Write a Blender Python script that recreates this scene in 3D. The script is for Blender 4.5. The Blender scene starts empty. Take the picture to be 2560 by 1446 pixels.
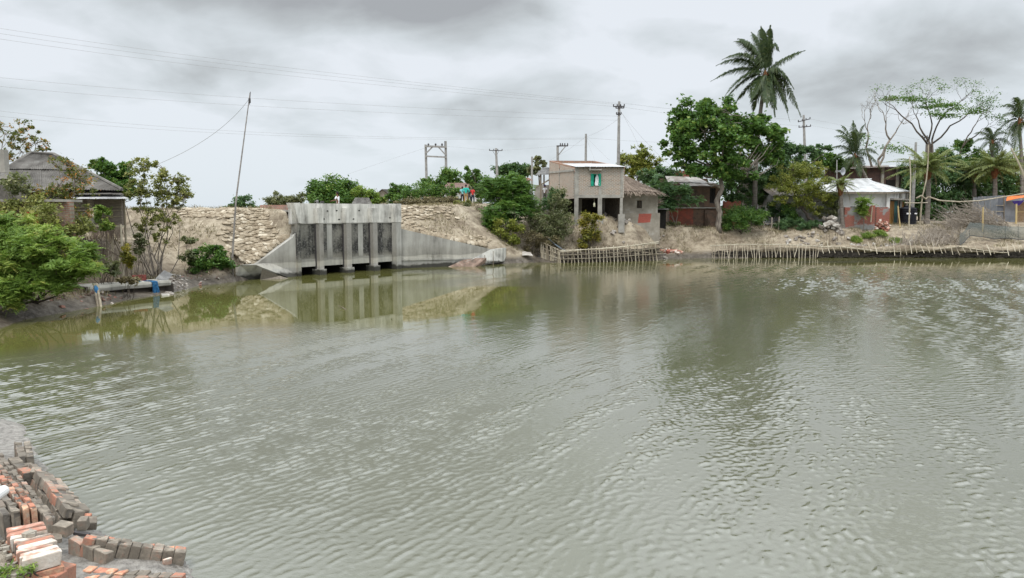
import bpy, bmesh, math, random
import numpy as np
from mathutils import Vector, Matrix
R = math.radians
rng = np.random.default_rng(7)
random.seed(7)
scene = bpy.context.scene
col = scene.collection

# ------------------------------------------------------------------ camera
CAM_H, FPX, PITCH = 3.9, 1900.0, R(5.8)
cam_data = bpy.data.cameras.new('camera')
cam_data.sensor_width = 36.0
cam_data.lens = FPX / 2560 * 36.0
cam_data.clip_start, cam_data.clip_end = 0.1, 6000
cam = bpy.data.objects.new('camera', cam_data)
cam.location = (0, 0, CAM_H)
cam.rotation_euler = (R(90) - PITCH, 0, 0)
col.objects.link(cam)
scene.camera = cam

# ------------------------------------------------------------------ sky
world = bpy.data.worlds.new('World')
scene.world = world
world.use_nodes = True
SUN_EL, SUN_ROT = R(62), R(200)
def build_sky():
    nt = world.node_tree; nt.nodes.clear(); N = nt.nodes.new; L = nt.links.new
    out = N('ShaderNodeOutputWorld'); bg = N('ShaderNodeBackground'); L(bg.outputs[0], out.inputs[0])
    bg.inputs['Strength'].default_value = 0.1
    sky = N('ShaderNodeTexSky'); sky.sky_type = 'NISHITA'; sky.sun_disc = False
    sky.sun_elevation = SUN_EL; sky.sun_rotation = SUN_ROT
    tc = N('ShaderNodeTexCoord'); sep = N('ShaderNodeSeparateXYZ'); L(tc.outputs['Generated'], sep.inputs[0])
    def m(op, a, b=None, clamp=False):
        n = N('ShaderNodeMath'); n.operation = op; n.use_clamp = clamp
        for i, v in enumerate((a, b)):
            if v is None: continue
            if isinstance(v, (int, float)): n.inputs[i].default_value = v
            else: L(v, n.inputs[i])
        return n.outputs[0]
    # cloud deck projected on a plane overhead
    den = m('ADD', m('MAXIMUM', sep.outputs[2], 0.0), 0.30)
    cx = m('DIVIDE', sep.outputs[0], den); cy = m('DIVIDE', sep.outputs[1], den)
    cmb = N('ShaderNodeCombineXYZ'); L(cx, cmb.inputs[0]); L(cy, cmb.inputs[1])
    def noise(scale, detail, rough, dist, off):
        mp = N('ShaderNodeMapping'); mp.inputs['Location'].default_value = off
        L(cmb.outputs[0], mp.inputs[0])
        n = N('ShaderNodeTexNoise'); L(mp.outputs[0], n.inputs['Vector'])
        n.inputs['Scale'].default_value = scale; n.inputs['Detail'].default_value = detail
        n.inputs['Roughness'].default_value = rough; n.inputs['Distortion'].default_value = dist
        return n.outputs['Fac']
    big = noise(1.1, 5, 0.5, 0.35, (SKY_OFF[0], SKY_OFF[1], 0.0))
    fine = noise(3.2, 6, 0.55, 0.3, (1.7, 4.1, 0.0))
    # the heavy grey bank hanging over the far side of the pond
    def bank(az, el, ra, re):
        d0 = (math.sin(R(az)) * math.cos(R(el)), math.cos(R(az)) * math.cos(R(el)), math.sin(R(el)))
        dx = m('SUBTRACT', cx, d0[0] / (d0[2] + .30)); dy = m('SUBTRACT', cy, d0[1] / (d0[2] + .30))
        q = m('ADD', m('POWER', m('DIVIDE', dx, ra), 2), m('POWER', m('DIVIDE', dy, re), 2))
        return m('SUBTRACT', 1.0, m('MULTIPLY', q, 1.0), True)
    dens = m('ADD', m('MULTIPLY', big, 0.70), m('MULTIPLY', fine, 0.30))
    for az, el, ra, re, k in ((-12, 16.5, .42, .26, .17), (6, 19.5, .15, .16, .14), (31, 19.5, .26, .14, .12), (-19, 9.5, .26, .14, .09), (-3, 13.5, .32, .2, .10), (14, 12, .3, .12, .06), (28, 12, .3, .12, .05)):
        dens = m('ADD', dens, m('MULTIPLY', bank(az, el, ra, re), k))
    dn = m('MULTIPLY', m('SUBTRACT', dens, SKY_LO), SKY_GAIN, True)
    ramp = N('ShaderNodeValToRGB'); L(dn, ramp.inputs[0])
    e = ramp.color_ramp.elements
    e[0].position = 0.0; e[0].color = (7.9, 8.3, 8.8, 1)
    e[1].position = 1.0; e[1].color = (3.9, 4.05, 4.2, 1)
    k = e.new(0.35); k.color = (6.5, 6.95, 7.25, 1)
    k = e.new(0.7); k.color = (5.0, 5.3, 5.45, 1)
    # towards the horizon the deck thins to an even pale blue white
    hz = m('SUBTRACT', 1.0, m('DIVIDE', m('MAXIMUM', sep.outputs[2], 0.0), 0.17), True)
    mixh = N('ShaderNodeMix'); mixh.data_type = 'RGBA'
    L(m('MULTIPLY', m('POWER', hz, 1.5), 0.72), mixh.inputs[0]); L(ramp.outputs[0], mixh.inputs[6])
    mixh.inputs[7].default_value = (6.9, 7.75, 8.35, 1)
    mix = N('ShaderNodeMix'); mix.data_type = 'RGBA'; mix.inputs[0].default_value = 0.93
    L(sky.outputs[0], mix.inputs[6]); L(mixh.outputs[2], mix.inputs[7])
    # overcast sky grows brighter towards the zenith
    mr = N('ShaderNodeMapRange'); mr.interpolation_type = 'SMOOTHSTEP'; L(sep.outputs[2], mr.inputs[0]); mr.inputs[1].default_value = .25; mr.inputs[2].default_value = .62
    zen = m('ADD', 1.0, m('MULTIPLY', mr.outputs[0], ZENITH))
    sc = N('ShaderNodeVectorMath'); sc.operation = 'SCALE'; L(mix.outputs[2], sc.inputs[0]); L(zen, sc.inputs['Scale'])
    L(sc.outputs[0], bg.inputs['Color'])
SKY_OFF, SKY_LO, SKY_GAIN, ZENITH = (3.3, 0.6), 0.45, 4.7, 2.0
build_sky()
sun_data = bpy.data.lights.new('sun', 'SUN')
sun_data.energy = 1.5
sun_data.angle = R(14)
sun_data.color = (1.0, 0.96, 0.9)
sun = bpy.data.objects.new('sun', sun_data)
sun.rotation_euler = (R(90) - SUN_EL, 0, -SUN_ROT + math.pi)
_sd = Vector((math.sin(SUN_ROT) * math.cos(SUN_EL), math.cos(SUN_ROT) * math.cos(SUN_EL), math.sin(SUN_EL)))
sun.rotation_euler = (-_sd).to_track_quat('-Z', 'Y').to_euler()
col.objects.link(sun)
vs = scene.view_settings
vs.view_transform = 'Standard'; vs.look = 'None'; vs.gamma = 1.0; vs.use_curve_mapping = False
vs.exposure = 0.08
try:
    scene.cycles.max_bounces = 6; scene.cycles.transparent_max_bounces = 12
    scene.cycles.sample_clamp_indirect = 6
    scene.cycles.use_denoising = True
except Exception: pass

# ------------------------------------------------------------------ place helpers
def ray(px, py):
    u, v = (px - 1280) / FPX, (723 - py) / FPX
    return Vector((u, math.cos(PITCH) + v * math.sin(PITCH), -math.sin(PITCH) + v * math.cos(PITCH)))
def at(px, py, Y):
    d = ray(px, py); t = Y / d.y
    return Vector((d.x * t, Y, CAM_H + d.z * t))
def gnd(px, py, z=0.0):
    d = ray(px, py); t = (z - CAM_H) / d.z
    return Vector((d.x * t, d.y * t, z))
def pm(Y): return Y / FPX            # metres per photo pixel at that distance

# ------------------------------------------------------------------ mesh helpers
class MB:
    def __init__(s): s.v = []; s.f = []
    def add(s, vs_, fs):
        b = len(s.v); s.v += [tuple(p) for p in vs_]; s.f += [tuple(i + b for i in f) for f in fs]; return s
    def box(s, c, size, rz=0.0, M=None, bev=0.0):
        hx, hy, hz = [k / 2 for k in size]
        vs_ = [Vector((x, y, z)) for z in (-hz, hz) for x, y in ((-hx, -hy), (hx, -hy), (hx, hy), (-hx, hy))]
        if M is None: M = Matrix.Rotation(rz, 4, 'Z')
        vs_ = [M @ p + Vector(c) for p in vs_]
        return s.add(vs_, [(3, 2, 1, 0), (4, 5, 6, 7), (0, 1, 5, 4), (1, 2, 6, 5), (2, 3, 7, 6), (3, 0, 4, 7)])
    def beam(s, p, q, w, h, up=(0, 0, 1)):
        p, q = Vector(p), Vector(q); d = (q - p).normalized(); up = Vector(up)
        if abs(d.dot(up)) > .98: up = Vector((0, 1, 0))
        a = d.cross(up).normalized() * w / 2; b = a.normalized().cross(d).normalized() * h / 2
        vs_ = [e + sa * a + sb * b for e in (p, q) for sa, sb in ((-1, -1), (1, -1), (1, 1), (-1, 1))]
        return s.add(vs_, [(0, 1, 2, 3), (7, 6, 5, 4), (0, 4, 5, 1), (1, 5, 6, 2), (2, 6, 7, 3), (3, 7, 4, 0)])
    def prism(s, pts, vec):
        n = len(pts); vec = Vector(vec); pts = [Vector(p) for p in pts]
        fs = [tuple(range(n)), tuple(range(2 * n - 1, n - 1, -1))]
        fs += [(i, i + n, (i + 1) % n + n, (i + 1) % n) for i in range(n)]
        return s.add(pts + [p + vec for p in pts], fs)
    def tube(s, pts, rad, n=6, cap=True):
        pts = [Vector(p) for p in pts]; k = len(pts)
        if not hasattr(rad, '__len__'): rad = [rad] * k
        vs_, fs = [], []
        ref = Vector((0, 0, 1))
        d0 = (pts[-1] - pts[0])
        if d0.length < 1e-6 or abs(d0.normalized().z) > .9: ref = Vector((0, 1, 0.05))
        for i, p in enumerate(pts):
            d = (pts[min(i + 1, k - 1)] - pts[max(i - 1, 0)]).normalized()
            a = d.cross(ref)
            if a.length < 1e-4: a = d.cross(Vector((1, 0, 0)))
            a.normalize(); b = d.cross(a)
            for j in range(n):
                t = 2 * math.pi * j / n
                vs_.append(p + (a * math.cos(t) + b * math.sin(t)) * rad[i])
        for i in range(k - 1):
            for j in range(n):
                fs.append((i * n + j, i * n + (j + 1) % n, (i + 1) * n + (j + 1) % n, (i + 1) * n + j))
        if cap: fs += [tuple(range(n - 1, -1, -1)), tuple(range((k - 1) * n, k * n))]
        return s.add(vs_, fs)
    def lathe(s, c, prof, n=20):
        c = Vector(c); vs_, fs = [], []
        for r_, z in prof:
            for j in range(n):
                t = 2 * math.pi * j / n; vs_.append(c + Vector((r_ * math.cos(t), r_ * math.sin(t), z)))
        for i in range(len(prof) - 1):
            for j in range(n):
                fs.append((i * n + j, i * n + (j + 1) % n, (i + 1) * n + (j + 1) % n, (i + 1) * n + j))
        fs += [tuple(range(n - 1, -1, -1)), tuple(range((len(prof) - 1) * n, len(prof) * n))]
        return s.add(vs_, fs)
    def grid(s, P):          # P: rows of points, open sheet
        r_, c_ = len(P), len(P[0])
        return s.add([p for row in P for p in row],
                     [(i * c_ + j, i * c_ + j + 1, (i + 1) * c_ + j + 1, (i + 1) * c_ + j) for i in range(r_ - 1) for j in range(c_ - 1)])
    def sheet(s, P, off):    # closed sheet with thickness vector off
        s.grid(P); off = Vector(off)
        s.grid([[Vector(p) + off for p in row] for row in P[::-1]])
        rim = [tuple(p) for p in P[0]] + [tuple(r_[-1]) for r_ in P[1:]] + [tuple(p) for p in P[-1][-2::-1]] + [tuple(r_[0]) for r_ in P[-2:0:-1]]
        n = len(rim); b = [Vector(p) for p in rim]
        return s.add(b + [p + off for p in b], [(i, (i + 1) % n, (i + 1) % n + n, i + n) for i in range(n)])
    def mesh(s, name, smooth=False):
        me = bpy.data.meshes.new(name); me.from_pydata(s.v, [], s.f)
        if smooth: me.polygons.foreach_set('use_smooth', [True] * len(me.polygons))
        me.update(); return me

def np_mesh(name, V, F, tint=None, smooth=False):
    me = bpy.data.meshes.new(name)
    V = np.asarray(V, np.float32); F = np.asarray(F, np.int32)
    me.vertices.add(len(V)); me.vertices.foreach_set('co', V.ravel())
    k = F.shape[1]; me.loops.add(F.size); me.loops.foreach_set('vertex_index', F.ravel())
    me.polygons.add(len(F)); me.polygons.foreach_set('loop_start', np.arange(0, F.size, k, dtype=np.int32))
    if smooth: me.polygons.foreach_set('use_smooth', np.ones(len(F), bool))
    if tint is not None:
        a = me.attributes.new('tint', 'FLOAT', 'FACE'); a.data.foreach_set('value', np.asarray(tint, np.float32))
    me.update(calc_edges=True); return me

WM = {}
def tag(o, label=None, cat=None, group=None, kind=None):
    if label: o['label'] = label
    if cat: o['category'] = cat
    if group: o['group'] = group
    if kind: o['kind'] = kind
    return o
def thing(name, label, cat, loc, group=None):
    o = bpy.data.objects.new(name, None); o.empty_display_size = .2; col.objects.link(o)
    o.location = loc; WM[o] = Matrix.Translation(Vector(loc)); return tag(o, label, cat, group)
def part(name, me, mat, parent, W=None, label=None, kind=None):
    """me in world coordinates when W is None, otherwise in local coordinates placed by world matrix W"""
    if isinstance(me, MB): me = me.mesh(name)
    o = bpy.data.objects.new(name, me); col.objects.link(o)
    if mat and not me.materials: me.materials.append(mat)
    pw = WM[parent]
    if W is None:
        me.transform(pw.inverted()); W = pw
    o.parent = parent; o.matrix_local = pw.inverted() @ W; WM[o] = W
    return tag(o, label, None, None, kind)
def solo(name, me, mat, label, cat, group=None, kind=None):
    if isinstance(me, MB): me = me.mesh(name)
    n = len(me.vertices); co = np.zeros(n * 3, np.float32); me.vertices.foreach_get('co', co); co = co.reshape(-1, 3)
    lo, hi = co.min(0), co.max(0); c = Vector((float(lo[0] + hi[0]) / 2, float(lo[1] + hi[1]) / 2, float(lo[2])))
    if kind == 'structure': c = Vector((0, 0, 0))
    me.transform(Matrix.Translation(-c))
    o = bpy.data.objects.new(name, me); o.location = c; col.objects.link(o)
    if mat: me.materials.append(mat)
    WM[o] = Matrix.Translation(c); return tag(o, label, cat, group, kind)

# ------------------------------------------------------------------ noise for relief
def _hash(ix, iy, s):
    h = (ix.astype(np.int64) * 374761393 + iy.astype(np.int64) * 668265263 + s * 144665) & 0x7fffffff
    h = (h ^ (h >> 13)) * 1274126177 & 0x7fffffff
    return ((h ^ (h >> 16)) & 0xffff) / 65535.0
def vnoise(x, y, s=0):
    ix, iy = np.floor(x), np.floor(y); fx, fy = x - ix, y - iy
    fx = fx * fx * (3 - 2 * fx); fy = fy * fy * (3 - 2 * fy)
    a, b, c, d = _hash(ix, iy, s), _hash(ix + 1, iy, s), _hash(ix, iy + 1, s), _hash(ix + 1, iy + 1, s)
    return (a * (1 - fx) + b * fx) * (1 - fy) + (c * (1 - fx) + d * fx) * fy - .5
def fbm(x, y, o=4, s=0):
    t, a = 0, 1.0
    for i in range(o):
        t = t + a * vnoise(x * 2 ** i, y * 2 ** i, s + i); a *= .5
    return t
def sstep(a, b, x):
    t = np.clip((x - a) / (b - a), 0, 1); return t * t * (3 - 2 * t)

# ------------------------------------------------------------------ material helpers
def nmat(name):
    m = bpy.data.materials.new(name); m.use_nodes = True; nt = m.node_tree
    return m, nt, nt.nodes['Principled BSDF'], nt.nodes.new, nt.links.new
def ramp_node(N, stops):
    r_ = N('ShaderNodeValToRGB'); e = r_.color_ramp.elements
    e[0].position, e[0].color = stops[0][0], (*stops[0][1], 1)
    e[1].position, e[1].color = stops[-1][0], (*stops[-1][1], 1)
    for p, c in stops[1:-1]:
        k = e.new(p); k.color = (*c, 1)
    return r_
def pos_vec(N, L, stretch=(1, 1, 1), rz=0.0):
    g = N('ShaderNodeNewGeometry'); mp = N('ShaderNodeMapping')
    mp.inputs['Scale'].default_value = stretch; mp.inputs['Rotation'].default_value = (0, 0, rz)
    L(g.outputs['Position'], mp.inputs[0]); return mp.outputs[0]
def tex_noise(N, L, vec, scale, detail=5, rough=.55, dist=0.0):
    n = N('ShaderNodeTexNoise'); L(vec, n.inputs['Vector']); n.inputs['Scale'].default_value = scale
    n.inputs['Detail'].default_value = detail; n.inputs['Roughness'].default_value = rough; n.inputs['Distortion'].default_value = dist
    return n.outputs['Fac']
def mathn(N, L, op, a, b=None, clamp=False):
    n = N('ShaderNodeMath'); n.operation = op; n.use_clamp = clamp
    for i, v in enumerate((a, b)):
        if v is None: continue
        if isinstance(v, (int, float)): n.inputs[i].default_value = v
        else: L(v, n.inputs[i])
    return n.outputs[0]
def mixc(N, L, fac, a, b, mode='MIX'):
    n = N('ShaderNodeMix'); n.data_type = 'RGBA'; n.blend_type = mode
    for i, v in ((0, fac), (6, a), (7, b)):
        if isinstance(v, (int, float)): n.inputs[i].default_value = v
        elif isinstance(v, tuple): n.inputs[i].default_value = (*v, 1)
        else: L(v, n.inputs[i])
    return n.outputs[2]
def add_bump(N, L, b, height, strength=.5, dist=.05):
    n = N('ShaderNodeBump'); n.inputs['Strength'].default_value = strength; n.inputs['Distance'].default_value = dist
    L(height, n.inputs['Height']); L(n.outputs[0], b.inputs['Normal'])
def mat_noise(name, stops, scale=3, detail=6, rough=.85, bump=.3, bdist=.03, stretch=(1, 1, 1), rnd=0.0, metal=0.0, rz=0.0, bscale=None):
    m, nt, b, N, L = nmat(name)
    v = pos_vec(N, L, stretch, rz)
    f = tex_noise(N, L, v, scale, detail)
    if rnd:
        oi = N('ShaderNodeObjectInfo')
        f = mathn(N, L, 'ADD', f, mathn(N, L, 'MULTIPLY', mathn(N, L, 'SUBTRACT', oi.outputs['Random'], .5), rnd))
    r_ = ramp_node(N, stops); L(f, r_.inputs[0]); L(r_.outputs[0], b.inputs['Base Color'])
    b.inputs['Roughness'].default_value = rough; b.inputs['Metallic'].default_value = metal
    b.inputs['Specular IOR Level'].default_value = .25
    if bump: add_bump(N, L, b, tex_noise(N, L, v, bscale or scale * 4, 4), bump, bdist)
    return m
def mat_brick(name, ang, c1, c2, mortar, dirt=(.2, .18, .15), dirt_amt=.5, bw=.25, bh=.085, ms=.012, plaster=None, pl_lo=.5, pl_soft=.08, pscale=.8):
    """brick courses on a wall whose direction in plan is ang; plaster covers part of it in ragged patches"""
    m, nt, b, N, L = nmat(name)
    g = N('ShaderNodeNewGeometry'); sp = N('ShaderNodeSeparateXYZ'); L(g.outputs['Position'], sp.inputs[0])
    u = mathn(N, L, 'ADD', mathn(N, L, 'MULTIPLY', sp.outputs[0], math.cos(ang)), mathn(N, L, 'MULTIPLY', sp.outputs[1], math.sin(ang)))
    cm = N('ShaderNodeCombineXYZ'); L(u, cm.inputs[0]); L(sp.outputs[2], cm.inputs[1])
    br = N('ShaderNodeTexBrick'); L(cm.outputs[0], br.inputs['Vector'])
    br.inputs['Scale'].default_value = 1.0; br.inputs['Brick Width'].default_value = bw; br.inputs['Row Height'].default_value = bh
    br.inputs['Mortar Size'].default_value = ms; br.inputs['Mortar Smooth'].default_value = .3; br.inputs['Bias'].default_value = -.1
    br.inputs['Color1'].default_value = (*c1, 1); br.inputs['Color2'].default_value = (*c2, 1); br.inputs['Mortar'].default_value = (*mortar, 1)
    c = br.outputs['Color']
    n1 = tex_noise(N, L, g.outputs['Position'], 2.2, 6, .6)
    r1 = ramp_node(N, [(.42, (0, 0, 0)), (.68, (1, 1, 1))]); L(n1, r1.inputs[0])
    c = mixc(N, L, mathn(N, L, 'MULTIPLY', r1.outputs[0], dirt_amt), c, dirt)
    n3 = tex_noise(N, L, g.outputs['Position'], 14, 3, .6)
    c = mixc(N, L, .5, c, mixc(N, L, n3, (.25, .25, .25), (.8, .8, .8)), 'OVERLAY')
    h = mathn(N, L, 'MULTIPLY', br.outputs['Fac'], -1.0)
    if plaster:
        n2 = tex_noise(N, L, g.outputs['Position'], pscale, 6, .6)
        pf = mathn(N, L, 'MULTIPLY', mathn(N, L, 'SUBTRACT', n2, pl_lo), 1 / pl_soft, True)
        pr = ramp_node(N, [(.3, tuple(k * .72 for k in plaster)), (.7, plaster)]); L(n1, pr.inputs[0])
        c = mixc(N, L, pf, c, pr.outputs[0]); h = mathn(N, L, 'ADD', h, mathn(N, L, 'MULTIPLY', pf, 1.3))
    L(c, b.inputs['Base Color']); b.inputs['Roughness'].default_value = .92; b.inputs['Specular IOR Level'].default_value = .15
    add_bump(N, L, b, h, .7, .015)
    return m
def mat_flat(name, c, rough=.8, var=.25, scale=6, spec=.3, metal=0.0):
    return mat_noise(name, [(.3, tuple(k * (1 - var) for k in c)), (.7, tuple(min(1, k * (1 + var)) for k in c))], scale, 5, rough, .15, .01, metal=metal)
def mat_leaf(name, stops, trans=.35, rough=.55):
    m, nt, b, N, L = nmat(name)
    a = N('ShaderNodeAttribute'); a.attribute_name = 'tint'
    r_ = ramp_node(N, stops); L(a.outputs['Fac'], r_.inputs[0]); L(r_.outputs[0], b.inputs['Base Color'])
    b.inputs['Roughness'].default_value = rough; b.inputs['Specular IOR Level'].default_value = .35
    tr = N('ShaderNodeBsdfTranslucent'); L(mixc(N, L, .35, r_.outputs[0], (.16, .22, .02)), tr.inputs[0])
    mx = N('ShaderNodeMixShader'); mx.inputs[0].default_value = trans
    L(b.outputs[0], mx.inputs[1]); L(tr.outputs[0], mx.inputs[2]); L(mx.outputs[0], nt.nodes['Material Output'].inputs[0])
    return m
# ------------------------------------------------------------------ the pond outline and the lie of the land
_shore_px = [(0, 822), (60, 800), (130, 788), (200, 775), (240, 768), (330, 748), (420, 735), (500, 715), (585, 705), (640, 696), (745, 690), (985, 672), (1255, 660),
             (1350, 656), (1400, 658), (1480, 655), (1640, 651), (1665, 648), (1780, 646), (1900, 645), (2100, 645), (2300, 644.5), (2560, 646)]
POND = []
SL_A, SL_B = gnd(745, 690), gnd(985, 672)          # foot of the sluice wall
SL_U = (SL_B - SL_A).normalized(); SL_N = Vector((SL_U.y, -SL_U.x, 0)); SL_L = (SL_B - SL_A).length
for p in _shore_px:
    if p[0] == 985: POND += [(SL_A + SL_U * .12).xy, (SL_A + SL_U * .9 - SL_N * 2.6).xy, (SL_B - SL_N * 2.6).xy]   # culverts run in under the road
    POND.append(gnd(*p).xy)
POND += [Vector((58, 65)), Vector((72, 50)), Vector((74, 8)), Vector((30, 3.2)), Vector((4, 5.0)), Vector((-1.2, 6.6))]
POND += [gnd(*p).xy for p in [(490, 1446), (470, 1400), (330, 1362), (240, 1325), (175, 1232), (100, 1150), (60, 1060)]]
POND += [Vector((-10.6, 14.6)), Vector((-13.5, 16.5)), Vector((-16.5, 20.5))]
POND = np.array([tuple(p) for p in POND])
_cul = [tuple((SL_A + SL_U * .12).xy), tuple((SL_A + SL_U * .9 - SL_N * 2.6).xy), tuple((SL_B - SL_N * 2.6).xy)]
POND_OUT = np.array([p for p in POND if tuple(p) not in _cul])   # outline without the culverts
WINGS = [(SL_A, gnd(640, 696), ((0, 2.7), (.12, 2.3), (1, .75))), (SL_B, gnd(1245, 661), ((0, 2.7), (.05, 2.62), (1, .95)))]
CREST = [(-70, 56, 4.0), (-40, 54.5, 4.0), (-26, 52.3, 4.05), (-15.8, 49.9, 4.1), (-9.8, 55.4, 4.2), (-6.0, 64, 4.4), (-4.2, 71, 4.62), (-1.5, 90, 4.6), (6, 140, 4.5)]
# x, y, plateau, bank lip height, lip width, rise width
CTRL = np.array([(-20, 28, 1.9, .4, 1.2, 5), (-20, 36, 2.5, .45, 2.0, 4.5), (-19, 43, 2.4, .5, 1.5, 5), (1, 60, 3.3, .45, 2.6, 6), (4, 62, 3.2, .45, 1.2, 4), (7, 64, 3.7, .6, .8, 2.8), (10.5, 65.5, 3.2, .55, .9, 2.3),
                 (14, 67, 2.7, .5, 1.4, 2.4), (18, 68, 2.6, .6, 1.0, 2.4), (25, 70, 2.5, 1.0, .5, 3.6), (38, 69, 2.7, 1.0, .5, 5), (52, 75, 3.0, .95, .6, 10),
                 (-5, 7, 1.1, .22, .9, 1.7), (-4.2, 6, 1.22, .22, .7, 1.3), (-8, 9, .95, .25, 1.8, 2.5), (-3, 5, 1.0, .2, .8, 2.5), (-4, 5.2, 1.25, .2, .7, 1.2), (-14, 15, 1.7, .3, 2.0, 4), (10, 1, 2.2, .3, 1, 4), (80, 30, 2.5, .6, 1, 6)])
POND_LAND = None
def pond_dist(x, y, poly=None):
    """signed distance to the pond outline, positive on land"""
    x = np.asarray(x, float).ravel(); y = np.asarray(y, float).ravel()
    dmin = np.full(len(x), 1e9); ins = np.zeros(len(x), bool)
    poly = POND if poly is None else poly; n = len(poly)
    for i in range(n):
        ax, ay = poly[i]; bx, by = poly[(i + 1) % n]
        ex, ey = bx - ax, by - ay
        t = np.clip(((x - ax) * ex + (y - ay) * ey) / (ex * ex + ey * ey), 0, 1)
        dmin = np.minimum(dmin, (x - ax - t * ex) ** 2 + (y - ay - t * ey) ** 2)
        cond = (ay > y) != (by > y)
        with np.errstate(divide='ignore', invalid='ignore'):
            ins ^= cond & (x < (bx - ax) * (y - ay) / (by - ay + 1e-12) + ax)
    d = np.sqrt(dmin); return np.where(ins, -d, d)
def crest_dist(x, y):
    best = np.full(len(x), 1e9); bz = np.zeros(len(x))
    for (ax, ay, az), (bx, by, bzz) in zip(CREST, CREST[1:]):
        ex, ey = bx - ax, by - ay
        t = np.clip(((x - ax) * ex + (y - ay) * ey) / (ex * ex + ey * ey), 0, 1)
        d = np.hypot(x - ax - t * ex, y - ay - t * ey)
        z = az + t * (bzz - az); k = d < best; best = np.where(k, d, best); bz = np.where(k, z, bz)
    return best, bz
def height(x, y, rough=True):
    x = np.asarray(x, float).ravel(); y = np.asarray(y, float).ravel()
    d = pond_dist(x, y)
    w = 1 / (((x[:, None] - CTRL[:, 0]) ** 2 + (y[:, None] - CTRL[:, 1]) ** 2) + .5) ** 1.6
    w /= w.sum(1, keepdims=True)
    P, A, wa, wr = (w @ CTRL[:, k] for k in (2, 3, 4, 5))
    d = d - .75 * sstep(18, 21, x) * (y > 58) * (d > 0) * np.clip(d / .75, 0, 1)
    dn = d + fbm(x * .8, y * .8, 3, 11) * np.clip(d, 0, .7)
    s1 = np.clip(dn / wa, 0, 1); s1 = 1 - (1 - s1) ** 2
    s2 = sstep(0, 1, (dn - wa) / wr)
    z = A * s1 + (P - A) * s2
    far = sstep(95, 160, y) ; z = z + far * (2.2 - z)
    cd, cz = crest_dist(x, y)
    e = cz - np.maximum(cd - 2.9, 0) * .66 - np.maximum(cd, 0) * .015
    d2 = pond_dist(x, y, POND_OUT); lim = .10 + 1.25 * np.clip(d2, 0, None)
    for a, b, prof in WINGS:
        ex, ey = b.x - a.x, b.y - a.y; t = np.clip(((x - a.x) * ex + (y - a.y) * ey) / (ex * ex + ey * ey), 0, 1)
        dw = np.hypot(x - a.x - t * ex, y - a.y - t * ey); hw = np.interp(t, [p[0] for p in prof], [p[1] for p in prof])
        lim = np.where((dw < 5) & (d2 > .45), np.maximum(lim, (hw + .75 * (dw - .3)) * sstep(5, 3, dw)), lim)
    sa, so = (x - SL_A.x) * SL_U.x + (y - SL_A.y) * SL_U.y, (x - SL_A.x) * SL_N.x + (y - SL_A.y) * SL_N.y
    lim = np.where((sa > -.3) & (sa < SL_L + .3) & (so < -.5) & (d > .3), 9, lim)
    e = np.minimum(e, lim)
    emb = e > z
    z = np.where(d > 0, np.maximum(z, e), z)
    z = np.where((d <= 0) & (d2 > 0), -.7, z)
    z = np.where(d2 <= 0, np.maximum(d2 * .45, -1.6) - .03, z)
    if rough:
        k = np.clip(d / .6, 0, 1)
        near = sstep(20, 12, y)
        # the mud shelf below the limewashed pier: soil stops short along the pier's water side
        pa, pb = gnd(112, 1392, 1.28), gnd(64, 1306, 1.28); ux, uy = (pb.x - pa.x), (pb.y - pa.y); ul = math.hypot(ux, uy); ux, uy = ux / ul, uy / ul
        al = (x - pa.x) * ux + (y - pa.y) * uy; sl = -(x - pa.x) * uy + (y - pa.y) * ux + .10 * fbm(x * 3, y * 3, 2, 66) - .25 * sstep(ul, ul + .8, al)
        mudz = .09 + .15 * np.clip(d, 0, 2) + .05 * fbm(x * 5, y * 5, 3, 67)
        z = np.where((y < 14) & (x < -1.5) & (d > 0), np.minimum(z, mudz + (1.3 - mudz) * sstep(-.03, .22, sl)), z)
        z = z + k * (.16 * fbm(x * .9, y * .9, 4, 3) * (1 - near) + .05 * fbm(x * 4, y * 4, 3, 5) + near * .03 * fbm(x * 7, y * 7, 3, 8))
        # gullies washed down the raw banks
        g = np.clip((d - .4) / 1.0, 0, 1) * sstep(7, 3, d) * (x > -2) * (y > 50)
        z = z - g * .35 * np.abs(fbm(x * .75, y * .3, 4, 21))
        z = np.where((d > 0), np.maximum(z, .015 + .02 * np.clip(d, 0, 1)), z)
    return z
def hz(x, y): return float(height([x], [y])[0])
def on(px, Y, dz=0.0):
    """ground point under image column px at distance Y"""
    x = (px - 1280) / FPX * Y
    for _ in range(3):
        z = hz(x, Y); d = Vector((0, Y * math.cos(PITCH) - (z - CAM_H) * math.sin(PITCH)))
        x = (px - 1280) / FPX * d.y
    return Vector((x, Y, z + dz))

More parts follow.
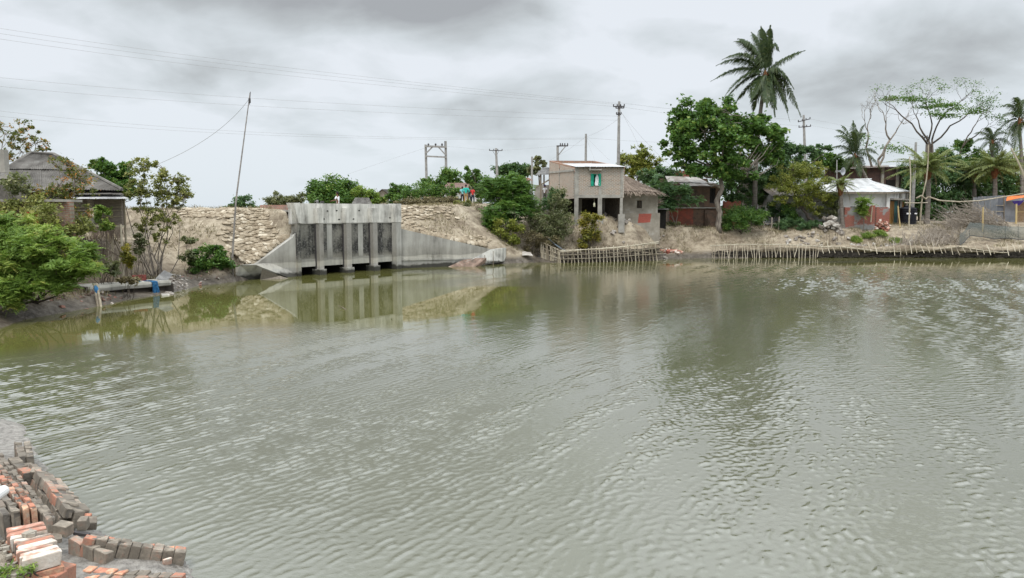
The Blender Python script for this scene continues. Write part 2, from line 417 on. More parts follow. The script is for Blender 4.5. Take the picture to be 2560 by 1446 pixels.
def build_ground():
    def axis(segs):
        out = []
        for a, b, st in segs: out += list(np.arange(a, b, st))
        return np.array(out + [segs[-1][1]])
    xs = axis([(-1500, -200, 130), (-200, -60, 10), (-60, -30, 1.5), (-30, -9, .28), (-9, -2, .09), (-2, 20, .28), (20, 56, .34), (56, 90, 2), (90, 240, 12), (240, 1500, 140)])
    ys = axis([(-30, 2, 3), (2, 4, .4), (4, 15, .09), (15, 24, .5), (24, 54, .26), (54, 74, .2), (74, 92, .7), (92, 160, 5), (160, 400, 40), (400, 3600, 320)])
    X, Y = np.meshgrid(xs, ys); Z = height(X, Y)
    nx, ny = len(xs), len(ys)
    V = np.stack([X.ravel(), Y.ravel(), Z], 1)
    i = np.arange(ny - 1)[:, None] * nx + np.arange(nx - 1)[None]
    F = np.stack([i, i + 1, i + nx + 1, i + nx], -1).reshape(-1, 4)
    # leave out what lies deep under the pond, out of sight below the opaque water
    deep = (Z[F] < -1.2).all(1)
    me = np_mesh('ground', V, F[~deep], smooth=True)
    m, nt, b, N, L = nmat('bank_earth')
    g = N('ShaderNodeNewGeometry'); p = g.outputs['Position']
    sp = N('ShaderNodeSeparateXYZ'); L(p, sp.inputs[0])
    n1 = tex_noise(N, L, p, .35, 6, .6); n2 = tex_noise(N, L, p, 2.6, 6, .62); n3 = tex_noise(N, L, p, 11, 4, .6)
    f = mathn(N, L, 'ADD', mathn(N, L, 'MULTIPLY', n1, .45), mathn(N, L, 'MULTIPLY', n2, .55))
    sand = ramp_node(N, [(.30, (.125, .098, .066)), (.43, (.25, .203, .142)), (.54, (.365, .308, .225)), (.7, (.49, .425, .325))]); L(f, sand.inputs[0])
    mud = ramp_node(N, [(.3, (.045, .036, .027)), (.5, (.10, .083, .063)), (.7, (.19, .165, .135))]); L(n2, mud.inputs[0])
    near = ramp_node(N, [(.3, (.13, .118, .102)), (.45, (.235, .215, .19)), (.6, (.33, .305, .27)), (.75, (.42, .39, .35))]); L(n3, near.inputs[0])
    soil = ramp_node(N, [(.3, (.24, .20, .15)), (.55, (.36, .31, .24)), (.75, (.46, .41, .33))]); L(n2, soil.inputs[0])
    kn = mathn(N, L, 'SUBTRACT', 1.0, mathn(N, L, 'DIVIDE', mathn(N, L, 'SUBTRACT', sp.outputs[1], 15.0), 3.0, True))
    zz = mathn(N, L, 'ADD', sp.outputs[2], mathn(N, L, 'MULTIPLY', mathn(N, L, 'SUBTRACT', n2, .5), -.55))
    wet = mathn(N, L, 'SUBTRACT', 1.0, mathn(N, L, 'DIVIDE', mathn(N, L, 'SUBTRACT', zz, .30), .32, True))
    # left bank under the hut is darker humus than the sand of the road
    lx = mathn(N, L, 'MULTIPLY', mathn(N, L, 'DIVIDE', mathn(N, L, 'SUBTRACT', 43.5, sp.outputs[1]), 3.0, True), mathn(N, L, 'DIVIDE', mathn(N, L, 'SUBTRACT', -13.0, sp.outputs[0]), 2.0, True))
    humus = ramp_node(N, [(.3, (.09, .068, .045)), (.55, (.18, .14, .10)), (.75, (.29, .235, .17))]); L(n2, humus.inputs[0])
    n0 = tex_noise(N, L, pos_vec(N, L, (.45, .45, 1.2)), 1.0, 7, .68)
    hm = mathn(N, L, 'MULTIPLY', lx, mathn(N, L, 'SUBTRACT', 1.0, kn))
    c = mixc(N, L, mathn(N, L, 'MULTIPLY', hm, .8), sand.outputs[0], humus.outputs[0])
    c = mixc(N, L, mathn(N, L, 'MULTIPLY', mathn(N, L, 'MULTIPLY', mathn(N, L, 'SUBTRACT', n0, .44), 6.0, True), .78), c, humus.outputs[0])     # damp and trodden darker earth in patches
    c = mixc(N, L, wet, c, mud.outputs[0])
    zn = mathn(N, L, 'DIVIDE', mathn(N, L, 'SUBTRACT', sp.outputs[2], .55), .25, True)
    c = mixc(N, L, kn, c, mixc(N, L, zn, near.outputs[0], soil.outputs[0]))
    L(c, b.inputs['Base Color'])
    L(mathn(N, L, 'SUBTRACT', .95, mathn(N, L, 'MULTIPLY', wet, .45)), b.inputs['Roughness'])
    b.inputs['Specular IOR Level'].default_value = .3
    n4 = tex_noise(N, L, p, 48, 4, .65)
    h = mathn(N, L, 'ADD', mathn(N, L, 'ADD', n2, mathn(N, L, 'MULTIPLY', n3, .45)), mathn(N, L, 'MULTIPLY', mathn(N, L, 'MULTIPLY', n4, kn), .30))
    add_bump(N, L, b, h, .9, .10)
    solo('ground', me, m, 'sandy and muddy ground of the banks, village yard and embankment', None, kind='structure')

def water_masks(x, y):
    """calm: still water in the lee; gust: how hard the breeze ruffles the rest"""
    wob = fbm(x * .10, y * .10, 4, 31) * 5.0
    lee = np.array([(-17, 15), (-13, 19.8), (-8.7, 24.8), (-3.7, 25.6), (.3, 31), (1.6, 38.5), (.6, 46), (1, 58), (-45, 62), (-45, 15)])
    calm = sstep(-1.0, 2.2, -pond_dist(x, y, lee) + wob * .5)
    rib = sstep(.05, .28, fbm(x * .09 + 3.1, y * .22, 3, 57)) * sstep(35, 38, y) * sstep(-9, -5, x)    # ruffled streaks in the lee
    calm = calm * (1 - .85 * rib)
    calm = np.maximum(calm, .94 * sstep(44, 58, y) * (1 - .6 * sstep(.0, .25, fbm(x * .06, y * .16, 3, 71))))
    gust = np.clip(.64 + 2.0 * fbm(x * .055 + .7, y * .075, 3, 41), .25, 1.5)
    return calm, gust
def build_water():
    fine = np.arange(-36, 38.01, .105); a = np.radians(np.concatenate([np.arange(-80, -36, 2.0), fine, np.arange(40, 84, 2.0)]))
    r_ = [5.0]
    while r_[-1] < 96: r_.append(r_[-1] + max(.022, min(.0015 * r_[-1], .10)))
    r_ = np.array(r_); A, Rr = np.meshgrid(a, r_); x, y = (np.sin(A) * Rr).ravel(), (np.cos(A) * Rr).ravel() - .5
    calm, gust = water_masks(x, y); g = np.random.default_rng(12)
    def train(n, l0, l1, ang, spread, slope):
        h = np.zeros_like(x)
        for i in range(n):
            l = l0 * (l1 / l0) ** g.random(); th = ang + g.normal(0, spread); k = 2 * math.pi / l
            h += math.sqrt(2 / n) * slope / k * np.sin(k * (x * math.cos(th) + y * math.sin(th)) + g.uniform(0, 6.28))
        return h
    right = sstep(-4, 14, x - .1 * y)
    h = train(48, .12, .25, R(-33), R(16), .125) * (1 - .40 * right) + train(38, .13, .29, R(-72), R(20), .175) * right + train(16, .11, .18, R(-20), R(40), .07) * sstep(34, 16, Rr.ravel()) + train(10, .5, 1.6, R(-45), R(25), .026)
    amp = (1 - .93 * calm) * gust * (.52 + .48 * sstep(9, 21, y))
    sg = h.std(); u = np.clip(h / sg, -3, 3); sharp = sg * (u + .34 * (u * u - 1)) * amp      # crests sharper than troughs
    z = sharp * np.clip((Rr.ravel() < 94), 0, 1)
    nx, ny = len(a), len(r_); i = np.arange(ny - 1)[:, None] * nx + np.arange(nx - 1)[None]
    F = np.stack([i, i + 1, i + nx + 1, i + nx], -1).reshape(-1, 4)
    keep = pond_dist(x[::1], y[::1]) if False else None
    cx, cy = x[F].mean(1), y[F].mean(1)
    F = F[(cy < 74) & (cx > -26) & (cx < 80) & (cy > 3)]
    me = np_mesh('water', np.stack([x, y, z], 1), F, smooth=True)
    at_ = me.attributes.new('calm', 'FLOAT', 'POINT'); at_.data.foreach_set('value', calm.astype(np.float32))
    m, nt, b, N, L = nmat('pond_water')
    p = pos_vec(N, L)
    b.inputs['Roughness'].default_value = .02; b.inputs['IOR'].default_value = 1.6; b.inputs['Specular IOR Level'].default_value = .8
    silt = ramp_node(N, [(.3, (.088, .088, .024)), (.7, (.115, .112, .036))]); L(tex_noise(N, L, p, .08, 3), silt.inputs[0])
    grey = ramp_node(N, [(.3, (.092, .091, .056)), (.7, (.118, .117, .076))]); L(tex_noise(N, L, p, .12, 3), grey.inputs[0])
    ca = N('ShaderNodeAttribute'); ca.attribute_name = 'calm'
    L(mathn(N, L, 'SUBTRACT', .98, mathn(N, L, 'MULTIPLY', ca.outputs['Fac'], .76)), b.inputs['Specular IOR Level'])
    # algae green in the still lee, grey silt stirred up in the open
    L(mixc(N, L, ca.outputs['Fac'], grey.outputs[0], silt.outputs[0]), b.inputs['Base Color'])
    add_bump(N, L, b, mathn(N, L, 'MULTIPLY', tex_noise(N, L, pos_vec(N, L, (9, 9, 9)), 1.0, 3, .6), mathn(N, L, 'SUBTRACT', 1.05, ca.outputs['Fac'])), 1.0, .003)
    solo('water', me, m, 'murky olive pond water ruffled by the wind', None, kind='structure')
def build_bank_edge():
    """the turf and earth lip of the village bank, undercut by the water"""
    pts = [gnd(px, 645 if px < 2350 else 645 + (px - 2350) / 210, 0) for px in np.arange(1795, 2640, 4.0)]
    rows = [[] for _ in range(6)]
    for i, p in enumerate(pts):
        f = min(1, i / 12); a = i * .55
        zt = .93 + .10 * math.sin(a * .31) + .06 * float(fbm(np.array([p.x * 1.4]), np.array([3.0]), 3, 5)[0]); zb = .36 + .30 * float(fbm(np.array([p.x * 2.2]), np.array([9.0]), 3, 9)[0]) + .05
        o = .18 * float(fbm(np.array([p.x * 1.1]), np.array([1.0]), 3, 15)[0])
        zg = hz(p.x, p.y + 1.9)
        for r_, (dy, z) in zip(rows, ((2.0, max(zg, .8) - .03), (1.1, zt + .02 * math.sin(a)), (.32 + o, zt), (.16 + o, (zt + zb) * .5), (.30 + o, zb), (1.3, zb + .05))):
            r_.append(Vector((p.x, p.y + dy, .02 + z * f)))
    mb = MB(); mb.grid(rows); me = mb.mesh('bank_edge', True)
    solo('bank_edge', me, bpy.data.materials['bank_earth'], 'undercut earth lip of the village bank behind the long fence', None, kind='structure')
def build_dry_grass():
    g = np.random.default_rng(3); x = []; y = []
    for (x0, x1, y0, y1, n, th) in ((-30, -12, 27, 53, 40000, .06), (-8, 2, 54, 72, 16000, .12), (1, 46, 61, 73, 60000, .02), (-8, -3, 4.5, 8, 700, .1)):
        a = g.uniform(x0, x1, n); b = g.uniform(y0, y1, n); k = fbm(a * .55, b * .55, 4, 91) + .25 * g.normal(size=n) * .5 > th; x.append(a[k]); y.append(b[k])
    x = np.concatenate(x); y = np.concatenate(y); d = pond_dist(x, y); k = d > .7; x, y = x[k], y[k]; z = height(x, y); n = len(x)
    l = g.uniform(.04, .15, n) * (1 + .8 * (y > 30)); w = l * .07 + .006 * (y > 30); a = g.uniform(0, 6.28, n); dx = np.cos(a); dy = np.sin(a); t = g.normal(0, .5, (n, 2)) * l[:, None]
    P = np.stack([x, y, z - .01], 1); S_ = np.stack([dx * w, dy * w, 0 * w], 1); T = P + np.stack([t[:, 0], t[:, 1], l], 1)
    V = np.stack([P - S_, P + S_, T + S_ * .2, T - S_ * .2], 1).reshape(-1, 3)
    me = np_mesh('dry_grass', V, np.arange(n * 4).reshape(-1, 4), np.clip(g.normal(.45, .25, n), 0, 1))
    m, nt, b, N, L = nmat('dry_grass_blades'); at_ = N('ShaderNodeAttribute'); at_.attribute_name = 'tint'; r_ = ramp_node(N, [(0, (.10, .10, .04)), (.4, (.20, .165, .085)), (1, (.40, .34, .22))]); L(at_.outputs['Fac'], r_.inputs[0]); L(r_.outputs[0], b.inputs['Base Color']); b.inputs['Roughness'].default_value = .9
    solo('dry_grass', me, m, 'thin dry grass and stubble scattered over the bare banks', None, kind='stuff')
build_ground()
build_water()
build_bank_edge()
build_dry_grass()
# ------------------------------------------------------------------ materials of built things
def mat_concrete(name, base=(.44, .425, .385), dark=(.10, .095, .085), lo=.42, hi=.62, streak=1.0, wetz=.32, algae=0.0, tide=.8):
    m, nt, b, N, L = nmat(name)
    g = N('ShaderNodeNewGeometry'); p = g.outputs['Position']; sp = N('ShaderNodeSeparateXYZ'); L(p, sp.inputs[0])
    n1 = tex_noise(N, L, p, .9, 7, .62); n2 = tex_noise(N, L, pos_vec(N, L, (2.6, 2.6, .30)), 1.0, 8, .68); n3 = tex_noise(N, L, p, 9, 4, .6)
    n2c = mathn(N, L, 'ADD', mathn(N, L, 'MULTIPLY', mathn(N, L, 'SUBTRACT', n2, .5), 1.35), .5)
    f = mathn(N, L, 'ADD', mathn(N, L, 'MULTIPLY', n1, .5), mathn(N, L, 'MULTIPLY', n2c, .5 * streak))
    r_ = ramp_node(N, [(lo - .14, dark), (lo, tuple(.6 * k + .4 * d for k, d in zip(base, dark))), (hi, base), (hi + .2, tuple(min(1, k * 1.25) for k in base))]); L(f, r_.inputs[0])
    c = r_.outputs[0]
    # tide lines: pale silt left below, a darker damp band above it
    zt_ = mathn(N, L, 'ADD', sp.outputs[2], mathn(N, L, 'MULTIPLY', mathn(N, L, 'SUBTRACT', n1, .5), .35))
    td = ramp_node(N, [(0, (.5, .5, .5)), (.24, (.5, .5, .5)), (.27, (.60, .595, .57)), (.40, (.62, .61, .58)), (.44, (.36, .355, .34)), (.62, (.42, .415, .40)), (.85, (.5, .5, .5)), (1, (.5, .5, .5))]); L(mathn(N, L, 'DIVIDE', zt_, 2.0), td.inputs[0])
    c = mixc(N, L, tide, c, td.outputs[0], 'OVERLAY')
    if algae:   # black algae crust between the waterline and the parapet
        up = mathn(N, L, 'MULTIPLY', mathn(N, L, 'DIVIDE', mathn(N, L, 'SUBTRACT', mathn(N, L, 'ADD', sp.outputs[2], mathn(N, L, 'MULTIPLY', n1, .9))  , 1.35), .4, True),
                   mathn(N, L, 'DIVIDE', mathn(N, L, 'SUBTRACT', 3.35, sp.outputs[2]), .2, True))
        ag = mathn(N, L, 'MULTIPLY', up, mathn(N, L, 'MULTIPLY', mathn(N, L, 'SUBTRACT', mathn(N, L, 'ADD', mathn(N, L, 'MULTIPLY', n2, .45), mathn(N, L, 'MULTIPLY', n1, .55)), .385), 6.5, True))
        ar = ramp_node(N, [(.3, (.016, .016, .015)), (.47, (.04, .039, .036)), (.6, (.11, .105, .098)), (.75, (.28, .27, .25))]); L(n3, ar.inputs[0])
        c = mixc(N, L, mathn(N, L, 'MULTIPLY', ag, algae), c, ar.outputs[0])
    zz = mathn(N, L, 'ADD', sp.outputs[2], mathn(N, L, 'MULTIPLY', mathn(N, L, 'SUBTRACT', n1, .5), -.9))
    wet = mathn(N, L, 'SUBTRACT', 1.0, mathn(N, L, 'DIVIDE', mathn(N, L, 'SUBTRACT', zz, wetz - .12), .16, True))
    c = mixc(N, L, mathn(N, L, 'MULTIPLY', wet, .92), c, (.03, .028, .022))
    L(c, b.inputs['Base Color']); b.inputs['Roughness'].default_value = .88; b.inputs['Specular IOR Level'].default_value = .25
    add_bump(N, L, b, mathn(N, L, 'ADD', n3, n1), .35, .03); return m
M = {}
M['conc'] = mat_concrete('weathered_concrete', streak=1.0)
M['conc_white'] = mat_concrete('whitewashed_concrete', (.62, .60, .55), (.10, .092, .08), .43, .54, tide=0.0)
M['conc_algae'] = mat_concrete('algae_stained_concrete', (.40, .38, .325), (.09, .085, .075), algae=.97)
M['conc_pier'] = mat_concrete('stained_pier_concrete', (.46, .435, .39), (.10, .088, .075), .42, .6, algae=.42)
M['conc_wing'] = mat_concrete('wing_wall_concrete', (.42, .405, .365), (.13, .12, .105), .43, .62)
M['conc_house'] = mat_noise('house_concrete', [(.3, (.24, .225, .2)), (.6, (.36, .34, .30)), (.8, (.44, .42, .38))], 2, 6, .9, .2, .01)
M['bag'] = mat_noise('sandbag_cloth', [(.2, (.20, .155, .105)), (.5, (.335, .275, .195)), (.8, (.54, .475, .37))], 5, 5, .9, .4, .03, rnd=.6)
M['brick_piece'] = mat_noise('fired_brick', [(.18, (.22, .18, .14)), (.36, (.33, .22, .16)), (.47, (.42, .185, .125)), (.6, (.50, .22, .14)), (.74, (.60, .35, .22)), (.9, (.52, .43, .34))], 16, 6, .9, .6, .014, rnd=.5)
M['brick_muddy'] = mat_noise('mud_coated_brick', [(.25, (.15, .125, .10)), (.45, (.25, .215, .17)), (.6, (.34, .29, .235)), (.74, (.40, .25, .185))], 14, 7, .92, .6, .014, rnd=.4)
M['brick_white'] = mat_noise('limewashed_brick', [(.3, (.42, .20, .14)), (.45, (.55, .36, .28)), (.55, (.66, .56, .47)), (.8, (.74, .69, .62))], 11, 6, .9, .5, .012, rnd=.55)
def mud_smear(m_, mud=(.20, .175, .14), lo=.44, soft=.10, scale=2.6, side=.62):
    """dried pond mud caked over part of the brick, whatever its own colour"""
    nt = m_.node_tree; N, L = nt.nodes.new, nt.links.new; b = nt.nodes['Principled BSDF']; c = b.inputs['Base Color'].links[0].from_socket
    f = mathn(N, L, 'MULTIPLY', mathn(N, L, 'SUBTRACT', tex_noise(N, L, pos_vec(N, L), scale, 7, .65), lo), 1 / soft, True)
    # mud clings to the sides, rain rinses the tops
    gn = N('ShaderNodeNewGeometry'); sn = N('ShaderNodeSeparateXYZ'); L(gn.outputs['True Normal'], sn.inputs[0])
    sd = mathn(N, L, 'MULTIPLY', mathn(N, L, 'SUBTRACT', .75, sn.outputs[2]), mathn(N, L, 'MULTIPLY', tex_noise(N, L, pos_vec(N, L), 13, 5, .65), side * 2.2), True)
    L(mixc(N, L, mathn(N, L, 'MULTIPLY', mathn(N, L, 'MAXIMUM', f, sd), .88), c, mud), b.inputs['Base Color'])
mud_smear(M['brick_piece'], lo=.54, side=.45); mud_smear(M['brick_muddy'], (.17, .148, .12), .46); mud_smear(M['brick_white'], (.30, .26, .21), .56, side=.5)
M['mortar'] = mat_noise('mud_mortar', [(.3, (.07, .06, .05)), (.7, (.19, .17, .145))], 8, 5, .95, .5, .02)
M['wood'] = mat_noise('grey_wood', [(.3, (.11, .085, .06)), (.7, (.28, .235, .18))], 6, 4, .85, .3, .01, stretch=(1, 1, .2), rnd=.3)
M['bamboo'] = mat_noise('dry_bamboo', [(.25, (.21, .175, .125)), (.55, (.37, .32, .235)), (.8, (.52, .465, .36))], 5, 4, .6, .2, .006, stretch=(1, 1, .3), rnd=.5)
M['bamboo_fresh'] = mat_noise('yellow_bamboo', [(.3, (.40, .29, .13)), (.7, (.60, .47, .24))], 4, 4, .55, .2, .006, stretch=(1, 1, .3))
M['mat'] = mat_noise('woven_mat', [(.3, (.13, .105, .085)), (.55, (.215, .18, .15)), (.75, (.30, .26, .22))], 3, 6, .9, .4, .01, stretch=(1, 1, 5))
M['tin_old'] = mat_noise('weathered_tin', [(.3, (.13, .125, .12)), (.55, (.24, .235, .225)), (.75, (.40, .39, .37))], 2.2, 6, .65, .1, .005, rnd=.25, metal=.1)
M['tin_white'] = mat_noise('galvanised_tin', [(.25, (.36, .355, .35)), (.5, (.57, .57, .565)), (.8, (.70, .70, .70))], 1.6, 5, .5, .08, .004, rnd=.2, metal=.15)
M['tin_rust'] = mat_noise('rusted_tin', [(.3, (.20, .165, .14)), (.5, (.31, .28, .25)), (.7, (.42, .40, .37))], 1.8, 6, .7, .1, .005, rnd=.3)
M['asbestos'] = mat_noise('lichened_roof_sheet', [(.3, (.10, .092, .082)), (.55, (.185, .172, .155)), (.68, (.26, .25, .23)), (.78, (.52, .51, .48))], 1.5, 8, .9, .2, .01, rnd=.2)
M['thatch'] = mat_noise('old_thatch', [(.28, (.13, .095, .075)), (.5, (.27, .21, .165)), (.75, (.42, .35, .28))], 5, 6, .95, .6, .03, stretch=(3, 3, .7))
M['mudwall'] = mat_noise('mud_plaster', [(.3, (.20, .175, .14)), (.55, (.31, .28, .23)), (.78, (.46, .44, .40))], 1.3, 7, .93, .3, .02)
M['white'] = mat_noise('stained_whitewash', [(.28, (.34, .33, .31)), (.42, (.62, .61, .585)), (.7, (.78, .775, .75))], 1.0, 7, .85, .15, .01, stretch=(1, 1, .6))
M['dark'] = mat_flat('interior_shade', (.02, .018, .016), .95, .3)  # near-black colour stands in for shade inside openings, holes and gaps
M['pole'] = mat_noise('cast_pole', [(.3, (.22, .21, .2)), (.7, (.36, .35, .33))], 3, 5, .85, .15, .01)
M['iron'] = mat_flat('dark_iron', (.07, .065, .065), .6, .3)
M['green_paint'] = mat_flat('green_shutter_paint', (.012, .30, .19), .5, .2)
M['cloth_white'] = mat_flat('white_cloth', (.78, .77, .78), .9, .08)
M['black_plastic'] = mat_flat('black_tank_plastic', (.012, .013, .018), .45, .3)
M['blue'] = mat_noise('blue_net', [(.3, (.02, .07, .16)), (.6, (.04, .17, .34)), (.8, (.10, .30, .48))], 12, 4, .85, .4, .02)
M['red_cloth'] = mat_flat('red_cloth', (.52, .04, .05), .85, .25)
M['orange'] = mat_noise('orange_tarpaulin', [(.3, (.50, .12, .03)), (.6, (.72, .20, .05)), (.8, (.80, .32, .12))], 3, 4, .6, .3, .02)
M['purple'] = mat_flat('purple_cloth', (.05, .03, .16), .9, .3)
M['stone'] = mat_noise('broken_rubble', [(.3, (.20, .175, .15)), (.55, (.36, .32, .28)), (.8, (.56, .53, .48))], 3, 6, .92, .4, .02, rnd=.5)
M['muddy_bat'] = mat_noise('muddy_brickbat', [(.25, (.11, .085, .07)), (.5, (.20, .135, .105)), (.65, (.34, .17, .13)), (.8, (.45, .40, .35))], 3, 6, .92, .4, .02, rnd=.8)
M['red_stone'] = mat_noise('broken_brickbat', [(.25, (.30, .10, .07)), (.5, (.44, .22, .16)), (.75, (.62, .55, .48))], 3, 6, .92, .4, .02, rnd=.7)

def corr(mb, p00, p10, p11, p01, n=8, amp=.02, th=.006, seg=4, sag=0.0):
    p00, p10, p11, p01 = map(Vector, (p00, p10, p11, p01))
    nn = (p10 - p00).cross(p01 - p00).normalized()
    if nn.z < 0: nn = -nn
    P = []
    k = n * seg
    for r_ in (0, .5, 1):
        row = []
        for i in range(k + 1):
            t = i / k; a = p00.lerp(p10, t); b = p01.lerp(p11, t)
            row.append(a.lerp(b, r_) + nn * amp * math.sin(2 * math.pi * n * t) - Vector((0, 0, sag * (1 - (2 * r_ - 1) ** 2))))
        P.append(row)
    return mb.sheet(P, nn * th)
def roof_sheets(parent, e0, e1, t1, t0, n, mat_, ridges=9, amp=.02, rag=.06, name='roof_sheet'):
    e0, e1, t1, t0 = map(Vector, (e0, e1, t1, t0))
    for i in range(n):
        a, b = i / n, (i + 1) / n + .012
        mb = MB(); dz = Vector((0, 0, .006 * (i % 2) + random.uniform(0, .012)))
        dn = (e0 - t0).normalized() * random.uniform(0, rag)
        corr(mb, e0.lerp(e1, a) + dz + dn, e0.lerp(e1, b) + dz + dn, t0.lerp(t1, b) + dz, t0.lerp(t1, a) + dz, ridges, amp)
        part(name, mb, mat_, parent)
def wallb(mb, p, q, z0, z1, t=.22):
    return mb.beam((p[0], p[1], (z0 + z1) / 2), (q[0], q[1], (z0 + z1) / 2), t, z1 - z0)

# ------------------------------------------------------------------ sluice
def plane_s(px, py, off=0.0):
    """distance along the sluice wall where the ray meets the wall plane pushed out by off"""
    d = ray(px, py); a = SL_A + SL_N * off; o = Vector((0, 0, CAM_H))
    t = (a - o).dot(SL_N) / d.dot(SL_N); h = o + d * t; return (h - SL_A).dot(SL_U), h.z
def S(s, o, z): p = SL_A + SL_U * s + SL_N * o; return Vector((p.x, p.y, z))
def sblock(mb, s0, s1, o0, o1, z0, z1):
    return mb.prism([S(s0, o0, z0), S(s1, o0, z0), S(s1, o1, z0), S(s0, o1, z0)], (0, 0, z1 - z0))
def build_sluice():
    t = thing('sluice_gate', 'weathered concrete sluice with four dark culvert mouths set in the embankment', 'sluice', S(SL_L / 2, 0, 0))
    top = 4.42; band = 3.22; lint = .56
    # piers from their front faces in view
    cols = []
    for x0, x1 in ((798, 809), (867, 879), (933, 944)):
        a, b = plane_s(x0, 600, .42)[0], plane_s(x1, 600, .42)[0]; cols.append((a, b))
    edges = [0.0] + [c for ab in cols for c in ab] + [SL_L - .15]
    # parapet panels
    mb = MB(); sblock(mb, -.35, SL_L + .05, -.30, .035, band, top); part('parapet', mb, M['conc_white'], t)
    mb = MB(); sblock(mb, -.36, SL_L + .06, -.30, .055, band - .07, band + .0); part('string_course', mb, M['conc'], t)
    for i in range(4):
        a, b = edges[2 * i], edges[2 * i + 1]
        mb = MB(); sblock(mb, a, b, -.28, 0, lint, band - .07); part('wall_panel', mb, M['conc_algae'], t)
        # broad pale pour strip down the middle panels
        if i in (1, 2):
            q0, q1 = ((817, 830), (895, 907))[i - 1]; mb = MB(); sblock(mb, plane_s(q0, 600)[0], plane_s(q1, 600)[0], .0, .018, 1.0, band - .075); part('pour_strip', mb, M['conc'], t)
        # lintel over the mouth, chipped
        mb = MB(); sblock(mb, a + .05, b - .05, -.26, .07, lint - .04, lint + .42); part('lintel', mb, M['conc'], t)
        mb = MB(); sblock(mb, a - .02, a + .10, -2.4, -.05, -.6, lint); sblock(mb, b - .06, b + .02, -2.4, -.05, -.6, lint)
        sblock(mb, a, b, -2.5, -2.4, -.6, lint); sblock(mb, a - .02, b + .02, -2.45, -.29, lint, lint + .15); part('culvert', mb, M['dark'], t)  # culvert walls coloured near black in place of interior shade
    for i, (a, b) in enumerate(cols):
        mb = MB()
        sblock(mb, a, b, -.28, .42, .34, band - .02); part('pier', mb, M['conc_pier'], t)
        mb = MB(); sblock(mb, a - .05, b + .02, .035, .43, band - .02, band + .92); part('pier_cap', mb, M['conc_white'], t)
        mb = MB(); sblock(mb, a - .08, b + .08, -.28, .55, -.7, .34); part('pier_foot', mb, M['conc'], t)
        mb = MB(); sblock(mb, a - .07, a - .002, .05, .12, .3, band - .08); part('gate_groove', mb, M['iron'], t)
    mb = MB(); sblock(mb, SL_L - .15, SL_L + .28, -.35, .48, -.5, band - .02); part('pier', mb, M['conc'], t)
    mb = MB(); sblock(mb, SL_L - .17, SL_L + .30, -.35, .50, band - .02, top + .03); part('end_post', mb, M['conc_white'], t)
    # left end post leans outward at the top
    mb = MB(); mb.prism([S(-.10, .42, band), S(.16, .42, band), S(.0, .42, top + .02), S(-.46, .42, top + .02)], SL_N * -.75); part('end_post', mb, M['conc_white'], t)
    mb = MB(); sblock(mb, -.18, .06, -.30, .30, -.5, band - .02); part('pier', mb, M['conc_algae'], t)
    mb = MB(); sblock(mb, .35, SL_L + .3, -3.0, -.3, 3.9, 4.02); part('road_deck', mb, M['conc'], t)
    # drain holes and a few rusted stubs in the parapet
    for px, py in ((819, 528), (848, 549), (842, 527), (898, 527), (884, 548), (939, 546), (752, 549), (810, 548), (975, 545)):
        s, z = plane_s(px, py, .035); mb = MB(); sblock(mb, s - .07, s + .05, .0, .043, z - .04, z + .04); part('drain_hole', mb, M['dark'], t)
    # wing walls: sloping tops following the photo, 0.35 m thick
    def wing(pts, th, name, mat_):
        mb = MB(); mb.prism([Vector(p) for p in pts], th); part(name, mb, mat_, t)
    a0 = S(-.05, .15, 0); a1 = gnd(640, 696)
    d = (a1 - a0).normalized(); nb = Vector((d.y, -d.x, 0)) * .8
    if nb.y < 0: nb = -nb
    wing([a0 + Vector((0, 0, -.5)), a1 + Vector((0, 0, -.5)), a1 + Vector((0, 0, .80)), a0.lerp(a1, .12) + Vector((0, 0, 2.35)), a0 + Vector((0, 0, 2.82))], nb, 'wing_wall', M['conc_wing'])
    b0 = S(SL_L + .2, .2, 0); b1 = gnd(1245, 661)
    d = (b1 - b0).normalized(); nb = Vector((-d.y, d.x, 0)) * .8
    if nb.y < 0: nb = -nb
    zt = at(1225, 627, b1.y - .3).z
    wing([b0 + Vector((0, 0, -.5)), b1 + Vector((0, 0, -.5)), b1 + Vector((0, 0, zt - .02)), b0.lerp(b1, .05) + Vector((0, 0, 2.70)), b0 + Vector((0, 0, 2.80))], nb, 'wing_wall', M['conc_wing'])
    # ledge lines where the shuttering was lifted
    for f0, f1, z in ((.03, .96, .62),):
        p, q = b0.lerp(b1, f0), b0.lerp(b1, f1); mb = MB(); mb.beam(p + Vector((.02, -.02, z)), q + Vector((.02, -.02, z - .12)), .06, .16); part('ledge', mb, M['conc'], t)
    # toe blocks
    mb = MB(); mb.prism([at(583, 666, 43.0), at(600, 663, 43.0), at(640, 663, 43.6), at(700, 686, 44.9), at(735, 700, 45.7), at(640, 700, 44.2), at(588, 699, 43.0)], (.5, 1.3, 0)); part('toe_block', mb, M['conc_wing'], t)
    mb = MB(); mb.prism([at(1257, 621, 56.9), at(1256, 655, 56.9), at(1200, 664, 55.4), at(1135, 669, 54.1), at(1180, 648, 55.0), at(1226, 624, 56.3)], (.25, .9, 0)); part('toe_block', mb, M['conc_white'], t)
    mb = MB(); mb.prism([at(1118, 668.5, 54.0), at(1188, 668, 54.3), at(1216, 645, 55.0), at(1188, 646, 55.2), at(1158, 650, 54.9)], (0, .05, -.25)); part('brick_apron', mb, mat_noise('fallen_apron', [(.3, (.10, .078, .06)), (.55, (.22, .15, .115)), (.8, (.36, .31, .26))], 3, 6, .9, .5, .03), t)
    mb = MB(); mb.prism([at(650, 700, 43.6), at(735, 700.5, 44.6), at(700, 690, 44.4), at(655, 672, 43.5)], (0, .1, -.25)); part('brick_apron', mb, M['brick_muddy'], t)
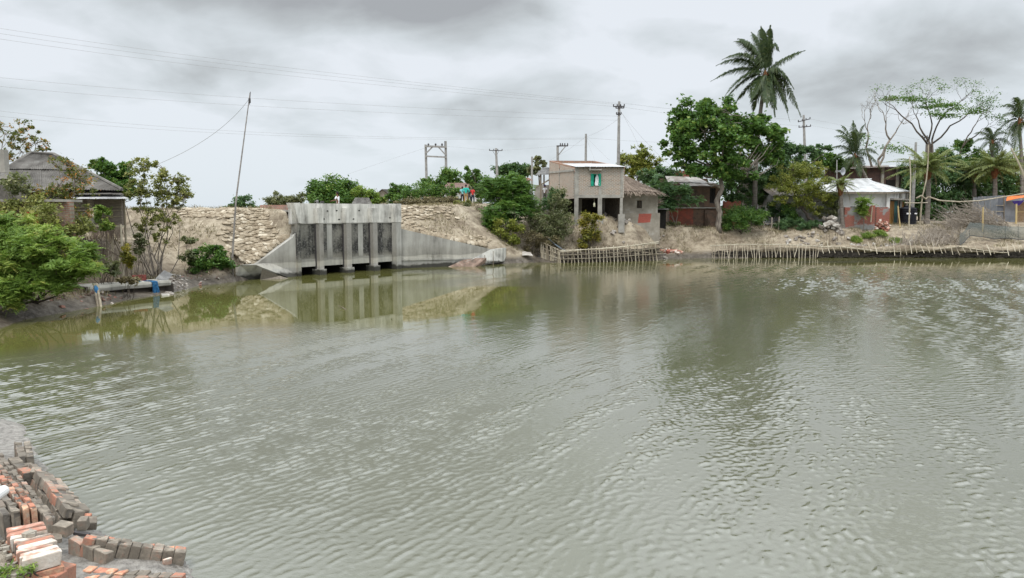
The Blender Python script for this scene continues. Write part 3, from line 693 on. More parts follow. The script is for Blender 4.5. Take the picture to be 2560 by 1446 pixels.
    for px, y0, y1 in ((1212, 638, 672), (1233, 628, 672)):
        mb = MB(); mb.tube([at(px, y1, 55.3), at(px, y0, 55.5)], .03, 5); solo('stake', mb, M['wood'], 'thin wooden stake standing in the water before the white toe block' + (', nearer the sluice' if px < 1220 else ', nearer the bank end'), 'stake', 'stakes before the toe block')
build_sluice()
mb = MB(); a, b = on(655, 49.2), on(722, 48.2)
wallb(mb, (a.x, a.y), (b.x, b.y), 2.7, at(690, 513, 48.7).z, .35)
solo('brick_wall', mb, mat_brick('old_red_brick_flat', 0, (.34, .16, .12), (.42, .24, .18), (.35, .3, .26), dirt_amt=.6), 'low weathered red brick parapet beside the concrete sluice top', 'wall')

# ------------------------------------------------------------------ sandbags
def bag_mesh(seed):
    r_ = random.Random(seed); mb = MB(); n, k = 8, 4
    vs_, fs = [], []
    prof = [(-.5, .22), (-.36, .92), (0, 1.05), (.34, .95), (.5, .25)]
    for x, w in prof:
        for j in range(n):
            t = 2 * math.pi * j / n; c, s_ = math.cos(t), math.sin(t)
            c = math.copysign(abs(c) ** .7, c); s_ = math.copysign(abs(s_) ** .8, s_)
            vs_.append((x + r_.uniform(-.03, .03), .5 * w * c + r_.uniform(-.05, .05), .5 * w * s_ + r_.uniform(-.07, .07)))
    for i in range(len(prof) - 1):
        for j in range(n): fs.append((i * n + j, i * n + (j + 1) % n, (i + 1) * n + (j + 1) % n, (i + 1) * n + j))
    fs += [tuple(range(n - 1, -1, -1)), tuple(range(4 * n, 5 * n))]
    mb.add(vs_, fs); return mb.mesh('sandbag', True)
BAGS = [bag_mesh(i) for i in range(7)]
def bags(root, cands, keep, size=(.44, .34, .10)):
    """cands: candidate (x, y); lays each bag along the contour of the bank"""
    n = 0; big = MB(); C_ = np.array(cands); X_, Y_ = C_[:, 0], C_[:, 1]
    Z_ = height(X_, Y_); GX = (height(X_ + .3, Y_) - height(X_ - .3, Y_)) / .6; GY = (height(X_, Y_ + .3) - height(X_, Y_ - .3)) / .6
    for x, y, z, gx, gy in zip(X_, Y_, Z_, GX, GY):
        x, y, z, gx, gy = float(x), float(y), float(z), float(gx), float(gy)
        nn = Vector((-gx * .5, -gy * .5, 1)).normalized(); c = Vector((-gy, gx, 0))
        if c.length < .25: c = Vector((.9, .3, 0)) + Vector((random.uniform(-.2, .2), random.uniform(-.2, .2), 0))
        c.normalize(); c = (c - nn * c.dot(nn)).normalized(); b = nn.cross(c)
        f = random.uniform(.8, 1.2); tw = random.gauss(0, .10)
        c2 = c * math.cos(tw) + b * math.sin(tw); b2 = nn.cross(c2)
        W = Matrix.Translation(Vector((x, y, z + random.uniform(-.03, .012)))) @ Matrix((( c2.x, b2.x, nn.x, 0), (c2.y, b2.y, nn.y, 0), (c2.z, b2.z, nn.z, 0), (0, 0, 0, 1)))
        W = W @ Matrix.Diagonal((size[0] * f, size[1] * random.uniform(.85, 1.15), size[2] * random.uniform(.8, 1.3), 1))
        if n < keep: part('sandbag', random.choice(BAGS), M['bag'], root, W); n += 1
        else:
            me = random.choice(BAGS); big.add([W @ v.co for v in me.vertices], [tuple(p.vertices) for p in me.polygons])
    if big.v: part('sandbag_layer', big.mesh('sandbag_layer', True), M['bag'], root, kind='stuff')
def build_bags():
    g = np.random.default_rng(4)
    PX, YY = np.meshgrid(np.arange(430, 745, 5.6), np.arange(42.6, 49.6, .17)); n = PX.size
    x = ((PX.ravel() + g.uniform(-4, 4, n) - 1280) / FPX * YY.ravel()); y = YY.ravel() + g.uniform(-.06, .06, n); px = PX.ravel()
    d = pond_dist(x, y, POND_OUT); z = height(x, y); sa = (x - SL_A.x) * SL_U.x + (y - SL_A.y) * SL_U.y; so = (x - SL_A.x) * SL_N.x + (y - SL_A.y) * SL_N.y
    keep = sstep(545, 610, px) * .93 + .85 * (z > 3.6) * sstep(420, 520, px); keep = np.where(fbm(x * .6, y * .6, 2, 77) > .33, keep * .5, keep)
    k = (d > .45) & (z < 4.12) & (z > .7) & ~((sa > -.3) & (so > -3.3)) & (g.random(n) < keep); cl = list(zip(x[k], y[k]))
    dv = (gnd(1250, 660) - SL_B).normalized(); nb = Vector((-dv.y, dv.x, 0)); Sg, Og = np.meshgrid(np.arange(-.3, 13.5, .30), np.arange(.45, 14, .18)); n = Sg.size
    s_ = Sg.ravel() + g.uniform(-.15, .15, n); o_ = Og.ravel(); x = SL_B.x + dv.x * s_ + nb.x * o_; y = SL_B.y + dv.y * s_ + nb.y * o_; z = height(x, y); px = 1280 + x / y * FPX; d = pond_dist(x, y, POND_OUT)
    q = np.where(z < 2.75 - 1.75 * s_ / 8.2 + .75 + .25 * np.sin(s_), .92, 0); q = np.where(z > 3.35, np.maximum(q, .9 * sstep(1170, 1050, px)), q)
    k = (z > .9) & (d > .45) & (px < 1222) & (px > 1000) & (g.random(n) < q); cr = list(zip(x[k], y[k]))
    random.shuffle(cl); random.shuffle(cr)
    print('bags', len(cl), len(cr))
    r1 = thing('sandbag_revetment', 'sandbag facing on the embankment slope at the bamboo mast side of the sluice', 'revetment', on(650, 46), 'sandbag facings of the embankment')
    bags(r1, cl, 300)
    r2 = thing('sandbag_revetment', 'sandbag facing on the embankment slope below the group of men', 'revetment', on(1090, 58), 'sandbag facings of the embankment')
    bags(r2, cr, 300)
build_bags()

# ------------------------------------------------------------------ the two storey house on columns
def build_house():
    P0, P1, P2, P3 = Vector((5.16, 63, 0)), Vector((9.12, 63, 0)), Vector((7.35, 70, 0)), Vector((3.4, 70, 0))
    X = lambda px: at(px, 450, 63).x
    Z = lambda py: at(1490, py, 63).z
    t = thing('house', 'two storey grey brick house on concrete columns with green window shutters', 'house', (6.3, 66, 3.2))
    bk = mat_brick('bare_house_brick', 0, (.34, .235, .165), (.20, .15, .11), (.48, .45, .40), dirt=(.35, .325, .285), dirt_amt=.8, bw=.29, bh=.105, ms=.022)
    sd = (P3 - P0).normalized(); ang = math.atan2(sd.y, sd.x)
    bks = mat_brick('side_house_brick', ang, (.42, .30, .225), (.33, .245, .19), (.44, .41, .36), dirt=(.40, .36, .30), dirt_amt=.75, bw=.29, bh=.105, ms=.02)
    red = mat_brick('parapet_brick', ang, (.36, .17, .11), (.40, .24, .16), (.36, .31, .26), dirt_amt=.5)
    fl, top = Z(495), Z(419)
    wx0, wx1, wz0, wz1 = X(1483.5), X(1496), Z(465), Z(435.5)
    def panel(x0, x1, z0, z1):
        mb = MB(); wallb(mb, (x0, 63.10), (x1, 63.10), z0, z1, .2); part('brick_panel', mb, bk, t)
    fb = Z(487.5)
    panel(P0.x + .3, wx0, fb, top); panel(wx1, P1.x - .22, fb, top); panel(wx0, wx1, fb, wz0); panel(wx0, wx1, wz1, top)
    # frame
    def colm(x, y, z0, z1, w=.3, d=.3, name='column'):
        mb = MB(); mb.box((x, y, (z0 + z1) / 2), (w, d, z1 - z0)); part(name, mb, M['conc_house'], t)
    colm(P0.x + .15, 63.13, 1.2, top, .32, .34); colm(P1.x - .11, 63.13, 2.6, top, .22, .34); colm(X(1500.5), 63.10, 2.7, fl, .34, .3)
    colm(X(1500.5), 63.07, fb - .02, Z(466), .22, .24, 'stub_column')
    colm(X(1501), 63.05, 2.0, Z(538), .5, .5, 'column_base'); colm(P1.x - .1, 63.05, 2.2, Z(536), .5, .5, 'column_base')
    for f in (.55, 1.0):
        a = P0.lerp(P3, f); b = P1.lerp(P2, f); colm(a.x + .15, a.y, 1.6, fl, .26, .26); colm(b.x - .15, b.y, 2.4, fl, .26, .26)
        colm((a.x + b.x) / 2 - .2, (a.y + b.y) / 2, 2.4, fl, .26, .26)
    mb = MB(); wallb(mb, (P0.x - .02, 63.09), (P1.x + .02, 63.09), fl, fb, .26); part('floor_beam', mb, M['conc_house'], t)
    mb = MB(); mb.prism([P0 + Vector((.05, .3, fl + .03)), P1 + Vector((-.05, .3, fl + .03)), P2 + Vector((-.05, 0, fl + .03)), P3 + Vector((.05, 0, fl + .03))], (0, 0, .14)); part('floor_slab', mb, M['conc_house'], t)
    # side wall, its middle column and tie band
    zb = at(1372, 402, 70).z
    for a, b in ((0.045, .56), (.595, 1.0)):
        p, q = P0.lerp(P3, a), P0.lerp(P3, b)
        zt0 = top + (zb - top) * a - .12; zt1 = top + (zb - top) * b - .12
        mb = MB(); mb.prism([(p.x, p.y, fl - .05), (q.x, q.y, fl - .05), (q.x, q.y, zt1), (p.x, p.y, zt0)], (.2, .05, 0)); part('side_panel', mb, bks, t)
    p = P0.lerp(P3, .577); colm(p.x + .08, p.y, fl - .1, top + .1, .24, .24)
    p, q = P0.lerp(P3, .03) + Vector((-.02, 0, top - .22)), P0.lerp(P3, 1) + Vector((-.02, 0, at(1372, 432, 70).z))
    mb = MB(); mb.beam(p, q, .10, .17); part('tie_band', mb, M['conc_house'], t)
    mb = MB(); wallb(mb, P3.xy, P2.xy, fl, zb - .25, .2); wallb(mb, P1.xy, P2.xy, fl, top, .2); part('back_wall', mb, bks, t)
    # parapets rising to the back
    for a, b, z0, z1 in ((P0 + Vector((.0, .1, 0)), P3, top + .02, zb), (P3, P2, zb, zb - .02), (P2, P1 + Vector((0, .1, 0)), zb - .02, top + .05)):
        a = Vector((a.x, a.y, z0)); b = Vector((b.x, b.y, z1)); mb = MB()
        mb.prism([a - Vector((0, 0, .42)), b - Vector((0, 0, .42)), b, a], (.16, .06, 0)); part('parapet', mb, red, t)
    roof_sheets(t, (P0.x + .05, 62.72, Z(418)), (P1.x + .12, 62.72, Z(418)), (P1.x - .7, 66.8, Z(411) + .25), (P0.x - .75, 66.8, Z(411) + .28), 5, M['tin_white'], 8)
    for k in range(9):
        x = P0.x + .3 + k * .46; mb = MB(); mb.beam((x, 62.76, Z(420.3)), (x - .4, 65, Z(420.3) + .25), .06, .09); part('rafter', mb, M['wood'], t)
    # window
    f = part('window', MB().box(((wx0 + wx1) / 2, 63.04, wz0 - .03), (wx1 - wx0 + .9, .12, .07)), M['conc_house'], t)
    mb = MB()
    for x in (wx0 + .02, wx1 - .02): mb.box((x, 63.1, (wz0 + wz1) / 2), (.05, .14, wz1 - wz0))
    mb.box(((wx0 + wx1) / 2, 63.1, wz1 - .02), (wx1 - wx0, .14, .05)); mb.box((wx0 + .15, 63.12, (wz0 + wz1) / 2), (.03, .05, wz1 - wz0)); part('frame', mb, M['green_paint'], f)
    mb = MB(); mb.box(((wx0 + wx1) / 2, 63.9, (wz0 + wz1) / 2), (1.2, .05, 1.5)); part('room_shade_panel', mb, M['dark'], f)  # dark panel stands in for the unlit room behind the window
    for x0, x1 in ((X(1477), wx0 + .01), (wx1 - .01, X(1502.3))):
        sh = part('shutter', MB().box(((x0 + x1) / 2, 62.965, (wz0 + wz1) / 2), (x1 - x0, .04, wz1 - wz0 + .04)), M['green_paint'], f)
        mb = MB()
        for z in (wz0 + .1, (wz0 + wz1) / 2, wz1 - .1): mb.box(((x0 + x1) / 2, 62.94, z), (x1 - x0 - .04, .02, .06))
        part('batten', mb, M['green_paint'], sh)
    mb = MB(); mb.box((X(1487.5), 62.78, Z(425.5)), (X(1503) - X(1472.5), .55, .09)); mb.box((X(1474), 62.9, Z(423.3)), (.12, .3, .35)); part('sunshade', mb, M['conc_house'], t)
    # walls behind the columns, coloured dark as the shade under the floor
    mb = MB(); wallb(mb, (3.3, 69.3), (7.8, 69.3), 1.5, fl, .15); wallb(mb, (P1.x + .0, 63.5), (P2.x + .1, 70), 1.5, fl, .15); wallb(mb, (3.9, 67.5), (3.4, 69.9), 1.5, fl, .15); part('underfloor_wall', mb, mat_flat('underfloor_shade_brick', (.10, .085, .07), .95, .4), t)
    mb = MB(); wallb(mb, (X(1429), 62.9), (X(1437), 62.9), .8, 2.9, .42); part('plinth', mb, mat_brick('plinth_brick', 0, (.30, .24, .19), (.35, .28, .22), (.3, .27, .23)), t)
    # white cloth hung in the window
    c = Vector((X(1492.5), 62.98, 0)); P = []
    for i in range(8):
        z = Z(437) + (Z(464.5) - Z(437)) * i / 7; w = (.05, .09, .15, .19, .17, .2, .22, .17)[i]
        P.append([Vector((c.x + w * (j / 6 - .5) * 1.7, 62.93 + .05 * math.sin(j * 2.1 + i * .5), z)) for j in range(7)])
    mb = MB(); mb.sheet(P, (0, .03, 0)); solo('cloth', mb, M['cloth_white'], 'white cloth hanging in the open green window', 'cloth')
    mb = MB(); x, z = X(1487), Z(510); mb.lathe((x, 63.2, z - .25), [(.07, 0), (.085, .03), (.085, .28), (.05, .33), (.025, .35), (.025, .40)], 10); mb.tube([(x, 63.2, z + .14), (x, 63.2, fl)], .008, 4)
    solo('jerrycan', mb, mat_flat('cream_plastic', (.55, .53, .38), .5), 'pale plastic can hung below the house floor', 'can')
build_house()

# ------------------------------------------------------------------ thatched mud hut beside it
def straw(mb, a, b, t1, t0, n, ln=.7, w=.03, lift=.05):
    """loose strands lying down a roof slope, eave a-b, top t0-t1"""
    a, b, t1, t0 = map(Vector, (a, b, t1, t0))
    for _ in range(n):
        u, v = random.random(), random.random() ** 1.1
        p = a.lerp(b, u).lerp(t0.lerp(t1, u), v); d = (a.lerp(b, u) - t0.lerp(t1, u)).normalized()
        d = (d + Vector((random.gauss(0, .16), random.gauss(0, .1), random.gauss(0, .06)))).normalized()
        L_ = ln * random.uniform(.5, 1.3); s_ = d.cross(Vector((0, 0, 1))).normalized() * w * random.uniform(.6, 1.4)
        q = p + d * L_ + Vector((0, 0, -.03)); p = p + Vector((0, 0, lift * random.random())); 
        mb.add([p - s_, p + s_, q + s_ * .5, q - s_ * .5], [(0, 1, 2, 3)])
def build_hut():
    t = thing('hut', 'small mud plastered hut with a shaggy thatched roof and one dark window', 'hut', (11, 66, 2.8))
    X = lambda px: at(px, 520, 65).x
    Z = lambda py: at(1600, py, 65).z
    x0, x1 = 9.42, X(1644); zb, zt = 1.2, Z(481)
    wx0, wx1, wz0, wz1 = X(1592), X(1604.5), Z(521), Z(502)
    mb = MB(); F = 65.1
    wallb(mb, (x0, F), (wx0, F), zb, zt, .3); wallb(mb, (wx1, F), (x1, F), zb, zt, .3); wallb(mb, (wx0, F), (wx1, F), zb, wz0, .3); wallb(mb, (wx0, F), (wx1, F), wz1, zt, .3)
    wallb(mb, (x1 - .15, F), (x1 - .1, 69.5), zb, zt, .3); wallb(mb, (x0, 69.5), (x1, 69.5), zb, zt, .3); wallb(mb, (x0 + .1, F), (x0 + .1, 69.5), zb, zt, .3)
    part('wall', mb, M['mudwall'], t)
    mb = MB(); mb.box(((x0 + x1) / 2 + .05, 64.93, (zb + Z(533)) / 2), (x1 - x0 + .25, .3, Z(533) - zb)); part('plinth', mb, M['mudwall'], t)
    mb = MB(); a, b = X(1594), X(1628); mb.prism([(a, 64.77, Z(558)), (b - .1, 64.77, Z(556)), (b, 64.77, Z(534.5)), (a + .08, 64.77, Z(535))], (0, .05, 0))
    part('brick_patch', mb, mat_brick('raw_red_brick', 0, (.42, .095, .07), (.36, .08, .06), (.26, .13, .1), dirt_amt=.15), t)
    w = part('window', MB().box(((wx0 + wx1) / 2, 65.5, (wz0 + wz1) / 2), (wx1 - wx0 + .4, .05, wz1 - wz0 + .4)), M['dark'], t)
    mb = MB(); 
    for k in range(3): mb.box((wx0 + (wx1 - wx0) * (k + 1) / 4, 65.12, (wz0 + wz1) / 2), (.025, .025, wz1 - wz0))
    mb.box(((wx0 + wx1) / 2, 65.0, wz1 + .03), (wx1 - wx0 + .2, .15, .06)); part('bar', mb, M['wood'], w)
    # roof
    ez = Z(478); rz_ = Z(437) + .12
    A, B, C_, D = Vector((9.25, 64.3, ez - .05)), Vector((X(1646) + .1, 64.3, ez - .12)), Vector((X(1646) + .1, 70.2, ez - .12)), Vector((9.2, 70.2, ez))
    r0, r1 = Vector((8.9, 67.3, rz_)), Vector((9.75, 67.3, rz_ - .05))
    mb = MB()
    mb.grid([[A.lerp(r0, v).lerp(B.lerp(r1, v), u) + Vector((0, 0, .06 * math.sin(u * 9 + v * 5) - .1 * math.sin(math.pi * v))) for u in np.linspace(0, 1, 12)] for v in np.linspace(0, 1, 6)])
    mb.grid([[B.lerp(r1, v).lerp(C_.lerp(r1, v), u) for u in np.linspace(0, 1, 8)] for v in np.linspace(0, 1, 5)])
    mb.grid([[D.lerp(r0, v).lerp(C_.lerp(r1, v), u) for u in np.linspace(0, 1, 4)] for v in np.linspace(0, 1, 3)])
    for z in (0,): mb.prism([A - Vector((0, 0, .12)), B - Vector((0, 0, .12)), C_ - Vector((0, 0, .12)), D - Vector((0, 0, .12))], (0, 0, .10))
    rf = part('roof', mb, M['thatch'], t)
    mb = MB(); straw(mb, A, B, r1, r0, 900, .75, .028); straw(mb, B, C_, r1, r1, 420, .7, .028); straw(mb, A, B, A.lerp(r0, .05), B.lerp(r1, .05), 300, .55, .025)
    part('thatch', mb, M['thatch'], rf)
    # dark panel painted as the shade in the lean-to gap beside the hut
    mb = MB(); x = X(1648); wallb(mb, (x, 66.3), (X(1673), 66.3), 2.2, Z(524), .1); part('gap_shade_panel', mb, M['dark'], t)
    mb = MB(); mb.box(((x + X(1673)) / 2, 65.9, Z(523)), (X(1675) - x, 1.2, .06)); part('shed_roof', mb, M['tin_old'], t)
build_hut()

# ------------------------------------------------------------------ the dark brick house under the big tree
def build_dark_house():
    Y = 69.2; X = lambda px: at(px, 500, Y).x; Z = lambda py, y=Y: at(1730, py, y).z
    t = thing('brick_house', 'dark old brick house with steps and rusty tin roofs under the big tree', 'house', (16.4, 71, 2.4))
    bk = mat_brick('sooty_brick', 0, (.20, .115, .075), (.14, .09, .065), (.13, .11, .09), dirt=(.07, .06, .05), dirt_amt=.8)
    rd = mat_brick('bright_red_brick', 0, (.36, .085, .055), (.28, .07, .05), (.2, .11, .085), dirt=(.10, .07, .055), dirt_amt=.7)
    x0, x1 = X(1674), X(1801)
    w1 = (X(1715), X(1728), Z(498), Z(474)); w2 = (X(1774), X(1789), Z(509), Z(471)); zt = Z(466)
    zf = Z(520)
    mb = MB()
    for a, b, z0, z1 in ((x0, w1[0], zf, zt), (w1[0], w1[1], zf, w1[2]), (w1[0], w1[1], w1[3], zt), (w1[1], w2[0], zf, zt), (w2[0], w2[1], zf, w2[2]), (w2[0], w2[1], w2[3], zt), (w2[1], x1, zf, zt)):
        wallb(mb, (a, Y + .1), (b, Y + .1), z0, z1, .2)
    wallb(mb, (x0 + .1, Y), (x0 + .1, 74), 2, zt, .2); wallb(mb, (x1 - .1, Y), (x1 - .1, 74), 2, zt, .2); wallb(mb, (x0, 74), (x1, 74), 2, Z(447, 74), .2)
    part('wall', mb, bk, t)
    for w in (w1, w2):
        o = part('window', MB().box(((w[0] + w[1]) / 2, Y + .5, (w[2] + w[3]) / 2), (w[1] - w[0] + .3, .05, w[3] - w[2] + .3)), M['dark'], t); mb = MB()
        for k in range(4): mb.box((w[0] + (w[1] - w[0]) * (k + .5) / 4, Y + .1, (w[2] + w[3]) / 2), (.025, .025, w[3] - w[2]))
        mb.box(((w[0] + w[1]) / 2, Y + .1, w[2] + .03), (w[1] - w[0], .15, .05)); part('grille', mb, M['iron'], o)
    mb = MB(); wallb(mb, (x0, Y - .12), (x1, Y - .12), zf - .05, zf + .05, .5); part('ledge', mb, M['conc_house'], t)
    mb = MB(); wallb(mb, (x0, Y - .05), (X(1733), Y - .05), 1.8, zf - .05, .3); part('lower_wall', mb, rd, t)
    mb = MB(); wallb(mb, (X(1733), Y), (x1, Y), 1.8, zf - .05, .3); part('lower_wall', mb, bk, t)
    for k in range(6):
        z = Z(527 + k * 8.5); mb = MB(); a = X(1760 + k * 2.5); mb.box(((a + X(1796)) / 2, Y - .25 - .22 * k, z / 2 + .9), (X(1796) - a, .5, z - 1.8)); part('step', mb, bk, t)
    roof_sheets(t, (X(1706), Y - .55, Z(465.5)), (X(1800), Y - .55, Z(467)), (X(1797), Y + 2.2, Z(457, Y + 2.2)), (X(1703), Y + 2.2, Z(455, Y + 2.2)), 5, M['tin_rust'], 8)
    roof_sheets(t, (X(1676), Y + 1.2, Z(455.5, Y + 1.2)), (X(1778), Y + 1.2, Z(458, Y + 1.2)), (X(1775), Y + 4.8, Z(444, Y + 4.8)), (X(1688), Y + 4.8, Z(441, Y + 4.8)), 5, M['tin_rust'], 8)
    mb = MB(); mb.prism([(x0 - .05, Y - .1, zt - .4), (x0 - .05, Y - .1, zt), (x0 + .5, Y - .1, zt + .42), (X(1708), Y - .1, zt + .05), (X(1708), Y - .1, zt - .4)], (0, .1, 0)); part('gable_end', mb, bk, t)
build_dark_house()
def simple_walls():
    def w(name, label, px0, px1, py0, py1, Y, mat_, t=.25, cat='wall', Y1=None):
        a, b = at(px0, py1, Y), at(px1, py1, Y1 or Y); z0 = min(at(px0, py1, Y).z, hz(a.x, a.y)) - .4; z1 = at(px0, py0, Y).z
        mb = MB(); n = 9
        for i in range(n):   # broken top edge, built of short lengths
            p, q = a.lerp(b, i / n), a.lerp(b, (i + 1) / n); wallb(mb, (p.x, p.y), (q.x, q.y), z0, z1 - random.choice((0, .0, .08, .17)), t + .004 * (i % 2))
        return solo(name, mb, mat_, label, cat)
    rd = mat_brick('red_garden_brick', 0, (.40, .10, .06), (.30, .09, .06), (.24, .16, .13), dirt=(.08, .06, .05), dirt_amt=.6)
    w('brick_wall', 'ruined red brick wall in the shade right of the big tree trunk', 1806, 1850, 503, 566, 71.5, rd)
    w('brick_wall', 'red brick gable showing above the rusty roofs behind the dark house', 1686, 1722, 427, 470, 79, rd)
    # ruined plastered brick wall before the white house
    rp = mat_brick('half_plastered_brick', 0, (.36, .085, .055), (.25, .065, .05), (.34, .25, .21), dirt=(.20, .12, .09), dirt_amt=.5, plaster=(.33, .325, .31), pl_lo=.50, pl_soft=.05, pscale=.75)
    w('brick_wall', 'half plastered red brick wall in front of the white house', 2108, 2184, 514, 577, 69.6, rp, .3)
    w('brick_wall', 'short piece of exposed brick wall between rubble heap and doorway', 2188, 2221, 518, 560, 70.6, rp, .3)
simple_walls()

# ------------------------------------------------------------------ white house with the hipped tin roof
def build_white_house():
    c0, c1, c2 = Vector((at(2100, 500, 71.6).x, 71.6, 0)), Vector((at(2221, 500, 71).x, 71, 0)), Vector((at(2264, 500, 76.5).x, 76.5, 0))
    Z = lambda py, y=71: at(2180, py, y).z
    t = thing('house', 'low white house with a hipped shiny tin roof and wooden doors', 'house', (34, 74, 2.6))
    zb, zt = 2.0, Z(481)
    mb = MB(); wallb(mb, (c0.x, c0.y + .1), (c1.x, c1.y + .1), zb, zt, .22); part('wall', mb, M['white'], t)
    mb = MB(); wallb(mb, (c0.x + .1, c0.y + .3), (c0.x - .5, 77), zb, zt, .2); part('wall', mb, M['white'], t)
    # door side: pillar, recessed doors, lintel
    d = (c2 - c1); 
    mb = MB(); mb.box((c1.x - .1, c1.y - .06, (zb + zt) / 2), (.3, .3, zt - zb)); part('pillar', mb, M['white'], t)
    mb = MB(); p, q = c1.lerp(c2, .02), c1.lerp(c2, .95); wallb(mb, p.xy, q.xy, Z(500), zt, .2); part('wall', mb, M['white'], t)
    mb = MB(); p, q = c1.lerp(c2, .0), c1.lerp(c2, .9); o = Vector((.3, -.25, 0)); wallb(mb, (p + o).xy, (q + o).xy, Z(500), Z(496), .5); part('door_canopy', mb, M['conc_house'], t)
    p, q = c1.lerp(c2, .02), c1.lerp(c2, .98); back = Vector((-.5, .35, 0))
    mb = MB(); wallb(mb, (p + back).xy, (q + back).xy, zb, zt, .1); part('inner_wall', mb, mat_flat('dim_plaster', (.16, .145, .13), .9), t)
    dw = mat_flat('brown_door_wood', (.30, .16, .05), .6, .3); tq = mat_flat('turquoise_paint', (.10, .36, .35), .5, .2)
    for a, b, m_, n in ((.05, .32, dw, 'door'), (.33, .50, tq, 'door'), (.62, .86, dw, 'door')):
        p, q = c1.lerp(c2, a), c1.lerp(c2, b); mb = MB(); wallb(mb, p.xy, q.xy, zb + .55, Z(503), .06); o = part(n, mb, m_, t)
        mb = MB(); o2 = Vector((.05, -.045, 0))
        for f in (.12, .5, .88):
            r_ = p.lerp(q, f) + o2; mb.box((r_.x, r_.y, (zb + .55 + Z(503)) / 2), (.05, .04, Z(503) - zb - .6), rz=math.atan2(d.y, d.x))
        part('stile', mb, m_ if m_ is dw else M['iron'], o)
    for f in (.56, .93):
        p = c1.lerp(c2, f); mb = MB(); mb.box((p.x + .15, p.y - .15, (zb + zt) / 2), (.2, .2, zt - zb)); part('post', mb, M['conc_house'], t)
    mb = MB(); p, q = c1.lerp(c2, .0), c1.lerp(c2, .55); wallb(mb, (p + Vector((.3, -.3, 0))).xy, (q + Vector((.3, -.3, 0))).xy, zb, zb + .55, .4); part('doorstep', mb, M['conc_house'], t)
    # hipped roof
    e0 = Vector((at(2050, 481, 70.7).x, 71.2, Z(480.5, 71))); e1 = Vector((at(2237, 480, 70.2).x, 70.3, Z(480, 70.3))); e2 = Vector((at(2276, 480, 77).x, 77, at(2276, 479, 77).z))
    r0, r1 = at(2096, 451, 75.5), at(2166, 449, 75.5)
    roof_sheets(t, e0, e1, r1, r0, 10, M['tin_white'], 8)
    roof_sheets(t, e1, e2, r1 + Vector((.05, .2, 0)), r1, 6, M['tin_white'], 7)
    roof_sheets(t, e0 + Vector((0, 0, -.02)), Vector((e0.x - 1, 79.5, e0.z)), r0 + Vector((-.3, .2, 0)), r0, 4, M['tin_white'], 7)
    mb = MB(); mb.tube([e1 + Vector((0, 0, .04)), r1 + Vector((0, 0, .05))], .07, 6); mb.tube([r0 + Vector((-.3, 0, .03)), r1 + Vector((.5, 0, .04))], .07, 6); part('ridge_cap', mb, M['tin_white'], t)
    mb = MB(); P = Vector((0, 0, -.1)); mb.beam(e0 + P, e1 + P, .06, .1); mb.beam(e1 + P, e2 + P, .06, .1); part('eave_board', mb, M['wood'], t)
build_white_house()
def build_grey_house():
    Y = 72.0; X = lambda px: at(px, 520, Y).x; Z = lambda py: at(2000, py, Y).z
    t = thing('house', 'pale grey lean to house half hidden behind the leaning olive tree', 'house', (27, 74, 2.4))
    mb = MB(); wallb(mb, (X(1937), Y), (X(2086), Y + .3), 2.0, Z(487), .2); wallb(mb, (X(1938), Y), (X(1932), 77), 2, Z(487), .2); part('wall', mb, mat_noise('flaking_whitewash', [(.3, (.16, .155, .15)), (.48, (.40, .40, .40)), (.65, (.60, .61, .63))], 1.1, 7, .9, .2, .01), t)
    mb = MB(); mb.box((X(2092), Y - .5, (2 + Z(487)) / 2), (.35, .3, Z(487) - 2)); part('corner_post', mb, M['conc_house'], t)
    roof_sheets(t, (X(1921), Y - .8, Z(491)), (X(2092), Y - .8, Z(488)), (X(2088), 77, at(2000, 462, 77).z), (X(1935), 77, at(2000, 464, 77).z), 9, M['tin_rust'], 8)
    mb = MB(); wallb(mb, (X(1938), Y - .12), (X(2060), Y - .12), 2, Z(553), .1); part('dado', mb, M['mudwall'], t)
    # shed behind the palm trunk and a brick house deeper in the trees
    t = thing('shed', 'grey shed with a thin tin edge in the shade behind the tall palm trunk', 'shed', at(1865, 480, 78))
    mb = MB(); wallb(mb, at(1848, 470, 78).xy, at(1876, 470, 78).xy, 2, at(1860, 441, 78).z, .3); wallb(mb, at(1876, 470, 78).xy, at(1874, 470, 82).xy, 2, at(1860, 441, 78).z, .3); part('wall', mb, M['mudwall'], t)
    roof_sheets(t, at(1846, 439, 77.3), at(1884, 438, 77.3), at(1884, 436, 81), at(1846, 436, 81), 3, M['tin_old'], 8)
    t = thing('brick_house', 'dark weathered brick house behind the white house roof', 'house', at(2240, 540, 85))
    bk = mat_brick('far_sooty_brick', 0, (.16, .085, .07), (.11, .07, .06), (.10, .08, .07), dirt=(.06, .05, .05), dirt_amt=.7)
    Y = 86; a, b = at(2060, 500, Y), at(2286, 500, Y); zt = at(2200, 417, Y).z
    mb = MB(); wallb(mb, a.xy, b.xy, 1.5, zt, .3); wallb(mb, b.xy, (b.x, 92), 1.5, zt, .3); part('wall', mb, bk, t)
    mb = MB()
    for px in (2205, 2243, 2256, 2284): p = at(px, 460, Y - .25); wallb(mb, (p.x - .15, p.y), (p.x + .15, p.y), 1.5, zt, .2)
    part('pilaster', mb, M['mudwall'], t)
    for px in (2226, 2266): p = at(px, 465, Y - .2); part('window', MB().box(p, (1.0, .1, 1.3)), M['dark'], t)
    roof_sheets(t, at(2225, 418, Y - 1), at(2290, 418, Y - 1), at(2290, 415, 92), at(2225, 415, 92), 4, M['tin_white'], 8)
    roof_sheets(t, at(2060, 424, Y - 1), at(2220, 418, Y - 1), at(2220, 414, 92), at(2060, 416, 92), 6, M['tin_rust'], 8)
build_grey_house()

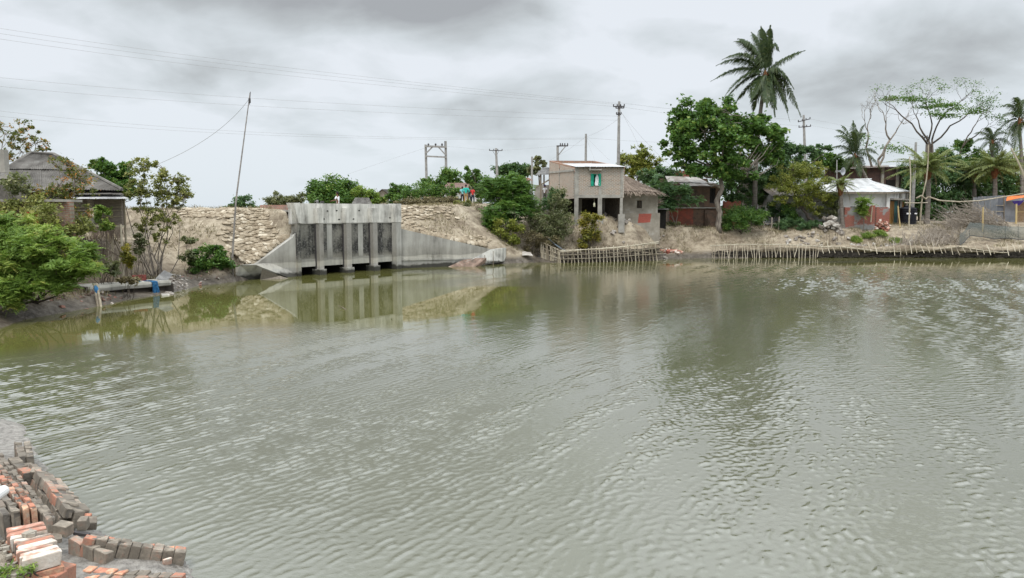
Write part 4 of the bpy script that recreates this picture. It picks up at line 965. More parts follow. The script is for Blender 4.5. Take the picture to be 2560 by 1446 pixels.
# ------------------------------------------------------------------ hut on stilts at the left bank
def build_stilt_hut():
    X = lambda px, y=36: at(px, 500, y).x
    Z = lambda py, y=36: at(240, py, y).z
    t = thing('stilt_hut', 'grey mat walled hut on stilts with a hipped corrugated roof', 'hut', (-20.5, 38, 2))
    xr = X(302); xl = X(-120); zf = Z(561)
    # walls: mat panels with split bamboo battens
    zt = Z(497)
    for a, b in ((X(232), xr), (X(165), X(219))):
        mb = MB(); wallb(mb, (a, 36.05), (b, 36.05), zf, zt, .06); o = part('wall_panel', mb, M['mat'], t); mb = MB()
        for py in (519, 527, 542): mb.beam((a, 35.99, Z(py + 1)), (b, 35.99, Z(py - 1)), .03, .045)
        part('batten', mb, M['bamboo'], o)
    mb = MB(); wallb(mb, (xl, 36.05), (X(165), 36.05), zf, zt, .06); part('wall_panel', mb, M['mudwall'], t)
    mb = MB(); wallb(mb, (X(219), 36.5), (X(232), 36.5), zf, zt, .04); part('window', mb, M['dark'], t)
    for za, zb_ in ((zf, Z(545)), (Z(521), zt)): mb = MB(); wallb(mb, (X(218), 36.03), (X(233), 36.03), za, zb_, .05); part('sill_panel', mb, M['mudwall'], t)
    mb = MB(); wallb(mb, (xr, 36.05), (X(306, 41.5), 41.5), zf - .1, zt + .2, .06); part('wall_panel', mb, M['mat'], t)
    mb = MB(); mb.prism([(xl, 36.08, zf - .14), (xr, 36.08, zf - .14), (X(305, 41.4), 41.4, zf - .14), (xl - 2, 41.4, zf - .14)], (0, 0, .12)); part('floor', mb, M['wood'], t)
    mb = MB(); mb.beam((X(160), 35.95, zf - .04), (xr + .1, 35.95, zf - .1), .1, .1); part('floor_beam', mb, M['bamboo'], t)
    for px, y, top in ((237, 36.0, zf), (276, 36.1, zf), (298, 35.9, zf), (310, 36.6, zt + .1), (262, 38.5, zf), (310, 40.5, zt), (232, 39.5, zf), (180, 36, zf), (120, 36, zf)):
        x = X(px, y); zb = hz(x, y) - .3
        if px == 298: zb = hz(x, y) - .2
        mb = MB(); mb.tube([(x, y, zb), (x + random.uniform(-.03, .03), y, (zb + top) / 2), (x + random.uniform(-.04, .04), y, top)], [.055, .05, .05], 7); part('stilt', mb, M['bamboo'], t)
    # braces and rags of straw under the floor
    mb = MB(); mb.beam((X(237), 36, zf - .9), (X(298), 36, zf - 1.6), .05, .05); mb.beam((X(262), 36.3, zf - .3), (X(300), 36.2, zf - 1.9), .04, .04); part('brace', mb, M['wood'], t)
    mb = MB()
    for _ in range(260):
        x = random.uniform(X(225), xr); z = zf - random.uniform(0, .12); L_ = random.uniform(.15, .75); w = random.uniform(.01, .025)
        dx = random.gauss(0, .08); mb.add([(x - w, 35.93, z), (x + w, 35.93, z), (x + dx + w * .5, 35.9, z - L_), (x + dx - w * .5, 35.9, z - L_)], [(0, 1, 2, 3)])
    part('straw', mb, M['thatch'], t)
    # skirt roof of tin, then the big lichened hip
    z1 = Z(478); y_out, y_in = 35.25, 36.9
    roof_sheets(t, (X(175, y_out), y_out, Z(497.5, y_out)), (X(320, y_out), y_out, Z(497.5, y_out)), (X(276, y_in), y_in, Z(480, y_in) + .05), (X(160, y_in), y_in, Z(478, y_in)), 6, M['tin_white'], 8, .016)
    roof_sheets(t, (X(168, y_out + .25), y_out + .25, Z(490, y_out + .25) + .06), (X(309, y_out + .25), y_out + .25, Z(490, y_out + .25) + .06), (X(278, y_in), y_in, Z(478, y_in) + .12), (X(160, y_in), y_in, Z(477, y_in) + .06), 5, M['asbestos'], 8, .016)
    roof_sheets(t, (X(320, y_out), y_out, Z(497.5, y_out)), (X(322, 41), 41, Z(497.5, y_out) + .1), (X(282, 40), 40, Z(480, y_in) + .15), (X(276, y_in), y_in, Z(480, y_in) + .05), 5, M['asbestos'], 7, .016)
    E0 = Vector((X(-60, 35.7), 35.7, Z(472, 35.7))); E1 = Vector((X(306, 35.7), 35.7, Z(475, 35.7))); R0 = Vector((X(84, 39), 39, Z(385, 39))); R1 = Vector((X(141, 39), 39, Z(388, 39)))
    E2 = Vector((X(309, 42.5), 42.5, E1.z + .15)); E3 = Vector((E0.x, 43.5, E0.z)); Rm0, Rm1 = E0.lerp(R0, .55), E1.lerp(R1, .55)
    roof_sheets(t, E0, E1, Rm1 + Vector((0, 0, .02)), Rm0, 9, M['asbestos'], 7, .022)
    roof_sheets(t, Rm0 + Vector((0, -.15, 0)), Rm1 + Vector((0.05, -.15, .0)), R1, R0, 6, M['asbestos'], 7, .022)
    roof_sheets(t, E1, E2, R1 + Vector((0, .4, 0)), R1, 7, M['asbestos'], 7, .022)
    roof_sheets(t, E3, E0, R0, R0 + Vector((0, .4, 0)), 6, M['asbestos'], 7, .022)
    mb = MB(); mb.tube([E1 + Vector((0, 0, .02)), R1 + Vector((0, 0, .06)), R0 + Vector((0, 0, .06)), E0], .08, 6); part('ridge_cap', mb, M['asbestos'], t)
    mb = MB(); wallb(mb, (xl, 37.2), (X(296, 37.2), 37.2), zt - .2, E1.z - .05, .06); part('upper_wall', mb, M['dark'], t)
build_stilt_hut()
def build_left_ruin():
    Y = 31.5; X = lambda px: at(px, 500, Y).x; Z = lambda py: at(60, py, Y).z
    t = thing('ruined_wall', 'crumbling brick wall with a grey slab on top behind the feathery bush', 'wall', (X(50), Y, 2))
    bk = mat_brick('crumbling_brick', 0, (.30, .15, .10), (.26, .17, .13), (.28, .25, .2), dirt=(.20, .17, .13), dirt_amt=.9)
    mb = MB(); wallb(mb, (X(-80), Y + .2), (X(172), Y + .2), 1.2, Z(505), .3); part('wall', mb, bk, t)
    mb = MB(); mb.box(((X(-80) + X(165)) / 2, Y + .5, Z(502)), (X(165) - X(-80), 1.4, .10)); part('slab', mb, M['conc_house'], t)
    mb = MB(); wallb(mb, (X(-80), Y + 1.0), (X(24), Y + 1.0), Z(500), Z(446), .3); part('back_wall', mb, mat_flat('blackened_plaster', (.12, .11, .095), .95, .5, 3), t)
    mb = MB(); mb.box((X(-22), Y + .9, Z(400)), (.3, .3, Z(372) - Z(430))); part('pillar', mb, M['conc_house'], t)
    mb = MB(); mb.box((X(-50), Y + 1.1, Z(442)), (X(20) - X(-120), .8, .12)); part('lintel', mb, M['conc_house'], t)
build_left_ruin()
# ------------------------------------------------------------------ plants
LF = {}
LF['bright'] = mat_leaf('feathery_leaf', [(0, (0.099, 0.168, 0.031)), (.5, (0.185, 0.297, 0.052)), (.85, (0.307, 0.397, 0.078)), (1, (0.466, 0.457, 0.118))])
LF['mid'] = mat_leaf('mid_green_leaf', [(0, (0.045, 0.103, 0.024)), (.5, (0.090, 0.188, 0.036)), (.9, (0.154, 0.269, 0.052)), (1, (0.255, 0.323, 0.075))])
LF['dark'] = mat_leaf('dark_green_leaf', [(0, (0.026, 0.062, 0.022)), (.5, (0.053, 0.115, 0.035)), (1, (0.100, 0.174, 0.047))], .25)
LF['olive'] = mat_leaf('olive_leaf', [(0, (0.129, 0.144, 0.044)), (.5, (0.239, 0.259, 0.070)), (1, (0.404, 0.383, 0.123))])
LF['tamarind'] = mat_leaf('yellow_green_leaf', [(0, (0.120, 0.151, 0.029)), (.5, (0.223, 0.259, 0.047)), (1, (0.383, 0.367, 0.079))])
LF['dull'] = mat_leaf('dusty_leaf', [(0, (0.095, 0.116, 0.054)), (.55, (0.183, 0.200, 0.092)), (1, (0.325, 0.320, 0.163))])
LF['rusty'] = mat_leaf('turning_leaf', [(0, (0.072, 0.102, 0.029)), (.45, (0.145, 0.167, 0.043)), (.7, (0.261, 0.217, 0.058)), (.85, (0.551, 0.232, 0.058)), (1, (0.600, 0.246, 0.072))])
LF['brown'] = mat_leaf('dry_brown_leaf', [(0, (0.087, 0.072, 0.043)), (.5, (0.189, 0.152, 0.080)), (1, (0.319, 0.275, 0.145))], .2)
LF['yellow'] = mat_leaf('yellowing_leaf', [(0, (0.116, 0.138, 0.029)), (.5, (0.246, 0.232, 0.043)), (1, (0.522, 0.406, 0.058))])
LF['palm'] = mat_leaf('palm_leaflet', [(0, (0.027, 0.049, 0.020)), (.5, (0.052, 0.084, 0.029)), (1, (0.108, 0.129, 0.045))], .25, .45)
LF['date'] = mat_leaf('date_leaflet', [(0, (0.084, 0.112, 0.035)), (.5, (0.160, 0.199, 0.055)), (1, (0.270, 0.284, 0.090))], .25, .5)
LF['fern'] = mat_leaf('blue_green_leaf', [(0, (0.049, 0.096, 0.045)), (.5, (0.092, 0.174, 0.072)), (1, (0.167, 0.278, 0.103))])
BK = {}
BK['grey'] = mat_noise('grey_bark', [(.3, (.12, .10, .085)), (.55, (.24, .205, .17)), (.75, (.36, .32, .27))], 4, 6, .95, .5, .03, stretch=(2, 2, .5))
BK['dark'] = mat_noise('dark_bark', [(.3, (.05, .04, .033)), (.7, (.14, .115, .09))], 5, 5, .95, .4, .02, stretch=(2, 2, .5))
BK['pale'] = mat_noise('pale_twig', [(.3, (.22, .185, .15)), (.7, (.42, .37, .31))], 5, 5, .9, .3, .02)
BK['palm'] = mat_noise('ringed_palm_bark', [(.3, (.10, .085, .07)), (.5, (.195, .17, .145)), (.7, (.29, .26, .235))], 3, 5, .95, .5, .03, stretch=(.6, .6, 6))
BK['fibre'] = mat_noise('orange_palm_fibre', [(.3, (.09, .045, .025)), (.6, (.22, .10, .045)), (.8, (.33, .17, .07))], 6, 5, .95, .5, .03, stretch=(2, 2, .5))

def unit(v): return v / (np.linalg.norm(v, axis=-1, keepdims=True) + 1e-9)
def scatter(blobs, n, nclump, clump, g, shell=.42, flat=.75):
    """leaf positions gathered in uneven clumps through a set of ellipsoids; returns points, clump tints, clump centres"""
    w = np.array([(b[3] * b[4] * b[5]) ** .6 for b in blobs]); w = w / w.sum()
    P, T, CC = [], [], []
    for b, wk in zip(blobs, w):
        nb = max(1, int(round(n * wk))); nc = max(3, int(round(nclump * wk)))
        c = np.array(b[:3]); r_ = np.array(b[3:6])
        cc = c + unit(g.normal(size=(nc, 3))) * (g.random((nc, 1)) ** shell) * r_
        sz = clump * (r_.mean()) * g.uniform(.55, 1.35, (nc, 1)); tn = g.normal(0, .16, nc)
        pk = g.random(nc) ** .7; pk /= pk.sum(); k = g.choice(nc, nb, p=pk)
        off = g.normal(size=(nb, 3)) * .52; off[:, 2] *= flat
        P.append(cc[k] + off * sz[k]); T.append(tn[k]); CC.append(cc)
    return np.concatenate(P), np.concatenate(T), np.concatenate(CC)
def leaf_quads(P, T, size, aspect, g, lift=.1, droop=0.0, wind=(0, 0, 0), var=.22):
    n = len(P); a = g.normal(size=(n, 3)); a[:, 2] = a[:, 2] * .6 + lift - droop; a = unit(a + np.array(wind))
    r_ = g.normal(size=(n, 3)) * .8; r_[:, 2] += .9
    b = unit(np.cross(a, unit(r_))); L_ = size * g.uniform(.6, 1.35, (n, 1)); W = L_ * aspect
    nn = np.cross(a, b)
    V = np.stack([P - a * L_ * .5, P + b * W * .5 + nn * W * .12, P + a * L_ * .5, P - b * W * .5 + nn * W * .12], 1)
    return V, np.clip(.5 + T + g.normal(0, var, n), 0, 1)
def pinnate(P, T, L_, k, leaf, aspect, g, droop=.25, up=.25, wind=(0, 0, 0)):
    """each point carries a compound leaf: k pairs of leaflets along a drooping stalk"""
    n = len(P); a = g.normal(size=(n, 3)); a[:, 2] = a[:, 2] * .4 + up; a = unit(a + np.array(wind))
    side = unit(np.cross(a, np.array([0, 0, 1.0]) + g.normal(0, .25, (n, 3)))); L1 = L_ * g.uniform(.65, 1.25, (n, 1))
    out, tt = [], []
    t0 = np.clip(.5 + T + g.normal(0, .14, n), 0, 1)
    for i in range(k):
        t = (i + .6) / k
        q = P + a * L1 * t - np.array([0, 0, 1.0]) * (droop * t * t) * L1
        s_ = leaf * (1 - .5 * abs(t - .45)) 
        for sg in (1, -1):
            d = unit(side * sg + a * .45 - np.array([0, 0, .25 + .3 * t])); w = np.cross(d, unit(a + g.normal(0, .2, (n, 3)))); w = unit(np.cross(w, d)) * s_ * aspect * .5
            out.append(np.stack([q, q + d * s_ * .5 + w, q + d * s_, q + d * s_ * .5 - w], 1)); tt.append(t0 + g.normal(0, .07, n))
    return np.concatenate(out), np.clip(np.concatenate(tt), 0, 1)
def quads_mesh(name, V, T):
    n = len(V); return np_mesh(name, V.reshape(-1, 3), np.arange(n * 4).reshape(n, 4), T)
def limb(mb, p, q, r0, r1, g, wob=.12, n=4, sides=5, sag=0.0):
    p, q = Vector(p), Vector(q); L_ = (q - p).length; pts = []
    ph = Vector(g.normal(size=3)) * L_ * wob
    for i in range(n + 1):
        t = i / n; pts.append(p.lerp(q, t) + ph * math.sin(math.pi * t) + Vector(g.normal(size=3)) * L_ * .025 * (0 < i < n) + Vector((0, 0, -sag * L_ * math.sin(math.pi * t))))
    mb.tube(pts, [r0 + (r1 - r0) * i / n for i in range(n + 1)], sides); return pts
def px_blob(px, py, Y, rx, ry, depth=None):
    c = at(px, py, Y); k = Y / FPX; return (c.x, c.y, c.z, rx * k, (depth or (rx + ry) / 2 * .9) * k, ry * k)
VSEED = [100]; DENS = 3.4
def tree(name, label, cat, base, blobs, leaf='mid', bark='grey', n=2500, size=.16, aspect=.5, nclump=60, clump=.36, stems=None, r0=.12, twigs=.5,
         kind='leaf', group=None, crown='crown', shell=.42, flat=.75, droop=0.0, wind=(-.25, 0, 0), pin=(.5, 6, .14, .4), fork=None, limbs=99):
    VSEED[0] += 1; g = np.random.default_rng(VSEED[0])
    n = int(n * (DENS if kind == 'leaf' else DENS * .75)); size *= 1.12
    base = Vector(base); t = thing(name, label, cat, base, group)
    P, T, CC = scatter(blobs, n, nclump, clump, g, shell, flat)
    mb = MB()
    if stems is None:       # one trunk to a fork, limbs on to the clumps
        cz = min(b[2] - b[5] * .5 for b in blobs); cx = sum(b[0] for b in blobs) / len(blobs); cy = sum(b[1] for b in blobs) / len(blobs)
        fk = Vector(fork) if fork else base.lerp(Vector((cx, cy, max(cz, base.z + .3))), .85)
        limb(mb, base - Vector((0, 0, .3)), fk, r0 * 1.15, r0 * .75, g, .025, 5, 8); starts = [fk]
        for b in blobs[:limbs]:
            e = Vector(b[:3]); pts = limb(mb, fk, e, r0 * .5, r0 * .16, g, .10, 5, 6); starts += pts[2:]
    else:                   # many stems straight out of the ground
        starts = []
        for i in range(stems):
            b = blobs[i % len(blobs)]; e = Vector(b[:3]) + Vector(g.normal(size=3)) * min(b[3:6]) * .45; o = Vector((g.normal() * .18, g.normal() * .18, -.2))
            pts = limb(mb, base + o, e, r0 * g.uniform(.6, 1.1), r0 * .25, g, .10, 5, 5); starts += pts[2:]
    S_ = np.array([tuple(s) for s in starts])
    k = g.permutation(len(CC))[:int(len(CC) * twigs)]
    for c in CC[k]:
        j = np.argmin(((S_ - c) ** 2).sum(1)); limb(mb, S_[j], c, r0 * .16 + .008, .008, g, .10, 3, 4)
    part('trunk', mb.mesh('trunk', True), BK[bark], t)
    if kind == 'pinnate': V, tt = pinnate(P, T, pin[0], pin[1], pin[2], pin[3], g, wind=wind)
    else: V, tt = leaf_quads(P, T, size, aspect, g, .1, droop, wind)
    part(crown, quads_mesh(crown, V, tt), LF[leaf], t)
    return t
def bush(label, px, Y, blobs, leaf, n, size=.12, dz=0, base=None, **kw):
    b = base or on(px, Y, dz); kw.setdefault('stems', 5); kw.setdefault('r0', .035); kw.setdefault('nclump', 45); kw.setdefault('crown', 'foliage'); kw.setdefault('bark', 'dark')
    return tree(kw.pop('name', 'bush'), label, 'bush', b, [px_blob(*q) for q in blobs], leaf, n=n, size=size, **kw)

def frond_mesh(p0, p1, p2, nl, ll, g, wind=(-.35, 0, 0), hang=.7, wid=.045, rr=.03, vee=.45):
    """one palm frond: stalk p0-p1-p2 and nl pairs of narrow hanging leaflets; faces 0.. are leaflets"""
    p0, p1, p2 = (np.array(tuple(p)) for p in (p0, p1, p2)); V, T = [], []
    W = np.array(wind); dn = np.array([0, 0, -1.0])
    t = np.linspace(.10, .995, nl)[:, None]
    C_ = (1 - t) ** 2 * p0 + 2 * t * (1 - t) * p1 + t * t * p2
    D = unit(2 * (1 - t) * (p1 - p0) + 2 * t * (p2 - p1))
    ref = np.array([0, 0, 1.0]); sd = np.cross(D, ref); bad = np.linalg.norm(sd, axis=1) < .2; sd[bad] = np.array([1.0, .3, 0]); sd = unit(sd); upv = unit(np.cross(sd, D))
    env = (np.sin(np.clip(t * 1.02 + .08, 0, 1) ** .75 * math.pi) ** .55 * .85 + .15)
    for s_ in (1, -1):
        d1 = unit(D * .55 + sd * s_ * .9 + upv * vee * .5 + W * .4 + g.normal(0, .10, (nl, 3)))
        d2 = unit(D * .45 + sd * s_ * .45 + dn * hang * 1.3 + W + g.normal(0, .14, (nl, 3)))
        L_ = ll * env * g.uniform(.75, 1.1, (nl, 1)); m_ = C_ + d1 * L_ * .45; e = m_ + d2 * L_ * .55; w = unit(np.cross(d1, upv + .01)) * wid * .5
        V.append(np.stack([C_ - w * .6, C_ + w * .6, m_ + w, m_ - w], 1)); V.append(np.stack([m_ - w, m_ + w, e + w * .15, e - w * .15], 1))
        tn = np.clip(.5 + g.normal(0, .2, nl), 0, 1); T += [tn, tn]
    V = np.concatenate(V); T = np.concatenate(T); F = np.arange(len(V) * 4).reshape(-1, 4)
    # stalk
    k = 9; ts = np.linspace(0, 1, k)[:, None]; C2 = (1 - ts) ** 2 * p0 + 2 * ts * (1 - ts) * p1 + ts * ts * p2
    mb = MB(); mb.tube([Vector(c) for c in C2], [rr * (1 - .8 * i / (k - 1)) for i in range(k)], 4, False)
    V2 = np.array(mb.v); F2 = np.array(mb.f) + len(V) * 4
    return np_mesh('frond', np.concatenate([V.reshape(-1, 3), V2]), np.concatenate([F, F2]), np.concatenate([T, np.full(len(F2), .95)]))
def palm(label, base, top, fronds, leaf='palm', r0=.2, r1=.14, nl=46, ll=.9, name='coconut_palm', nuts=0, fibre=True, group=None, hang=.7, wid=.05, wind=(-.35, 0, 0), bend=.3, skirt=0):
    """fronds: list of (tip offset vector, arch height)"""
    VSEED[0] += 1; g = np.random.default_rng(VSEED[0]); base, top = Vector(base), Vector(top)
    t = thing(name, label, 'palm tree', base, group)
    mb = MB(); pts, rad = [], []
    for i in range(29):
        f = i / 28; p = base.lerp(top, f) + Vector((bend * math.sin(math.pi * f), 0, -.3 * (1 - f) ** 4)); pts.append(p); rad.append((r0 + (r1 - r0) * f) * (1.0 + (.10 if i % 2 else 0)) * (1 + .5 * (1 - f) ** 8))
    mb.tube(pts, rad, 9); part('trunk', mb.mesh('trunk', True), BK['palm'], t)
    if fibre:
        mb = MB(); mb.tube([top - Vector((0, 0, .9)), top - Vector((0, 0, .4)), top + Vector((0, 0, .05)), top + Vector((0, 0, .5))], [r1 * 1.0, r1 * 1.7, r1 * 1.6, r1 * .5], 9)
        for i in range(14):
            a = g.uniform(0, 6.28); z = g.uniform(-.7, .1); mb.tube([top + Vector((math.cos(a) * r1, math.sin(a) * r1, z)), top + Vector((math.cos(a) * r1 * 2.6, math.sin(a) * r1 * 2.6, z + .35))], [.05, .02], 4)
        part('fibre_sheath', mb.mesh('fibre_sheath', True), BK['fibre'], t)
    for off, arch in fronds:
        off = Vector(off); p2 = top + off; p1 = top + off * .42 + Vector((0, 0, arch))
        part('frond', frond_mesh(top + Vector((0, 0, .1)), p1, p2, nl, ll, g, wind, hang, wid), LF[leaf], t)
    for i in range(nuts):
        a = i * 2.4; mb = MB(); c = top + Vector((math.cos(a) * .38, math.sin(a) * .38 - .1, -.25 - .12 * (i % 3))); mb.lathe(c, [(.03, -.16), (.11, -.08), (.13, 0), (.10, .09), (.03, .15)], 8); part('coconut', mb.mesh('coconut', True), LF['tamarind'], t)
    for i in range(skirt):
        a = i * 1.3; part('dead_frond', frond_mesh(top, top + Vector((math.cos(a) * .8, math.sin(a) * .8, -.2)), top + Vector((math.cos(a) * .9, math.sin(a) * .9, -1.5)), 22, ll * .6, g, (0, 0, 0), .9, wid), LF['brown'], t)
    return t
def ring(n, L_, g, lo=-.5, hi=.9, wind=-.15):
    out = []
    for i in range(n):
        a = i * 2.399 + g.normal(0, .2); el = hi - (hi - lo) * ((i + .5) / n) + g.normal(0, .08); l = L_ * g.uniform(.85, 1.12)
        out.append((Vector((math.cos(a) * math.cos(el) * l + wind * l * .5, math.sin(a) * math.cos(el) * l, math.sin(el) * l * .8)), .28 * L_ * (1 - .3 * abs(el))))
    return out

def build_left_plants():
    # big feathery bush overhanging the water at the left
    tree('bush', 'big bright green feathery bush overhanging the water at the left edge', 'bush', on(40, 29.2), [px_blob(*q) for q in
         ((70, 655, 27.6, 95, 62), (165, 660, 27.8, 72, 52), (25, 575, 28.4, 70, 42), (110, 605, 28.2, 75, 32), (205, 625, 28.4, 42, 32), (-60, 640, 28, 90, 90), (40, 715, 26.9, 80, 36), (150, 705, 27.2, 70, 24), (212, 668, 27.6, 36, 28), (5, 745, 26.6, 60, 22))],
         'bright', 'dark', n=5600, nclump=230, clump=.32, stems=9, r0=.06, twigs=.5, kind='pinnate', pin=(.29, 6, .105, .40), crown='foliage', shell=.5, flat=.6)
    tree('tree', 'tall thin tree with sparse turning leaves rising at the left edge above the hut roof', 'tree', on(40, 43), [px_blob(*q) for q in
         ((12, 335, 40, 22, 42), (55, 330, 40, 18, 40), (78, 345, 40, 26, 34), (110, 372, 40, 26, 22), (50, 378, 40, 34, 26), (20, 395, 40, 25, 20))], 'rusty', 'pale', n=430, size=.14, nclump=70, clump=.30, stems=9, r0=.045, twigs=.9)
    tree('tree', 'slender tree with orange and green leaves standing in front of the hut roof', 'tree', on(160, 33.5), [px_blob(*q) for q in
         ((180, 425, 33.4, 46, 26), (150, 405, 33.4, 34, 20), (205, 470, 33.4, 42, 40), (150, 470, 33.4, 38, 36), (110, 480, 33.4, 36, 30), (180, 520, 33.4, 48, 30), (215, 530, 33, 30, 22))], 'rusty', 'grey', n=700, size=.12, nclump=90, clump=.34, stems=8, r0=.05, twigs=.8)
    tree('tree', 'leafy dark green tree behind the stilt hut roof', 'tree', on(270, 47), [px_blob(*q) for q in
         ((262, 432, 45, 34, 34), (300, 440, 45, 30, 34), (235, 405, 45, 22, 12), (290, 470, 45, 50, 30), (325, 470, 45, 24, 24))], 'mid', n=1700, size=.24, aspect=.5, nclump=70, clump=.32, r0=.12)
    tree('tree', 'many stemmed bare legged tree with a loose crown on the slope beside the hut', 'tree', on(392, 38.6), [px_blob(*q) for q in
         ((350, 430, 38.5, 32, 32), (372, 412, 38.5, 26, 18), (405, 445, 38.5, 36, 28), (445, 465, 38.5, 34, 30), (462, 492, 38.5, 26, 24), (345, 480, 38.5, 34, 30), (395, 490, 38.5, 40, 28), (430, 510, 38.5, 32, 20), (355, 520, 38.5, 26, 22), (385, 545, 38.5, 30, 26), (425, 550, 38.5, 28, 22), (360, 575, 38.4, 20, 22), (400, 590, 38.3, 22, 20))], 'olive', 'grey', n=2700, size=.12, nclump=270, clump=.26, stems=13, r0=.045, twigs=.7, shell=.55)
    bush('rounded dark leafy shrub at the foot of the slope left of the bamboo mast', 528, 42.6, ((525, 645, 42.3, 46, 28), (500, 662, 42.1, 34, 18), (556, 662, 42.3, 28, 20), (538, 624, 42.5, 26, 14)), 'mid', 2200, .15, shell=.4)
    for i, (px, py, Y, rx, ry, lf, lab) in enumerate(((318, 640, 35.8, 16, 34, 'yellow', 'thin yellowing weed on the bank under the hut'), (275, 672, 34.4, 26, 22, 'dull', 'low dusty weed behind the left end of the concrete ledge'), (350, 610, 37.5, 18, 24, 'dull', 'dusty weed at the foot of the many stemmed tree'),
         (255, 540, 35.2, 22, 24, 'bright', 'small fresh green shoot growing against the hut wall'), (268, 566, 34.9, 22, 16, 'bright', 'small green sprig below the hut floor'), (470, 640, 41.8, 26, 12, 'dull', 'dry weed on the slope left of the round shrub'), (470, 600, 43.5, 22, 10, 'dull', 'faint dry weed half way up the bare slope'),
         (318, 700, 33.8, 30, 10, 'brown', 'dead brown twigs behind the concrete ledge'), (70, 535, 30.6, 95, 46, 'olive', 'olive weeds growing in front of the ruined wall'), (165, 560, 32.0, 60, 56, 'olive', 'dusty thicket between ruined wall and stilt hut'), (30, 462, 31.2, 48, 26, 'dull', 'dusty creeper on the blackened top of the ruined wall'), (600, 541, 48.4, 9, 7, 'mid', 'little green tuft at the top of the slope left of the sluice'))):
        bush(lab, px, Y, ((px, py, Y, rx, ry),), lf, 260 if i not in (8, 9) else 1300, .13, name='weed', stems=6, nclump=14, r0=.018)
    # far trees behind the embankment road, left of the sluice
    far = (('bush', 'small blue green tree furthest left behind the embankment', 'fern', 90, ((605, 507, 90, 28, 16), (580, 520, 90, 22, 9), (632, 520, 90, 20, 9)), 900, .26),
           ('bush', 'spiky olive thicket behind the brick parapet', 'dull', 78, ((690, 500, 78, 36, 18), (740, 500, 78, 26, 17), (715, 508, 78, 40, 12)), 1500, .2),
           ('tree', 'round topped bright green tree behind the man at the sluice', 'mid', 82, ((835, 478, 82, 66, 36), (800, 485, 82, 34, 30), (870, 480, 82, 36, 30), (845, 500, 81, 70, 22)), 4200, .26),
           ('bush', 'light green bushes right of the round tree', 'bright', 80, ((905, 490, 80, 30, 24), (935, 493, 80, 26, 16), (950, 504, 80, 26, 10)), 1500, .22),
           ('tree', 'dark bushy tree above the right end of the sluice', 'mid', 78, ((995, 478, 78, 24, 22), (985, 498, 78, 26, 18), (1028, 482, 78, 20, 22)), 1500, .2),
           ('tree', 'dense dark tree behind the frame shaped power poles', 'mid', 92, ((1125, 440, 92, 30, 22), (1100, 462, 92, 44, 22), (1150, 462, 92, 30, 22), (1070, 466, 92, 26, 20)), 2600, .26),
           ('bush', 'broad thicket with brown undersides left of the men', 'mid', 74, ((1060, 485, 74, 50, 24), (1100, 475, 74, 40, 20), (1020, 498, 74, 36, 16), (1135, 490, 74, 22, 18)), 2600, .18),
           ('bush', 'brown leafy scrub along the road edge left of the men', 'brown', 72.6, ((1075, 502, 72.6, 58, 10), (1025, 507, 72.6, 40, 8), (1130, 503, 72.6, 22, 9)), 1800, .15),
           ('tree', 'bright leafy tree behind the man in red', 'mid', 78, ((1185, 445, 78, 30, 20), (1205, 470, 78, 34, 24), (1245, 470, 78, 34, 22), (1175, 425, 78, 14, 8)), 2200, .22),
           ('tree', 'flat topped dark rain tree in the distance right of the single pole', 'dark', 130, ((1280, 422, 130, 48, 14), (1300, 432, 130, 40, 12), (1255, 430, 130, 22, 10)), 2000, .4),
           ('tree', 'feathery grey green tree behind the small pole', 'dull', 120, ((1345, 405, 120, 14, 13), (1338, 425, 120, 18, 14), (1360, 410, 120, 8, 12)), 900, .32),
           ('tree', 'pale yellow green tree behind the brick house roof', 'tamarind', 88, ((1600, 385, 88, 32, 20), (1575, 405, 88, 34, 22), (1620, 410, 88, 34, 24), (1590, 430, 88, 44, 18)), 2200, .27),
           ('tree', 'blue green feathery tree behind the thatched roof', 'fern', 77, ((1625, 440, 77, 30, 18), (1655, 430, 77, 24, 20), (1680, 440, 77, 24, 26), (1640, 460, 77, 36, 18)), 2200, .2))
    for nm, lab, lf, Y, bl, n, sz in far:
        px = sum(b[0] for b in bl) / len(bl); b = on(px, Y)
        tree(nm, lab, nm, b, [px_blob(*q) for q in bl], lf, 'dark', n=n, size=sz, nclump=int(30 + n / 30), clump=.30, stems=None if nm == 'tree' else 6, r0=.14 if nm == 'tree' else .05, crown='crown' if nm == 'tree' else 'foliage', twigs=.4)
    # right of the sluice, up the bank to the house
    bush('tall bright green bushy tree between the men and the brick house', 1275, 61.5, ((1265, 480, 62, 46, 40), (1230, 480, 62.5, 30, 36), (1310, 480, 62, 34, 38), (1245, 530, 61, 38, 36), (1300, 520, 61, 44, 36), (1225, 570, 60.5, 20, 42), (1280, 450, 63, 40, 16), (1330, 510, 62, 24, 30), (1235, 545, 60.5, 28, 26)), 'mid', 1500,
         kind='pinnate', pin=(.55, 6, .21, .42), nclump=170, clump=.30, stems=None, r0=.10, name='tree', shell=.45)
    bush('yellow green shrub at the water edge by the right toe block', 1262, 59.6, ((1262, 590, 59.3, 32, 34), (1285, 570, 59.3, 24, 26), (1250, 560, 59.3, 20, 24), (1240, 612, 59.2, 18, 14), (1282, 606, 59.2, 20, 16)), 'tamarind', 1800, .15, stems=8)
    bush('dull olive bushes on the bank left of the house columns', 1375, 61.5, ((1380, 540, 61.5, 46, 40), (1395, 500, 61.8, 28, 30), (1345, 560, 61, 34, 36), (1410, 570, 61, 28, 36), (1365, 590, 60.6, 40, 24)), 'dull', 3600, .14, stems=10, nclump=130)
    bush('brown dry undergrowth behind the left bend of the bamboo fence', 1335, 60.3, ((1335, 600, 60.3, 40, 22), (1310, 625, 60, 26, 12), (1375, 610, 60.2, 34, 18)), 'brown', 1700, .12, stems=8)
